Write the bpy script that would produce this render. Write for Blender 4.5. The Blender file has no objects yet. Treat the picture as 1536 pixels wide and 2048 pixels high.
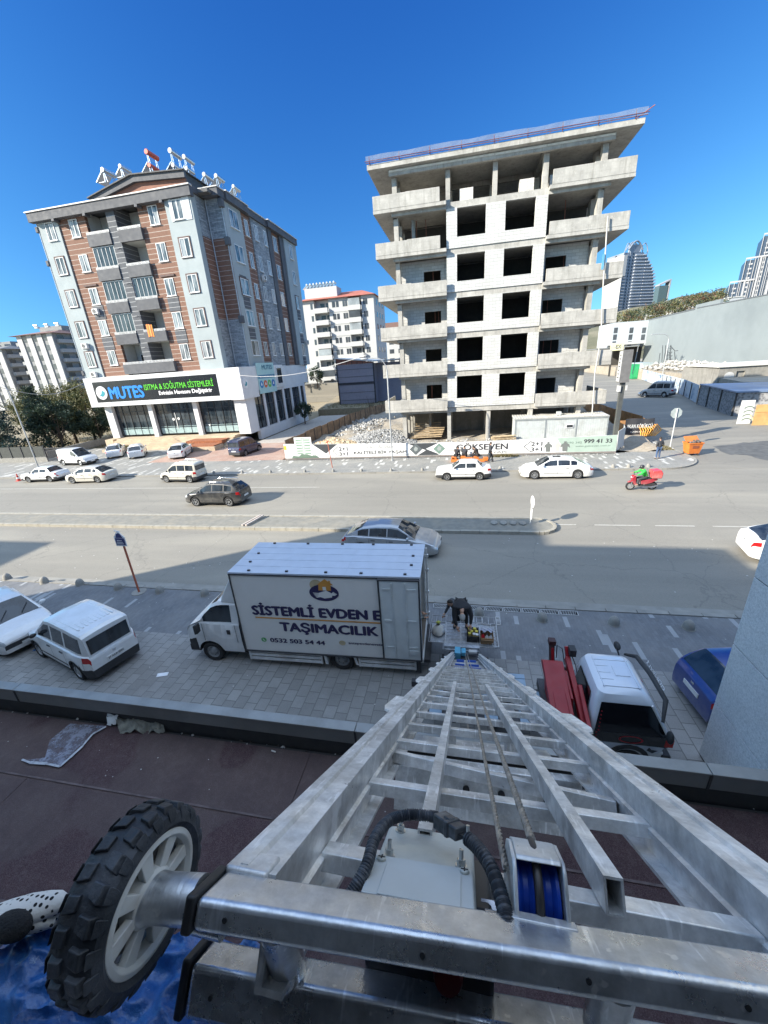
import bpy, bmesh, math, random
from mathutils import Vector, Matrix
from math import sin, cos, pi, radians as RAD, sqrt, atan2
random.seed(7)
SC = bpy.context.scene
COL = SC.collection
# ------------------------------------------------------------------ camera
YAW, PITCH, ROLL, FPX = -0.211868825, 0.36513725, 0.0702799159, 780.76
CAM = Vector((0, 0, 8.7))
_f = Vector((sin(YAW)*cos(PITCH), cos(YAW)*cos(PITCH), -sin(PITCH)))
_r = Vector((cos(YAW), -sin(YAW), 0))
_d = _f.cross(_r)
R2 = _r*cos(ROLL) + _d*sin(ROLL); D2 = _d*cos(ROLL) - _r*sin(ROLL)
cd = bpy.data.cameras.new("camera"); cam = bpy.data.objects.new("camera", cd); COL.objects.link(cam)
m = Matrix((R2, -D2, -_f)).transposed().to_4x4(); m.translation = CAM
cam.matrix_world = m
cd.sensor_fit = 'HORIZONTAL'; cd.sensor_width = 36; cd.lens = 36*FPX/1536
cd.clip_start = 0.02; cd.clip_end = 6000
SC.camera = cam
# ------------------------------------------------------------------ light
SUN_EL, SH_AZ = 27.0, 57.0          # sun elevation, compass direction (from +Y towards +X) in which shadows fall
w = bpy.data.worlds.new("World"); SC.world = w; w.use_nodes = True
nt = w.node_tree; bg = nt.nodes["Background"]
SKY_GK = ((2.9, .0836), (2.1, .1566), (1.31, .4016)); SKY_FILL = (2.65, 3.5, 4.85, 1)
sky = nt.nodes.new("ShaderNodeTexSky"); sky.sky_type = 'NISHITA'; sky.sun_disc = False
sky.sun_elevation = RAD(SUN_EL); sky.sun_rotation = RAD(SH_AZ+180)
sky.air_density = 1.25; sky.dust_density = 0.15; sky.ozone_density = 2.0; sky.altitude = 800
# look a little above the true horizon (clear autumn air, no yellow band), then deepen the blue
_tc = nt.nodes.new("ShaderNodeTexCoord"); _sp = nt.nodes.new("ShaderNodeSeparateXYZ"); nt.links.new(_tc.outputs['Generated'], _sp.inputs[0])
_mx = nt.nodes.new("ShaderNodeMath"); _mx.operation = 'MAXIMUM'; nt.links.new(_sp.outputs[2], _mx.inputs[0]); _mx.inputs[1].default_value = 0
_ad = nt.nodes.new("ShaderNodeMath"); _ad.operation = 'MULTIPLY_ADD'; nt.links.new(_mx.outputs[0], _ad.inputs[0]); _ad.inputs[1].default_value = .73; _ad.inputs[2].default_value = .24
_cb = nt.nodes.new("ShaderNodeCombineXYZ"); nt.links.new(_sp.outputs[0], _cb.inputs[0]); nt.links.new(_sp.outputs[1], _cb.inputs[1]); nt.links.new(_ad.outputs[0], _cb.inputs[2])
_nm = nt.nodes.new("ShaderNodeVectorMath"); _nm.operation = 'NORMALIZE'; nt.links.new(_cb.outputs[0], _nm.inputs[0]); nt.links.new(_nm.outputs[0], sky.inputs['Vector'])
_sc = nt.nodes.new("ShaderNodeSeparateColor"); nt.links.new(sky.outputs[0], _sc.inputs[0]); _cc = nt.nodes.new("ShaderNodeCombineColor")
for _i, (_g, _k) in enumerate(SKY_GK):
 _p = nt.nodes.new("ShaderNodeMath"); _p.operation = 'POWER'; nt.links.new(_sc.outputs[_i], _p.inputs[0]); _p.inputs[1].default_value = _g
 _q = nt.nodes.new("ShaderNodeMath"); _q.operation = 'MULTIPLY'; nt.links.new(_p.outputs[0], _q.inputs[0]); _q.inputs[1].default_value = _k
 nt.links.new(_q.outputs[0], _cc.inputs[_i])
# added bright overhead sky, out of view, to fill the shaded street
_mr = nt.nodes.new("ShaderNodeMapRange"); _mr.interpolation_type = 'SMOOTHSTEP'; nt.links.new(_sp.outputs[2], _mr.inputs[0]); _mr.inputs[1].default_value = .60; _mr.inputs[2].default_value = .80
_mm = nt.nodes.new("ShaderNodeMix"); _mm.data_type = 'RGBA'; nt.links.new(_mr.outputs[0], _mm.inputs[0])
nt.links.new(_cc.outputs[0], _mm.inputs[6]); _mm.inputs[7].default_value = SKY_FILL
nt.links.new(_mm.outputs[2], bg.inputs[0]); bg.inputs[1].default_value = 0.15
sl = bpy.data.lights.new("sun", 'SUN'); sl.energy = 4.25; sl.angle = RAD(0.5); sl.color = (1, .93, .80)
so = bpy.data.objects.new("sun", sl); COL.objects.link(so)
_dir = Vector((sin(RAD(SH_AZ))*cos(RAD(SUN_EL)), cos(RAD(SH_AZ))*cos(RAD(SUN_EL)), -sin(RAD(SUN_EL))))
so.rotation_euler = _dir.to_track_quat('-Z', 'Y').to_euler(); so.location = (-30, -30, 60)
SC.view_settings.view_transform = 'Standard'; SC.view_settings.look = 'None'; SC.view_settings.gamma = 1
SC.view_settings.exposure = 1.35
SC.cycles.max_bounces = 6; SC.cycles.transparent_max_bounces = 12
# ------------------------------------------------------------------ survey helpers: where a sight line meets a level, a wall plane ...
def ray(p): return (R2*((p[0]-768)/FPX) + D2*((p[1]-1024)/FPX) + _f).normalized()
def G(x, y, z=0.0):
 r = ray((x, y)); return CAM + r*((z-CAM.z)/r.z)
def onY(x, y, Y):
 r = ray((x, y)); return CAM + r*(Y/r.y)
def onX(x, y, X):
 r = ray((x, y)); return CAM + r*(X/r.x)
# ------------------------------------------------------------------ materials
def nodes(name):
 m = bpy.data.materials.new(name); m.use_nodes = True
 t = m.node_tree; return m, t, t.nodes["Principled BSDF"]
def N(t, typ, **k):
 n = t.nodes.new(typ)
 for a, b in k.items():
  if a.startswith('i_'):
   key = a[2:]; key = int(key) if key.isdigit() else key.replace('_', ' ')
   n.inputs[key].default_value = b
  else: setattr(n, a, b)
 return n
def L(t, a, b): t.links.new(a, b)
def rgb(c): return (c[0], c[1], c[2], 1)
def ramp(t, src, stops, interp='LINEAR'):
 r = N(t, "ShaderNodeValToRGB"); e = r.color_ramp.elements; r.color_ramp.interpolation = interp
 while len(e) < len(stops): e.new(.5)
 for el, (p, c) in zip(e, stops): el.position = p; el.color = rgb(c) if not isinstance(c, (int, float)) else (c, c, c, 1)
 L(t, src, r.inputs[0]); return r.outputs[0]
def mixc(t, fac, a, b, mode='MIX'):
 n = N(t, "ShaderNodeMix", data_type='RGBA', blend_type=mode)
 for sock, v in ((n.inputs[0], fac), (n.inputs[6], a), (n.inputs[7], b)):
  if isinstance(v, (int, float)): sock.default_value = v
  elif isinstance(v, (tuple, list)): sock.default_value = rgb(v)
  else: L(t, v, sock)
 return n.outputs[2]
def mth(t, op, a, b=0.0, c=0.0, clamp=False):
 n = N(t, "ShaderNodeMath", operation=op, use_clamp=clamp)
 for i, v in enumerate((a, b, c)):
  if isinstance(v, (int, float)): n.inputs[i].default_value = v
  else: L(t, v, n.inputs[i])
 return n.outputs[0]
def wpos(t): return N(t, "ShaderNodeNewGeometry").outputs['Position']
def opos(t): return N(t, "ShaderNodeTexCoord").outputs['Object']
def noise(t, v, scale, detail=4, rough=.55, out=0, dist=0.0):
 n = N(t, "ShaderNodeTexNoise"); n.inputs['Scale'].default_value = scale; n.inputs['Detail'].default_value = detail
 n.inputs['Roughness'].default_value = rough; n.inputs['Distortion'].default_value = dist
 L(t, v, n.inputs['Vector']); return n.outputs[out]
def scalev(t, v, s):
 n = N(t, "ShaderNodeVectorMath", operation='MULTIPLY'); L(t, v, n.inputs[0]); n.inputs[1].default_value = s; return n.outputs[0]
def bump(t, b, h, strength=.3, dist=.02):
 n = N(t, "ShaderNodeBump"); n.inputs['Strength'].default_value = strength; n.inputs['Distance'].default_value = dist
 L(t, h, n.inputs['Height']); L(t, n.outputs[0], b.inputs['Normal'])
def M(name, col, rough=.6, metal=0.0, var=.12, scale=3.0, bmp=0.0, bscale=None, spec=None, coat=0.0, dirt=None, dscale=1.2, damt=.5):
 """general surface: base colour with mottling, optional dirt patches and fine bump"""
 m, t, b = nodes(name)
 p = opos(t)
 f = noise(t, p, scale, 5)
 dark = tuple(c*(1-var*1.4) for c in col); lite = tuple(min(1, c*(1+var)) for c in col)
 c = ramp(t, f, [(.3, dark), (.7, lite)])
 if dirt is not None:
  g = noise(t, p, dscale, 6, .62)
  k = ramp(t, g, [(.48, 0.0), (.68, damt)])
  c = mixc(t, k, c, dirt)
 L(t, c, b.inputs['Base Color'])
 r = ramp(t, noise(t, p, scale*2.3, 4), [(.3, max(0, rough-.08)), (.7, min(1, rough+.08))])
 L(t, r, b.inputs['Roughness']); b.inputs['Metallic'].default_value = metal
 if spec is not None: b.inputs['Specular IOR Level'].default_value = spec
 if coat: b.inputs['Coat Weight'].default_value = coat; b.inputs['Coat Roughness'].default_value = .05
 if bmp: bump(t, b, noise(t, p, bscale or scale*8, 4), bmp, .01)
 return m
# ------------------------------------------------------------------ mesh builder
class MB:
 def __init__(s): s.v = []; s.f = []; s.mi = []
 def add(s, vs, fs, mi=0):
  o = len(s.v); s.v += [Vector(p) for p in vs]; s.f += [tuple(i+o for i in f) for f in fs]; s.mi += [mi]*len(fs); return s
 def box(s, x0, x1, y0, y1, z0, z1, mi=0):
  if x0 > x1: x0, x1 = x1, x0
  if y0 > y1: y0, y1 = y1, y0
  if z0 > z1: z0, z1 = z1, z0
  return s.add([(x0,y0,z0),(x1,y0,z0),(x1,y1,z0),(x0,y1,z0),(x0,y0,z1),(x1,y0,z1),(x1,y1,z1),(x0,y1,z1)],
      [(0,3,2,1),(4,5,6,7),(0,1,5,4),(1,2,6,5),(2,3,7,6),(3,0,4,7)], mi)
 def obox(s, c, ax, ay, az, mi=0):
  c, ax, ay, az = map(Vector, (c, ax, ay, az))
  vs = [c+ax*i+ay*j+az*k for k in (-1,1) for i, j in ((-1,-1),(1,-1),(1,1),(-1,1))]
  fs = [(0,3,2,1),(4,5,6,7),(0,1,5,4),(1,2,6,5),(2,3,7,6),(3,0,4,7)]
  if ax.cross(ay).dot(az) < 0: fs = [f[::-1] for f in fs]
  return s.add(vs, fs, mi)
 def beam(s, a, b, wd, ht, up=(0,0,1), mi=0):
  a, b, up = Vector(a), Vector(b), Vector(up); d = b-a
  n = d.normalized(); r = n.cross(up)
  if r.length < 1e-4: r = n.cross(Vector((1,0,0)))
  r.normalize(); u = r.cross(n)
  return s.obox((a+b)/2, d/2, r*wd/2, u*ht/2, mi)
 def tube(s, pts, r, n=8, mi=0, cap=True):
  pts = [Vector(p) for p in pts]; k = len(pts); rs = r if isinstance(r, (list, tuple)) else [r]*k
  o = len(s.v); ref = None
  for i, p in enumerate(pts):
   d = (pts[min(i+1, k-1)]-pts[max(i-1, 0)]).normalized()
   if ref is None:
    ref = d.cross(Vector((0,0,1)))
    if ref.length < .1: ref = d.cross(Vector((1,0,0)))
   e = (ref - d*ref.dot(d)).normalized(); g = d.cross(e); ref = e
   for j in range(n):
    a = 2*pi*j/n; s.v.append(p + (e*cos(a)+g*sin(a))*rs[i])
  for i in range(k-1):
   for j in range(n):
    a, b = o+i*n+j, o+i*n+(j+1) % n
    s.f.append((a, b, b+n, a+n)); s.mi.append(mi)
  if cap:
   s.f.append(tuple(o+j for j in range(n))[::-1]); s.mi.append(mi)
   s.f.append(tuple(o+(k-1)*n+j for j in range(n))); s.mi.append(mi)
  return s
 def cyl(s, a, b, r0, r1=None, n=16, mi=0): return s.tube([a, b], [r0, r0 if r1 is None else r1], n, mi)
 def lathe(s, prof, o, ax, n=32, mi=0, close=False, a0=0, a1=2*pi):
  """prof = [(radius, height along axis)]"""
  o = Vector(o); ax = Vector(ax).normalized(); e = ax.cross(Vector((0,0,1)))
  if e.length < .1: e = ax.cross(Vector((1,0,0)))
  e.normalize(); g = ax.cross(e); b = len(s.v); full = abs(a1-a0-2*pi) < 1e-6; cnt = n if full else n+1
  for r, h in prof:
   for j in range(cnt):
    a = a0+(a1-a0)*j/n; s.v.append(o+ax*h+(e*cos(a)+g*sin(a))*r)
  m_ = len(prof)
  for i in range(m_ if close else m_-1):
   i2 = (i+1) % m_
   for j in range(n):
    j2 = (j+1) % cnt
    s.f.append((b+i*cnt+j, b+i*cnt+j2, b+i2*cnt+j2, b+i2*cnt+j)); s.mi.append(mi)
  return s
 def prism(s, poly, fn, d0, d1, mi=0):
  """poly 2-D outline; fn(u,v,d) -> point"""
  n = len(poly); o = len(s.v)
  for d in (d0, d1):
   for (u, v) in poly: s.v.append(Vector(fn(u, v, d)))
  s.f += [tuple(o+i for i in range(n))[::-1], tuple(o+n+i for i in range(n))]; s.mi += [mi]*2
  for i in range(n):
   j = (i+1) % n; s.f.append((o+i, o+j, o+n+j, o+n+i)); s.mi.append(mi)
  return s
 def quad(s, a, b, c, d, mi=0): return s.add([a, b, c, d], [(0,1,2,3)], mi)
 def grid(s, rows, mi=0, close=False):
  o = len(s.v); n = len(rows[0])
  for r in rows: s.v += [Vector(p) for p in r]
  for i in range(len(rows)-1):
   for j in range(n if close else n-1):
    k = (j+1) % n
    s.f.append((o+i*n+j, o+i*n+k, o+(i+1)*n+k, o+(i+1)*n+j)); s.mi.append(mi)
  return s
 def ball(s, c, r, n=12, m_=8, mi=0):
  if not isinstance(r, (tuple, list)): r = (r, r, r)
  c = Vector(c); rows = []
  for i in range(m_+1):
   a = pi*i/m_-pi/2; rows.append([c+Vector((cos(a)*cos(2*pi*j/n)*r[0], cos(a)*sin(2*pi*j/n)*r[1], sin(a)*r[2])) for j in range(n)])
  return s.grid(rows, mi, True)
ROOTM = {}
def rootm(o):
 while o.parent is not None: o = o.parent
 return ROOTM.get(o.name, Matrix.Identity(4))
def props(o, label=None, cat=None, group=None, kind=None):
 if label: o['label'] = label
 if cat: o['category'] = cat
 if group: o['group'] = group
 if kind: o['kind'] = kind
 return o
def thing(name, label, cat, loc=(0,0,0), rz=0.0, group=None):
 o = bpy.data.objects.new(name, None); COL.objects.link(o); o.location = loc; o.rotation_euler = (0, 0, rz)
 o.empty_display_size = .2
 ROOTM[o.name] = Matrix.Translation(Vector(loc)) @ Matrix.Rotation(rz, 4, 'Z')
 return props(o, label, cat, group)
def part(name, mb, mats, parent=None, world=False, smooth=None, bevel=0.0, label=None, seg=2, recalc=True):
 """link one mesh object; world=True when the vertices were given in world coordinates"""
 vs = mb.v
 if world and parent is not None:
  inv = rootm(parent).inverted(); vs = [inv @ v for v in vs]
 me = bpy.data.meshes.new(name); me.from_pydata([tuple(v) for v in vs], [], mb.f)
 if not isinstance(mats, (list, tuple)): mats = [mats]
 for m_ in mats: me.materials.append(m_)
 if len(mats) > 1: me.polygons.foreach_set('material_index', mb.mi)
 if recalc:
  b = bmesh.new(); b.from_mesh(me); bmesh.ops.recalc_face_normals(b, faces=b.faces); b.to_mesh(me); b.free()
 me.validate(); me.update()
 o = bpy.data.objects.new(name, me); COL.objects.link(o)
 if parent is not None: o.parent = parent
 if smooth is not None:
  me.shade_smooth(); me.set_sharp_from_angle(angle=RAD(smooth))
 if bevel:
  bv = o.modifiers.new("bevel", 'BEVEL'); bv.width = bevel; bv.segments = seg; bv.limit_method = 'ANGLE'; bv.angle_limit = RAD(40)
  if smooth is None: me.shade_smooth(); me.set_sharp_from_angle(angle=RAD(50)); bv.harden_normals = False
 if label: o['label'] = label
 return o
SPLIT = {'balcony_band','roof_clip','carriage','balcony','sign_marks','window_row','steel_prop','crate_body','starter_bar','printed_arches','jar_row','frame_bar','balcony_parapet','bar_spacer','shop_pillar','column','hopper','downpipe','planter','blue_spacer','end_cap','stud','lid_screw','mudguard','mirror','side_light','window_panel','inner_wall','small_plate','crane_post','side_window','frosted_band','shop_glass','corner_wall','floor_beam','side_block_wall','core_wall','eaves_band','gutter_trim','sign_fascia','white_panel','frame_rail','castor','low_block','safety_plate','cross_plate','brace','post','bracket','eaves_bracket','rear_step','chassis','bed_frame','pane','roof_rib','door_handle','headlight_pair','number_plate','main_wall','lower_wall','screw_hole','trestle','door_decal','print_bracket','shell_wall'}
_part = part
def part(name, mb, mats, parent=None, **k):
 """as above, but kinds whose pieces stand apart become one mesh each"""
 if name not in SPLIT or parent is None: return _part(name, mb, mats, parent, **k)
 n = len(mb.v); pa = list(range(n))
 def find(i):
  while pa[i] != i: pa[i] = pa[pa[i]]; i = pa[i]
  return i
 for f in mb.f:
  for j in f[1:]:
   a, b = find(f[0]), find(j)
   if a != b: pa[a] = b
 comps = {}
 for i in {i for f in mb.f for i in f}: comps.setdefault(find(i), []).append(i)
 bb = []
 for idx in comps.values():
  vs = [mb.v[i] for i in idx]; bb.append([[min(v[k_] for v in vs)-.02 for k_ in range(3)], [max(v[k_] for v in vs)+.02 for k_ in range(3)], set(idx)])
 i = 0
 while i < len(bb):
  j = i+1; hit = False
  while j < len(bb):
   if all(bb[i][0][q] <= bb[j][1][q] and bb[j][0][q] <= bb[i][1][q] for q in range(3)):
    bb[i] = [[min(bb[i][0][q], bb[j][0][q]) for q in range(3)], [max(bb[i][1][q], bb[j][1][q]) for q in range(3)], bb[i][2] | bb[j][2]]; bb.pop(j); hit = True
   else: j += 1
  if not hit: i += 1
 if len(bb) == 1: return _part(name, mb, mats, parent, **k)
 first = None; name = 'window' if name == 'window_row' else name
 for _, _, idx in bb:
  o = sorted(idx); mp_ = {a: c for c, a in enumerate(o)}; m2 = MB(); m2.v = [mb.v[a] for a in o]
  for f, mi in zip(mb.f, mb.mi):
   if f[0] in idx: m2.f.append(tuple(mp_[a] for a in f)); m2.mi.append(mi)
  r = _part(name, m2, mats, parent, **k); first = first or r
 return first
def solo(name, mb, mats, label=None, cat=None, group=None, kind=None, **k):
 return props(part(name, mb, mats, None, **k), label, cat, group, kind)
def dup(root, loc, rz=None, label=None, group=None, sc=None):
 r = root.copy(); COL.objects.link(r); r.location = loc
 if rz is not None: r.rotation_euler = (0, 0, rz)
 if sc is not None: r.scale = sc
 if label: r['label'] = label
 if group: r['group'] = group
 ROOTM[r.name] = Matrix.Translation(Vector(loc)) @ Matrix.Rotation(r.rotation_euler.z, 4, 'Z')
 def rec(a, b):
  for ch in [c for c in a.children]:
   c = ch.copy(); COL.objects.link(c); c.parent = b; rec(ch, c)
 rec(root, r); return r
# ------------------------------------------------------------------ lettering
def text(name, s, mat, parent, org, ux, uz, W=None, H=None, bold=0.0, depth=0.004, shear=0.0, world=False, align='L', label=None):
 """letters fitted to width W and/or height H, lower-left corner at org, running along ux, upright along uz"""
 cu = bpy.data.curves.new(name, 'FONT'); cu.body = s; cu.size = 1; cu.shear = shear; cu.extrude = 0.0; cu.resolution_u = 3
 ob = bpy.data.objects.new(name+"_tmp", cu); COL.objects.link(ob)
 dg = bpy.context.evaluated_depsgraph_get(); me = bpy.data.meshes.new_from_object(ob.evaluated_get(dg))
 bpy.data.objects.remove(ob); bpy.data.curves.remove(cu)
 if bold:   # heavier strokes: the same outline laid a hair apart
  vs = [v.co.copy() for v in me.vertices]; fs = [tuple(p.vertices) for p in me.polygons]; V, F = [], []
  for k, (dx, dy) in enumerate(((-1, 0), (1, 0), (0, -.7), (0, .7), (0, 0))):
   o = len(V); V += [(v.x+dx*bold*.8, v.y+dy*bold*.8, k*.0004) for v in vs]; F += [tuple(i+o for i in f) for f in fs]
  me = bpy.data.meshes.new(name); me.from_pydata(V, [], F)
 xs = [v.co.x for v in me.vertices]; ys = [v.co.y for v in me.vertices]
 x0, x1, y0, y1 = min(xs), max(xs), min(ys), max(ys)
 if W is None: W = (x1-x0)*H/(y1-y0)
 if H is None: H = (y1-y0)*W/(x1-x0)
 ux, uz, org = Vector(ux).normalized(), Vector(uz).normalized(), Vector(org)
 nn = ux.cross(uz)
 inv = rootm(parent).inverted() if (world and parent is not None) else Matrix.Identity(4)
 for v in me.vertices:
  v.co = inv @ (org + ux*((v.co.x-x0)/(x1-x0)*W) + uz*((v.co.y-y0)/(y1-y0)*H) + nn*(depth+v.co.z))
 me.materials.clear(); me.materials.append(mat); me.update()
 o = bpy.data.objects.new(name, me); COL.objects.link(o)
 if parent is not None: o.parent = parent
 return o
# ================================================================== SETTING MATERIALS
def asphalt_mat(name, base=(.230,.214,.182), dark=(.12,.112,.10), dusty=(.335,.308,.25)):
 m, t, b = nodes(name); p = wpos(t)
 big = noise(t, scalev(t, p, (.06, .22, 1)), 1.0, 6, .6, dist=.4)
 c = ramp(t, big, [(.32, tuple(x*.86 for x in base)), (.5, base), (.70, dusty)])
 streak = noise(t, scalev(t, p, (.05, 1.5, 1)), 1.0, 4, .5)
 c = mixc(t, ramp(t, streak, [(.45, 0.0), (.75, .22)]), c, dusty)
 pt = noise(t, p, .32, 7, .7); c = mixc(t, ramp(t, pt, [(.60, 0.0), (.66, .28)]), c, dark)
 sx = N(t, "ShaderNodeSeparateXYZ"); L(t, p, sx.inputs[0])
 lane = mth(t, 'SINE', mth(t, 'MULTIPLY', sx.outputs[1], 3.4)); c = mixc(t, mth(t, 'MULTIPLY', ramp(t, lane, [(.35, 0.0), (.95, .35)]), ramp(t, noise(t, scalev(t, p, (.04, .5, 1)), 1.0, 4), [(.35, .2), (.65, 1.0)])), c, tuple(x*.72 for x in base))
 vr = N(t, "ShaderNodeTexVoronoi", distance='CHEBYCHEV'); vr.inputs['Scale'].default_value = 1; L(t, scalev(t, p, (.085, .22, 1)), vr.inputs['Vector'])
 pf = ramp(t, N(t, "ShaderNodeTexWhiteNoise").outputs[0], [(0, 0.0), (1, 1.0)]) if False else vr.outputs['Color']
 c = mixc(t, mth(t, 'MULTIPLY', mth(t, 'GREATER_THAN', pf, .80), .16), c, dark)
 fine = noise(t, p, 34, 4, .8); c = mixc(t, .40, c, ramp(t, fine, [(.3, tuple(x*.55 for x in base)), (.7, tuple(min(1, x*1.5) for x in base))]))
 v = N(t, "ShaderNodeTexVoronoi", feature='DISTANCE_TO_EDGE'); v.inputs['Scale'].default_value = .22; L(t, noise(t, p, .8, 3, out=1), N(t, "ShaderNodeVectorMath").inputs[0])
 nn = N(t, "ShaderNodeVectorMath", operation='ADD'); L(t, p, nn.inputs[0]); L(t, noise(t, p, .7, 5, .7, out=1), nn.inputs[1]); L(t, nn.outputs[0], v.inputs['Vector'])
 c = mixc(t, ramp(t, v.outputs[0], [(.0, .45), (.006, 0.0)]), c, dark)
 L(t, c, b.inputs['Base Color']); b.inputs['Roughness'].default_value = .88
 bump(t, b, noise(t, p, 60, 3), .35, .01); return m
def paver_mat(name, base, joint, pw, pl, light=None, lthr=.93, lw=.17, ll=.95, var=.18, dust=None, jw=.03, rot=False):
 """small pavers; optional scattered light bars running away from the road"""
 m, t, b = nodes(name); p = wpos(t)
 sx = N(t, "ShaderNodeSeparateXYZ"); L(t, p, sx.inputs[0])
 cb = N(t, "ShaderNodeCombineXYZ"); L(t, sx.outputs[1], cb.inputs[0]); L(t, sx.outputs[0], cb.inputs[1])
 br = N(t, "ShaderNodeTexBrick"); L(t, cb.outputs[0], br.inputs['Vector']); br.offset = .5
 br.inputs['Scale'].default_value = 1; br.inputs['Brick Width'].default_value = pl; br.inputs['Row Height'].default_value = pw
 br.inputs['Mortar Size'].default_value = jw*pw; br.inputs['Mortar Smooth'].default_value = .3
 br.inputs['Color1'].default_value = rgb(tuple(c*(1-var) for c in base)); br.inputs['Color2'].default_value = rgb(tuple(c*(1+var) for c in base)); br.inputs['Mortar'].default_value = rgb(joint)
 c = br.outputs[0]
 mot = noise(t, p, 1.1, 6, .65); c = mixc(t, ramp(t, mot, [(.35, .35), (.65, 0.0)]), c, tuple(x*.55 for x in base))
 if dust: c = mixc(t, ramp(t, noise(t, p, .45, 6, .65), [(.42, 0.0), (.70, .65)]), c, dust)
 if light is not None:
  # cells lw*2 wide, ll long; row offset random per column
  col_ = mth(t, 'FLOOR', mth(t, 'DIVIDE', sx.outputs[0], lw))
  wn = N(t, "ShaderNodeTexWhiteNoise", noise_dimensions='1D'); L(t, col_, wn.inputs['W'])
  yy = mth(t, 'ADD', mth(t, 'DIVIDE', sx.outputs[1], ll), mth(t, 'MULTIPLY', wn.outputs[0], 7.3))
  row = mth(t, 'FLOOR', yy)
  c2 = N(t, "ShaderNodeCombineXYZ"); L(t, col_, c2.inputs[0]); L(t, row, c2.inputs[1])
  w2 = N(t, "ShaderNodeTexWhiteNoise", noise_dimensions='2D'); L(t, c2.outputs[0], w2.inputs['Vector'])
  on = mth(t, 'GREATER_THAN', w2.outputs[0], lthr)
  frac = mth(t, 'FRACT', yy); ln = mth(t, 'LESS_THAN', frac, mth(t, 'ADD', .35, mth(t, 'MULTIPLY', wn.outputs[0], .6)))
  on = mth(t, 'MULTIPLY', on, ln)
  lc = mixc(t, ramp(t, mot, [(.3, .0), (.7, .35)]), light, base)
  c = mixc(t, on, c, lc)
 fine = noise(t, p, 45, 3, .8); c = mixc(t, .25, c, ramp(t, fine, [(.3, tuple(x*.5 for x in base)), (.7, tuple(x*1.5 for x in base))]))
 L(t, c, b.inputs['Base Color']); b.inputs['Roughness'].default_value = .82
 inv = mth(t, 'SUBTRACT', 1.0, br.outputs['Fac']); bump(t, b, inv, .4, .006)
 return m
def concrete_mat(name, base=(.41,.395,.36), stain=(.24,.23,.20), boards=True):
 m, t, b = nodes(name); p = wpos(t)
 c = ramp(t, noise(t, p, .9, 7, .68), [(.3, tuple(x*.72 for x in base)), (.55, base), (.75, tuple(min(1, x*1.22) for x in base))])
 drip = noise(t, scalev(t, p, (3.2, 3.2, .35)), 1.0, 5, .65)
 c = mixc(t, ramp(t, drip, [(.50, 0.0), (.68, .7)]), c, stain)
 c = mixc(t, ramp(t, noise(t, p, 5.5, 5, .75), [(.56, 0.0), (.64, .35)]), c, tuple(min(1, x*1.45) for x in base))
 h = noise(t, p, 14, 5, .7)
 if boards:
  sx = N(t, "ShaderNodeSeparateXYZ"); L(t, p, sx.inputs[0])
  fz = mth(t, 'FRACT', mth(t, 'DIVIDE', sx.outputs[2], .46)); ln = mth(t, 'LESS_THAN', fz, .035)
  xy = mth(t, 'FRACT', mth(t, 'DIVIDE', mth(t, 'ADD', sx.outputs[0], sx.outputs[1]), 2.4)); l2 = mth(t, 'LESS_THAN', xy, .008)
  both = mth(t, 'MAXIMUM', ln, l2); c = mixc(t, mth(t, 'MULTIPLY', both, .45), c, stain)
 L(t, c, b.inputs['Base Color']); b.inputs['Roughness'].default_value = .9; bump(t, b, h, .5, .02)
 return m
A_ = {}
A_['asphalt'] = asphalt_mat("asphalt")
A_['asphalt2'] = asphalt_mat("side_asphalt", (.215,.20,.17), (.10,.095,.09), (.34,.31,.25))
A_['pave_near'] = paver_mat("pavers_blue_grey", (.155,.160,.168), (.07,.072,.075), .10, .2, light=(.40,.41,.41), lthr=.87, lw=.15, ll=1.15, dust=(.26,.25,.235))
A_['pave_park'] = paver_mat("parking_tiles", (.295,.288,.275), (.09,.088,.083), .33, .40, var=.20, dust=(.135,.132,.128), jw=.04)
A_['pave_far'] = paver_mat("pavers_far", (.25,.245,.225), (.15,.145,.13), .10, .2, light=(.62,.60,.55), lthr=.84, lw=.22, ll=1.3, dust=(.36,.33,.28))
A_['pave_red'] = paver_mat("pavers_red", (.40,.25,.19), (.25,.2,.17), .12, .2, dust=(.45,.38,.32))
A_['kerb'] = M("kerb_stone", (.27,.258,.23), .85, var=.15, scale=1.5, bmp=.3, dirt=(.25,.23,.2), dscale=.8)
A_['concrete'] = concrete_mat("raw_concrete")
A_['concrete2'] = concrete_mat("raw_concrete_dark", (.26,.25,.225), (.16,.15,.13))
A_['white_line'] = M("worn_road_paint", (.46,.44,.39), .8, dirt=(.25,.225,.18), dscale=3, damt=.95)
def earth_mat(name, a, b2, c3, sc=.15):
 m, t, b = nodes(name); p = wpos(t)
 c = ramp(t, noise(t, p, sc, 8, .68), [(.3, a), (.5, b2), (.7, c3)])
 c = mixc(t, .5, c, ramp(t, noise(t, p, 2.5, 6, .8), [(.3, tuple(x*.6 for x in a)), (.7, c3)]))
 L(t, c, b.inputs['Base Color']); b.inputs['Roughness'].default_value = .95; bump(t, b, noise(t, p, 3, 8, .8), .7, .15); return m
A_['earth'] = earth_mat("dry_earth", (.20,.16,.10), (.30,.24,.15), (.40,.34,.23))
A_['site'] = earth_mat("site_earth", (.30,.24,.17), (.36,.31,.24), (.45,.41,.34), .3)
A_['hill'] = earth_mat("hillside_scrub", (.045,.058,.03), (.11,.11,.06), (.26,.23,.16), .05)
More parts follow.
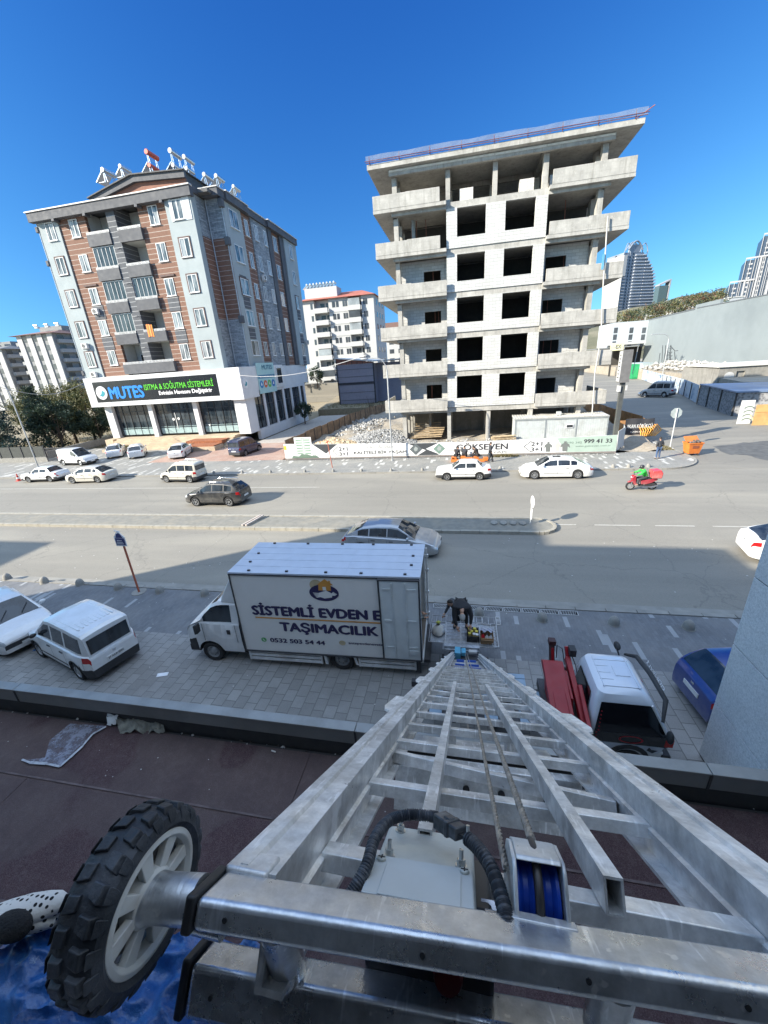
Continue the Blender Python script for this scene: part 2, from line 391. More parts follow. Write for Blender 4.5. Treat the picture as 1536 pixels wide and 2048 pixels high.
# ================================================================== GROUND, ROADS, PAVEMENTS
def sheet(name, pts, z, mat, kind='structure', sub=1):
 mb = MB(); mb.add([(x, y, z) for x, y in pts], [tuple(range(len(pts)))]); return solo(name, mb, mat, kind=kind, recalc=False)
def slab(name, pts, z0, z1, mat, kind='structure'):
 mb = MB(); mb.prism(pts, lambda u, v, d: (u, v, d), z0, z1); return solo(name, mb, mat, kind=kind)
RZ = -.10
sheet('ground', [(-3000,-600),(3000,-600),(3000,5000),(-3000,5000)], -.22, A_['earth'])
slab('road', [(-170,12.95),(170,12.95),(170,31.55),(-170,31.55)], -.20, RZ, A_['asphalt'])
arc = lambda cx, cy, r, a0, a1, n=12: [(cx+r*cos(RAD(a0+(a1-a0)*i/n)), cy+r*sin(RAD(a0+(a1-a0)*i/n))) for i in range(n+1)]
slab('side_road', [(13.2,31.56)] + [(170,31.56),(170,60),(130,150),(44,230),(30,230),(24,90),(17.2,60),(17.2,36.5),(14,33)], -.205, RZ+.004, A_['asphalt2'])
corner = arc(14.6, 35.1, 3.4, -90, 0)
slab('far_pavement', [(-64,31.7)] + corner + [(18.0,42.0),(14.2,42.0),(14.2,36.9),(-64,36.9)], -.21, .0, A_['pave_far'])
km = MB(); path = [(-64,31.6)] + arc(14.6, 35.1, 3.5, -90, 0, 16) + [(18.1,42.0)]
def ribbon(mb, path, wd, z0, z1, seglen=1.0, gap=.012):
 for a, b in zip(path[:-1], path[1:]):
  a, b = Vector((*a, 0)), Vector((*b, 0)); d = b-a; n = max(1, round(d.length/seglen))
  for i in range(n):
   p, q = a+d*(i/n), a+d*((i+1)/n); e = d.normalized()*gap
   z = z1+random.uniform(-.006, .006)
   mb.beam((p+e)+Vector((0,0,(z0+z)/2)), (q-e)+Vector((0,0,(z0+z)/2)), wd, z-z0)
ribbon(km, path, .16, -.2, .02); solo('far_kerb', km, A_['kerb'], kind='structure')
slab('near_pavement', [(-75,9.95),(40,9.95),(40,12.72),(-75,12.72)], -.21, 0, A_['pave_near'])
slab('parking_pavement', [(-75,3.40),(40,3.40),(40,9.945),(-75,9.945)], -.212, .004, A_['pave_park'])
km = MB(); ribbon(km, [(-75,12.83),(40,12.83)], .2, -.2, .03); solo('near_kerb', km, A_['kerb'], kind='structure')
km = MB(); km.box(-75, 40, 12.96, 13.35, -.2, RZ+.012); solo('gutter_strip', km, A_['kerb'], kind='structure')
# median strip: kerbs round a paved core with a rounded right-hand end
mp = [(-110,19.55)] + [(3.9+.85*cos(RAD(a)), 20.4+.85*sin(RAD(a))) for a in range(-90, 91, 15)] + [(-110,21.25)]
slab('median_paving', mp, -.2, .035, M("median_pavers", (.22,.21,.18), .9, dirt=(.32,.28,.21), dscale=.9, bmp=.3))
km = MB(); ribbon(km, [(-110,19.5)] + [(3.9+.93*cos(RAD(a)), 20.4+.93*sin(RAD(a))) for a in range(-90, 91, 15)] + [(-110,21.33)], .17, -.2, .065)
solo('median_kerb', km, M("median_kerb_stone", (.34,.315,.26), .85, dirt=(.24,.215,.17), dscale=1.3, bmp=.3), kind='structure')
mk = MB()
def dash(x0, x1, y, wd=.12, sk=0.0):
 mk.add([(x0,y,RZ+.005),(x1,y+sk,RZ+.005),(x1,y+sk+wd,RZ+.005),(x0,y+wd,RZ+.005)], [(0,1,2,3)])
dash(-110, -11, 28.0, .12, -.3); dash(-110, -2, 21.75, .1)
for x0, x1 in ((3.2,6.0),(6.9,9.1),(9.8,11.6),(12.4,14.8),(15.8,18.2),(19.4,21.8),(23,25.5)): dash(x0, x1, 20.75, .11)
solo('road_marking', mk, A_['white_line'], kind='structure')
slab('forecourt', [(-34.5,36.91),(-18.3,36.91),(-18.3,46.2),(-34.5,46.2)], -.21, .004, A_['pave_red'])
slab('forecourt_grey', [(-64,36.91),(-34.51,36.91),(-34.51,46.2),(-64,46.2)], -.21, .002, A_['pave_far'])
slab('side_path', [(-26.4,46.21),(-18.3,46.21),(-18.3,72),(-26.4,72)], -.21, .05, M("side_path_concrete", (.42,.38,.33), .9, dirt=(.3,.26,.22), bmp=.3))
# construction plot, raised a little behind its hoarding
def plot():
 rows = []; nx, ny = 60, 50
 for j in range(ny+1):
  r = []
  for i in range(nx+1):
   x = -17.5+(17.5+16.8)*i/nx; y = 37.0+(75-37.0)*j/ny
   z = .62*min(1, (y-37.0)/3.0)+.12*sin(x*1.7+y*.8)+.1*sin(x*.63-y*1.9)+random.uniform(-.05, .05)
   if x < -8: z += .35*max(0, sin((x+17)*.45))*max(0, 1-abs(y-44)/9)
   r.append((x, y, max(z, -.15)))
  rows.append(r)
 mb = MB(); mb.grid(rows); return mb
solo('building_plot', plot(), A_['site'], kind='structure', smooth=60)
# hillside behind, rising to the right
def hill():
 prof = [(-600, 2), (-100, 3), (40, 8), (80, 24), (120, 34), (170, 40), (260, 50), (420, 62), (800, 70)]
 def top(x):
  for (a, ha), (b, hb) in zip(prof[:-1], prof[1:]):
   if a <= x <= b: return ha+(hb-ha)*(x-a)/(b-a)
  return prof[-1][1]
 rows = []
 for j in range(29):
  y = 215+j*20; k = min(1, (j/9))**.8; r = []
  for i in range(81):
   x = -600+17.5*i
   r.append((x, y, -.3+top(x)*k+(sin(x*.05+y*.03)*2+sin(x*.13-y*.07)*1.2)*min(1, j/3)*min(1, max(0, top(x)-2)/10)))
  rows.append(r)
 mb = MB(); mb.grid(rows); return mb
solo('hill', hill(), A_['hill'], kind='structure', smooth=80)
# drain gratings along the near kerb
gm = M("cast_iron_grate", (.36,.36,.35), .7)
gp_ = thing('drain_grate', 'first iron drain grating along the near kerb, nearest the box truck', 'drain grate', (-.75,12.53,0), 0, 'drain gratings set in a row along the near kerb')
def grate(parent):
 fr = MB(); fr.box(-.30,.30,-.14,-.11,-.02,.02).box(-.30,.30,.11,.14,-.02,.02).box(-.30,-.27,-.11,.11,-.02,.02).box(.27,.30,-.11,.11,-.02,.02)
 for k in range(9):
  x = -.25+k*.055; fr.beam((x-.03,-.11,.01),(x+.05,.11,.01),.017,.016)
 part('grate_bars', fr, gm, parent)
 pit = MB(); pit.box(-.27,.27,-.11,.11,-.03,.004); part('grate_pit', pit, M("pit_dark", (.012,.012,.013), .95), parent)
grate(gp_)
for k, wd_ in zip(range(1, 8), ('second','third','fourth','fifth','sixth','seventh','eighth')): dup(gp_, (-.75+k*.64, 12.53, 0), label=wd_+' iron drain grating along the near kerb, counted from the box truck')
# ================================================================== OUR OWN BUILDING (its shadow lies across the street)
own_w = M("rendered_wall", (.74,.72,.68), .9)
ob = thing('apartment_building', 'tall pale apartment block behind the lift, casting its shadow over the street', 'building', (-10,-8,0))
mb = MB(); mb.box(-37.6,-17.0,-14,-.35,0,17.3); part('main_wall', mb, own_w, ob, world=True)
mb = MB(); mb.box(-37.5,-29.6,-12,-.40,17.3,20.4); part('roof_house', mb, own_w, ob, world=True)
mb = MB(); mb.box(-16.99,-1.1,-14,-.35,0,15.6).box(-1.1,1.6,-14,-.36,0,7.75).box(-1.1,1.6,-14,-.36,9.9,15.6).box(1.6,30,-14,-.35,0,15.6); part('lower_wall', mb, own_w, ob, world=True)
mb = MB(); mb.box(-1.09,-1.0,-5,-.37,7.76,9.89).box(1.5,1.59,-5,-.37,7.76,9.89).box(-1,1.5,-5.1,-4.9,7.76,9.89).box(-1,1.5,-4.9,-.37,9.8,9.89).box(-1,1.5,-4.9,-.37,7.76,7.8); part('room_lining', mb, M('dim_room', (.10,.11,.13), .9), ob, world=True)  # gloom of the unlit room is put into the wall colour
nb = thing('neighbour_building', 'apartment block next door behind the viewer, its roof corner shading the left of the street', 'building', (-60,-8,0))
mb = MB(); mb.box(-80,-51.0,-14,-.3,0,16.2); part('wall', mb, own_w, nb, world=True)
# side wing: speckled rendered panels with raked joints
def speck():
 m, t, b = nodes("speckled_panel"); p = wpos(t)
 f = noise(t, p, 30, 6, .85); c = ramp(t, f, [(.34, (.40,.42,.42)), (.5, (.64,.66,.66)), (.64, (.80,.81,.80))])
 c = mixc(t, ramp(t, noise(t, p, 1.2, 5), [(.3, .25), (.7, 0.0)]), c, (.36,.38,.38))
 L(t, c, b.inputs['Base Color']); b.inputs['Roughness'].default_value = .9; bump(t, b, noise(t, p, 90, 3), .5, .01); return m
wg = thing('side_wing_wall', 'speckled grey panel wall of the side wing rising at the right edge', 'wall', (7,4,0))
mb = MB(); js = [.06+1.513*k for k in range(0, 12)]
for k in range(len(js)-1): mb.box(5.25, 12, -.34, 7.36, js[k]+.012, js[k+1]-.012)
part('wall_panel', mb, speck(), wg, world=True, bevel=.006)
mb = MB(); mb.box(5.275, 11.97, -.3, 7.335, 0, 16.6); part('joint_backing', mb, M("joint_dark", (.10,.10,.10), .9), wg, world=True)
# ---- terrace below: felt roofing, gutter, parapet
def felt():
 m, t, b = nodes("purple_felt_roofing"); p = wpos(t)
 f = noise(t, p, 120, 3, .9); c = ramp(t, f, [(.33, (.034,.014,.017)), (.52, (.072,.040,.042)), (.68, (.15,.105,.105))])
 nn = N(t, "ShaderNodeVectorMath", operation='ADD'); L(t, p, nn.inputs[0]); L(t, scalev(t, noise(t, p, 5, 4, .6, out=1), (.12,.12,0)), nn.inputs[1])
 big = noise(t, nn.outputs[0], .62, 2, .4)
 c = mixc(t, ramp(t, big, [(.53, 0.0), (.545, .38), (.75, .55)]), c, (.125,.100,.09))
 c = mixc(t, ramp(t, noise(t, p, 9, 5, .8), [(.50, 0.0), (.72, .35)]), c, (.16,.13,.12))
 c = mixc(t, ramp(t, noise(t, p, 2.1, 6, .7), [(.45, 0.0), (.75, .5)]), c, (.045,.028,.032))
 L(t, c, b.inputs['Base Color']); b.inputs['Roughness'].default_value = .93; bump(t, b, f, .8, .008); return m
FM = felt()
mb = MB(); ys = [(2.42,3.235,4.152),(1.35,2.46,4.160),(.30,1.39,4.168),(-.34,.34,4.176)]
for y0, y1, z in ys:
 xs = [-38,-30,-21.3,-12.8,-1.86,5.24] if y0 > 2 else [-38,-25,-15.2,-5.3,5.24]
 for a, b in zip(xs[:-1], xs[1:]): mb.box(a+.004, b-.004, y0, y1, z-.03, z+random.uniform(0,.003))
solo('terrace_roof', mb, FM, kind='structure')
mb = MB(); [mb.box(-38, 5.24, y, y+.022, 4.17, z) for y, z in ((2.425,4.172),(1.36,4.180),(.31,4.188))]; solo('roof_lap', mb, M('felt_lap', (.12,.09,.088), .95, var=.3, scale=6), kind='structure')  # paler strips: dust and ridge highlights put into the lap colour
mb = MB(); mb.box(-38,5.24,-.34,3.3,3.7,4.10).box(-38,5.24,3.3,3.37,0,2.98).box(-38,5.24,-.33,3.3,3.2,3.69); solo('shop_roof_slab', mb, M("dark_slab", (.05,.048,.047), .9), kind='structure')
pm = M("parapet_cladding", (.17,.175,.17), .55, .15, var=.12, scale=1.2, dirt=(.10,.10,.095), dscale=.9, bmp=.1)
pw_ = thing('parapet_wall', 'long grey clad parapet along the edge of the purple terrace roof', 'parapet', (-6,3.42,4.1))
mb = MB(); xs = [-38,-26,-12.6,-6.42,-1.25,2.5,5.24]
for a, b in zip(xs[:-1], xs[1:]):
 mb.box(a+.006, b-.006, 3.265, 3.372, 4.37, 4.585)
part('cladding_panel', mb, pm, pw_, world=True, bevel=.006)
mb = MB()
for a, b in zip(xs[:-1], xs[1:]):
 mb.box(a+.004, b-.004, 3.252, 3.382, 4.586, 4.604)
part('coping', mb, M("coping_metal", (.27,.28,.275), .5, .3, dirt=(.18,.18,.17), dscale=2), pw_, world=True, bevel=.004)
mb = MB()
for i, x in enumerate(xs[1:-1]): mb.box(x-.012, x+.012, 3.255, 3.264, 4.37, 4.58)
mb.box(-38, 5.24, 3.31, 3.37, 3.0, 4.369)  # near-black backing puts the shadow gap under the cladding into colour
part('joint_seal_and_gap', mb, M("seal_and_gap_shade", (.03,.03,.03), .8), pw_, world=True)
# ================================================================== UNFINISHED CONCRETE BLOCK (front at Y=41.5)
CO, CO2 = A_['concrete'], A_['concrete2']
def block_mat():
 m, t, b = nodes("aerated_block_masonry"); p = wpos(t)
 sx = N(t, "ShaderNodeSeparateXYZ"); L(t, p, sx.inputs[0]); cb = N(t, "ShaderNodeCombineXYZ")
 L(t, mth(t, 'ADD', sx.outputs[0], sx.outputs[1]), cb.inputs[0]); L(t, sx.outputs[2], cb.inputs[1])
 br = N(t, "ShaderNodeTexBrick"); L(t, cb.outputs[0], br.inputs['Vector']); br.offset = .5
 br.inputs['Scale'].default_value = 1; br.inputs['Brick Width'].default_value = .62; br.inputs['Row Height'].default_value = .26
 br.inputs['Mortar Size'].default_value = .012; br.inputs['Color1'].default_value = rgb((.47,.47,.45)); br.inputs['Color2'].default_value = rgb((.58,.58,.56)); br.inputs['Mortar'].default_value = rgb((.31,.30,.28))
 c = mixc(t, ramp(t, noise(t, p, 1.1, 6, .7), [(.46, 0.0), (.68, .55)]), br.outputs[0], (.46,.45,.41))
 c = mixc(t, ramp(t, noise(t, p, 7, 4, .8), [(.58, 0.0), (.62, .4)]), c, (.38,.36,.32))
 L(t, c, b.inputs['Base Color']); b.inputs['Roughness'].default_value = .9
 bump(t, b, mth(t, 'SUBTRACT', 1.0, br.outputs['Fac']), .5, .01); return m
BLK = block_mat()
DK = M("dark_shade_and_trim", (.055,.052,.048), .95)  # near-black carries the shade of unlit rooms, also used for dark trim
u = thing('unfinished_building', 'six storey unfinished concrete building with balconies and white block panels', 'building', (2.6,48,.6))
YB = 56.0
def holed(mb, x0, x1, z0, z1, y0, y1, holes):
 """wall in XZ with rectangular openings [(xa,xb,za,zb)] all separated along x"""
 x = x0
 for xa, xb, za, zb in sorted(holes):
  mb.box(x, xa, y0, y1, z0, z1)
  if za > z0: mb.box(xa, xb, y0, y1, z0, za)
  if zb < z1: mb.box(xa, xb, y0, y1, zb, z1)
  x = xb
 mb.box(x, x1, y0, y1, z0, z1)
def holedX(mb, y0, y1, z0, z1, x0, x1, holes):
 y = y0
 for ya, yb, za, zb in sorted(holes):
  mb.box(x0, x1, y, ya, z0, z1)
  if za > z0: mb.box(x0, x1, ya, yb, z0, za)
  if zb < z1: mb.box(x0, x1, ya, yb, zb, z1)
  y = yb
 mb.box(x0, x1, y, y1, z0, z1)
LV = [3.55+3.44*k for k in range(6)]          # undersides of the floor slabs
PANX0, PANX1 = -1.52, 6.82
for k, zb in enumerate(LV):
 # slab with front beam; balconies to either side reach further out
 mb = MB(); mb.box(PANX0, PANX1, 41.52, YB, zb+.12, zb+.46); mb.box(PANX0, PANX1, 41.5, 41.85, zb-.02, zb+.119)
 mb.box(-7.9, PANX0-.003, 40.95, YB, zb+.20, zb+.458); mb.box(PANX1+.003, 13.1, 40.95, YB, zb+.20, zb+.458)
 part('floor_slab', mb, CO, u, world=True)
 bm_ = MB(); bm_.box(-6.35, PANX0-.004, 41.35, 41.75, zb-.05, zb+.197); bm_.box(PANX1+.004, 11.5, 41.35, 41.75, zb-.05, zb+.197)
 for yy in (46.5, 51.5, 55.6): bm_.box(-6.4, 11.6, yy, yy+.35, zb-.15, zb+.117)
 for xx in (-6.3, -1.5, 2.35, 6.2, 11.0): bm_.box(xx+.05, xx+.35, 41.86, 46.49, zb-.12, zb+.113); bm_.box(xx+.05, xx+.35, 46.86, 51.49, zb-.12, zb+.113)
 part('floor_beam', bm_, CO, u, world=True)
 zp = zb+1.46+(.0 if k < 5 else .02); off = [0, .02, -.03, .02, 0, .03][k]
 lx1 = PANX0-.02 if k < 4 else -2.05; rx0 = PANX1+.02 if k < 3 else 7.0
 pl = MB()
 def par(x0, x1):
  n = max(1, int((x1-x0)/2.5))
  for i in range(n):
   a, b = x0+(x1-x0)*i/n, x0+(x1-x0)*(i+1)/n
   z1 = zp-.03+random.uniform(-.05, .04)+off
   pl.add([(a,40.93,zb+.459),(b,40.93,zb+.459),(b,41.07,zb+.459),(a,41.07,zb+.459),(a,40.93,z1),(b,40.93,z1+random.uniform(-.03,.03)),(b,41.07,z1),(a,41.07,z1)],
     [(0,3,2,1),(4,5,6,7),(0,1,5,4),(1,2,6,5),(2,3,7,6),(3,0,4,7)])
 par(-7.88, lx1); par(rx0, 13.08)
 pl.box(-7.9, -7.76, 41.08, 47.0, zb+.46, zp-.05); pl.box(12.96, 13.1, 41.08, 47.0, zb+.46, zp-.02)
 part('balcony_parapet', pl, CO, u, world=True, bevel=.012)
# roof slab
mb = MB(); mb.box(-8.15, 13.2, 40.75, YB+.8, 24.05, 24.42); part('roof_slab', mb, CO, u, world=True, bevel=.02)
mb = MB(); mb.box(-6.4, 11.45, 41.3, 41.62, 23.60, 24.04); part('roof_beam', mb, CO, u, world=True)
mb = MB(); mb.box(-6.36, 2.4, 41.25, 41.298, 23.86, 23.99).box(2.45, 6.4, 41.25, 41.298, 23.84, 23.98).box(6.45, 11.4, 41.25, 41.298, 23.86, 23.98); part('formwork_edge', mb, M("pale_mortar", (.66,.65,.60), .9), u, world=True)
mb = MB()
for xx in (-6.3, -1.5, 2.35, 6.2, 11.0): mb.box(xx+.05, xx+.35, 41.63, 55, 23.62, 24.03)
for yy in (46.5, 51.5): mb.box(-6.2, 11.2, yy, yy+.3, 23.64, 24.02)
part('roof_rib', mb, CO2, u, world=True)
mb = MB()
for i in range(9):
 x = -7.9+i*2.55; mb.beam((x, 40.6, 24.55), (x+.1, 41.6, 24.3), .05, .05); mb.beam((x, 40.7, 24.4), (x, 40.7, 24.95), .04, .04)
mb.tube([(-8.3,40.65,24.62),(13.4,40.65,24.66)], .022, 6); mb.tube([(-8.2,40.62,24.48),(13.3,40.66,24.52)], .02, 6)
mb.beam((12.6,41,24.5),(13.6,40.4,24.9),.05,.05)
part('scaffold_bracket', mb, M("red_rusted_steel", (.20,.07,.06), .7, .3), u, world=True)
def clearm(name, col, tr):
 m, t, b = nodes(name); tb = N(t, "ShaderNodeBsdfTransparent"); mx = N(t, "ShaderNodeMixShader"); mx.inputs[0].default_value = 1-tr
 b.inputs['Base Color'].default_value = rgb(col); b.inputs['Roughness'].default_value = .25
 out = t.nodes["Material Output"]; L(t, tb.outputs[0], mx.inputs[1]); L(t, b.outputs[0], mx.inputs[2]); L(t, mx.outputs[0], out.inputs[0]); return m
mb = MB(); rows = [[(-8.2+21.5*i/30, 40.70+.03*sin(i), 24.5), (-8.2+21.5*i/30, 40.66+.03*sin(i*1.7), 24.97+.03*sin(i*.9))] for i in range(31)]; mb.grid(rows)
part('safety_net', mb, clearm("safety_net", (.36,.38,.38), .62), u, world=True)
# columns
zs = [.0]+[z+.46 for z in LV]; ze = [z-.02 for z in LV]+[24.04]
for k in range(7):
 mb = MB(); z0, z1 = zs[k], ze[k]
 for x in (-6.25, -1.58, 2.35, 6.35, 10.75):
  if 0 < k < 6 and x in (-1.58, 6.35): continue
  wd = .42 if x not in (-1.58, 2.35) else .38
  if 0 < k < 6 and x == 2.35: continue
  mb.box(x, x+wd, 41.86 if k else 41.6, 42.5, z0, z1)
 mb.box(-6.2, -5.8, 44.0, 44.8, z0, z1-.05) ; mb.box(10.8, 11.2, 44.0, 44.8, z0, z1-.05)
 if k == 5: mb.box(-4.75, -4.45, 42.9, 43.25, z0, z1-.01)
 part('column', mb, CO, u, world=True); mb = MB()
 for y in (46.6, 51.6):
  for x in (-6.25, -1.58, 2.35, 6.35, 10.75): mb.box(x, x+.45, y, y+.5, z0, z1)
 part('inner_column_line', mb, CO, u, world=True)
mb = MB()
for x in (-6.1,-1.4,2.5,6.5,10.9):
 for dx in (0,.12,.24): mb.tube([(x+dx,42.0,24.42),(x+dx+random.uniform(-.1,.1),42.0,25.2)], .012, 4)
part('starter_bar', mb, M("rusty_rebar", (.16,.08,.05), .9), u, world=True)
mb = MB()
for k in range(1, 6):
 zz = LV[k-1]+.46
 for i in range(5): x = random.choice((random.uniform(-5.5,-2.2), random.uniform(7.5,10.4))); mb.tube([(x,43.9,zz),(x+random.uniform(-.1,.1),43.9,LV[k]+.1)], .035, 6)
part('steel_prop', mb, M("steel_prop_red", (.25,.10,.07), .8), u, world=True)
# white block panels with window openings, side rooms
for k in range(5):
 z0, z1 = LV[k]+.463, LV[k+1]-.023
 mb = MB(); wz0, wz1 = z0+.82, z1-.02
 holed(mb, PANX0, PANX1, z0, z1, 41.42, 41.70, [(-.60, 1.83, wz0, wz1), (3.45, 5.86, wz0, wz1)]); part('block_panel', mb, BLK, u, world=True)
 mb = MB()
 if k < 4:
  holed(mb, -6.0, -1.53, z0, z1+.1, 43.0, 43.2, [(-3.75, -2.15, z0+.0, z0+2.15)])
  part('rear_block_wall', mb, BLK, u, world=True)
  mb = MB(); holed(mb, 6.83, 10.7, z0, z1+.1, 43.0, 43.2, [(7.2, 8.95, z0+.0, z0+2.2)]); part('rear_block_wall', mb, BLK, u, world=True)
  mb = MB(); holedX(mb, 43.21, 55.5, z0, z1, -6.05, -5.85, [(45.2, 46.3, z0+.9, z1-.3), (48.5, 50.0, z0+.2, z1-.3), (52.5, 53.6, z0+.9, z1-.3)]); part('side_block_wall', mb, BLK, u, world=True)
 # inner partition, near-black: the rooms' shade is put into its colour
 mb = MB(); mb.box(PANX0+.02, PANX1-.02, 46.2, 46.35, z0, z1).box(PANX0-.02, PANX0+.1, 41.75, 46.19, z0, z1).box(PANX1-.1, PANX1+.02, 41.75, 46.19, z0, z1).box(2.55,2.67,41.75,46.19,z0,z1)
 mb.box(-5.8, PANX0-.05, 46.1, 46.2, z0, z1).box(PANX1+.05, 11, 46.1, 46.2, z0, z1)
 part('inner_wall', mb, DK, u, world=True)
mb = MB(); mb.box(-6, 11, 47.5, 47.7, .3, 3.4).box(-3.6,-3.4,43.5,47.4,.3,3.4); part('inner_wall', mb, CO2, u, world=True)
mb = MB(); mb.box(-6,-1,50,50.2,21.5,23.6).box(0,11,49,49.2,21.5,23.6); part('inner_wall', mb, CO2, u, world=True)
# things standing on the open top floor
pal = M("wrapped_pallet", (.62,.60,.56), .7, var=.2, scale=6)
for i, (x, z, wd, h) in enumerate([(-.4, 20.9+.31, 1.15, .95), (4.6, 20.9+.31, 1.15, .95), (7.0, 20.9+.31, .5, .8)]):
 zf = LV[5]+.462; mb = MB()
 for k in range(5): mb.box(x, x+wd, 42.4, 43.4, zf+.12+k*.2, zf+.12+k*.2+.19)
 mb.box(x-.03, x+.1, 42.35, 43.45, zf, zf+.118).box(x+wd-.1, x+wd+.03, 42.35, 43.45, zf, zf+.118)
 solo('block_pallet', mb, pal, ['pale pallet of blocks between the left pair of columns on the open top floor', 'pale pallet of blocks in the middle of the open top floor', 'small pallet of blocks beside the right parapet of the top floor'][i], 'pallet', 'pallets of blocks on the top floor')
# concrete ramp / stair and planks in the open ground floor
wood = M("raw_timber", (.52,.40,.25), .8, var=.3, scale=4, bmp=.3)
mb = MB()
for i in range(9): mb.beam((-5.6+i*.05, 41.9+i*.12, .9+i*.12), (-2.2+i*.04, 42.1+i*.15, .95+i*.1+.05*(i%2)), .24, .04)
for i in range(5): mb.beam((-5.2, 43.2+i*.3, 1.2+i*.2), (-2.4, 43.4+i*.3, 1.2+i*.21), .2, .04)
solo('plank_pile', mb, wood, 'pale timber planks leaning in the open ground floor of the unfinished building', 'planks')
tb = thing('timber_stack', 'heap of pale timber stacked on trestles left of the site cabin', 'timber stack', (3.8,39.6,.6))
mb = MB()
for i in range(14): mb.beam((2.9+random.uniform(-.2,.2), 39.2+(i%5)*.22, 1.05+(i//5)*.09), (4.9+random.uniform(-.3,.3), 39.25+(i%5)*.22+random.uniform(-.1,.1), 1.0+(i//5)*.09+random.uniform(-.1,.15)), .16, .05)
part('timber', mb, wood, tb, world=True)
mb = MB()
for x in (3.1, 4.6): mb.beam((x,39.2,.55),(x,39.3,1.0),.12,.12); mb.beam((x,40.1,.55),(x,40.1,1.0),.12,.12); mb.beam((x,39.1,1.0),(x,40.2,1.0),.1,.05)
part('trestle', mb, wood, tb, world=True)
# hose hanging down the right-hand side
ht = []
hp = [(1216,432),(1213,470),(1210,520),(1207,560),(1205,600),(1203,650),(1198,700),(1190,745),(1187,790),(1184,830)]
for i, q in enumerate(hp): ht.append(onY(q[0], q[1], 40.72))
mb = MB(); mb.tube(ht, .055, 8); solo('hanging_hose', mb, M("pale_hose", (.52,.50,.46), .6), 'long pale hose hanging down the right side of the unfinished building', 'hose', smooth=60)
mb = MB(); a = onY(1206, 520, 40.7); mb.box(a.x-.08, a.x+.08, 40.6, 40.66, a.z-.7, a.z+.4); solo('blue_strap', mb, M("blue_strap", (.12,.35,.55), .6), 'short blue strap tied to the hanging hose', 'strap')
# ================================================================== SITE CABIN
cb_ = thing('site_cabin', 'long pale metal site cabin behind the white hoarding', 'cabin', (9.2,41.3,.7))
cabm = M("cabin_panel", (.52,.55,.54), .5, .1, var=.06, dirt=(.36,.36,.33), dscale=1)
x0, x1, y0, y1, z0, z1 = 5.0, 13.2, 40.0, 42.4, .62, 2.72
mb = MB(); mb.box(x0, x1, y0, y1, z0, z1)
for i in range(40): mb.box(x0+.1+i*.2, x0+.14+i*.2, y0-.012, y0, z0+.1, z1-.1)
part('wall_panel', mb, cabm, cb_, world=True)
mb = MB()
for x in (x0, 7.75, 10.5, x1): mb.box(x-.06, x+.06, y0-.04, y0-.012, z0, z1);
mb.box(x0-.07, x1+.07, y0-.06, y0-.041, z1-.12, z1+.05); mb.box(x0-.07, x0-.01, y0-.04, y1, z1-.1, z1+.05)
part('frame', mb, M("cabin_frame", (.35,.38,.38), .5, .3), cb_, world=True)
mb = MB()
for i in range(34):
 a = x0-.1+i*(x1-x0+.2)/34; b = a+(x1-x0+.2)/34
 mb.add([(a,y0-.1,z1+.06),(a+.05,y0-.1,z1+.10),(a+.09,y0-.1,z1+.06),(b,y0-.1,z1+.06),(a,y1+.1,z1+.14),(a+.05,y1+.1,z1+.18),(a+.09,y1+.1,z1+.14),(b,y1+.1,z1+.14)], [(0,1,5,4),(1,2,6,5),(2,3,7,6)])
mb.box(x0-.08, x1+.08, y0-.09, y1+.08, z1+.0, z1+.055)
part('corrugated_roof', mb, M("roof_sheet", (.55,.54,.50), .6, .2, dirt=(.38,.34,.28), dscale=.8), cb_, world=True)
mb = MB(); mb.box(9.6, 10.25, y0-.07, y0-.013, 1.75, 2.1); w_ = part('window', mb, M("cabin_window_frame", (.7,.7,.7), .5), cb_, world=True)
mb = MB(); mb.box(9.65, 10.2, y0-.074, y0-.0705, 1.8, 2.05); part('pane', mb, M("cabin_glass", (.04,.045,.05), .1), w_, world=True)
mb = MB(); mb.box(8.9, 9.3, 40.9, 41.3, z1+.16, z1+.45); part('vent_box', mb, cabm, cb_, world=True)
# ================================================================== PRINTED HOARDING along the pavement
def flat(name, c, r=.55): return M(name, c, r, var=.05, scale=2, dirt=tuple(x*.8 for x in c), dscale=1.5, damt=.35)
WHT, BLKI, GRN, GRY = flat("banner_white", (.74,.74,.72)), flat("banner_black", (.05,.055,.06)), flat("banner_green", (.37,.46,.39)), flat("banner_grey", (.45,.46,.45))
hb = thing('printed_hoarding', 'long white printed hoarding fronting the construction site with company lettering', 'hoarding', (-2.3,36.6,.2))
FY = 36.5
def zt(x): return 1.40 + .24*abs((x+1)/14.5)**1.6 + (.0 if x > -1 else .0)
zbF = .22
xs = [-17.7+i*(13.0+17.7)/12 for i in range(13)]
mb = MB()
for a, b in zip(xs[:-1], xs[1:]):
 mb.add([(a,FY,zbF),(b,FY,zbF),(b,FY,zt(b)),(a,FY,zt(a)),(a,FY+.04,zbF),(b,FY+.04,zbF),(b,FY+.04,zt(b)),(a,FY+.04,zt(a))], [(0,1,2,3),(7,6,5,4),(3,2,6,7),(1,0,4,5)])
part('banner', mb, WHT, hb, world=True)
mb = MB()
for x in xs[::2]: mb.box(x-.04, x+.04, FY+.05, FY+.12, 0, zt(x)-.02); mb.beam((x, FY+.1, 1.1), (x, FY+1.0, .3), .05, .05)
mb.box(-17.7, 13.0, FY+.045, FY+.09, .08, .2)
part('back_post', mb, M("hoarding_post", (.25,.22,.2), .8), hb, world=True)
def poly(name, pts, mat, lift=.003):
 mb = MB(); mb.add([(x, FY-lift, z) for x, z in pts], [tuple(range(len(pts)))]); return part(name, mb, mat, hb, world=True)
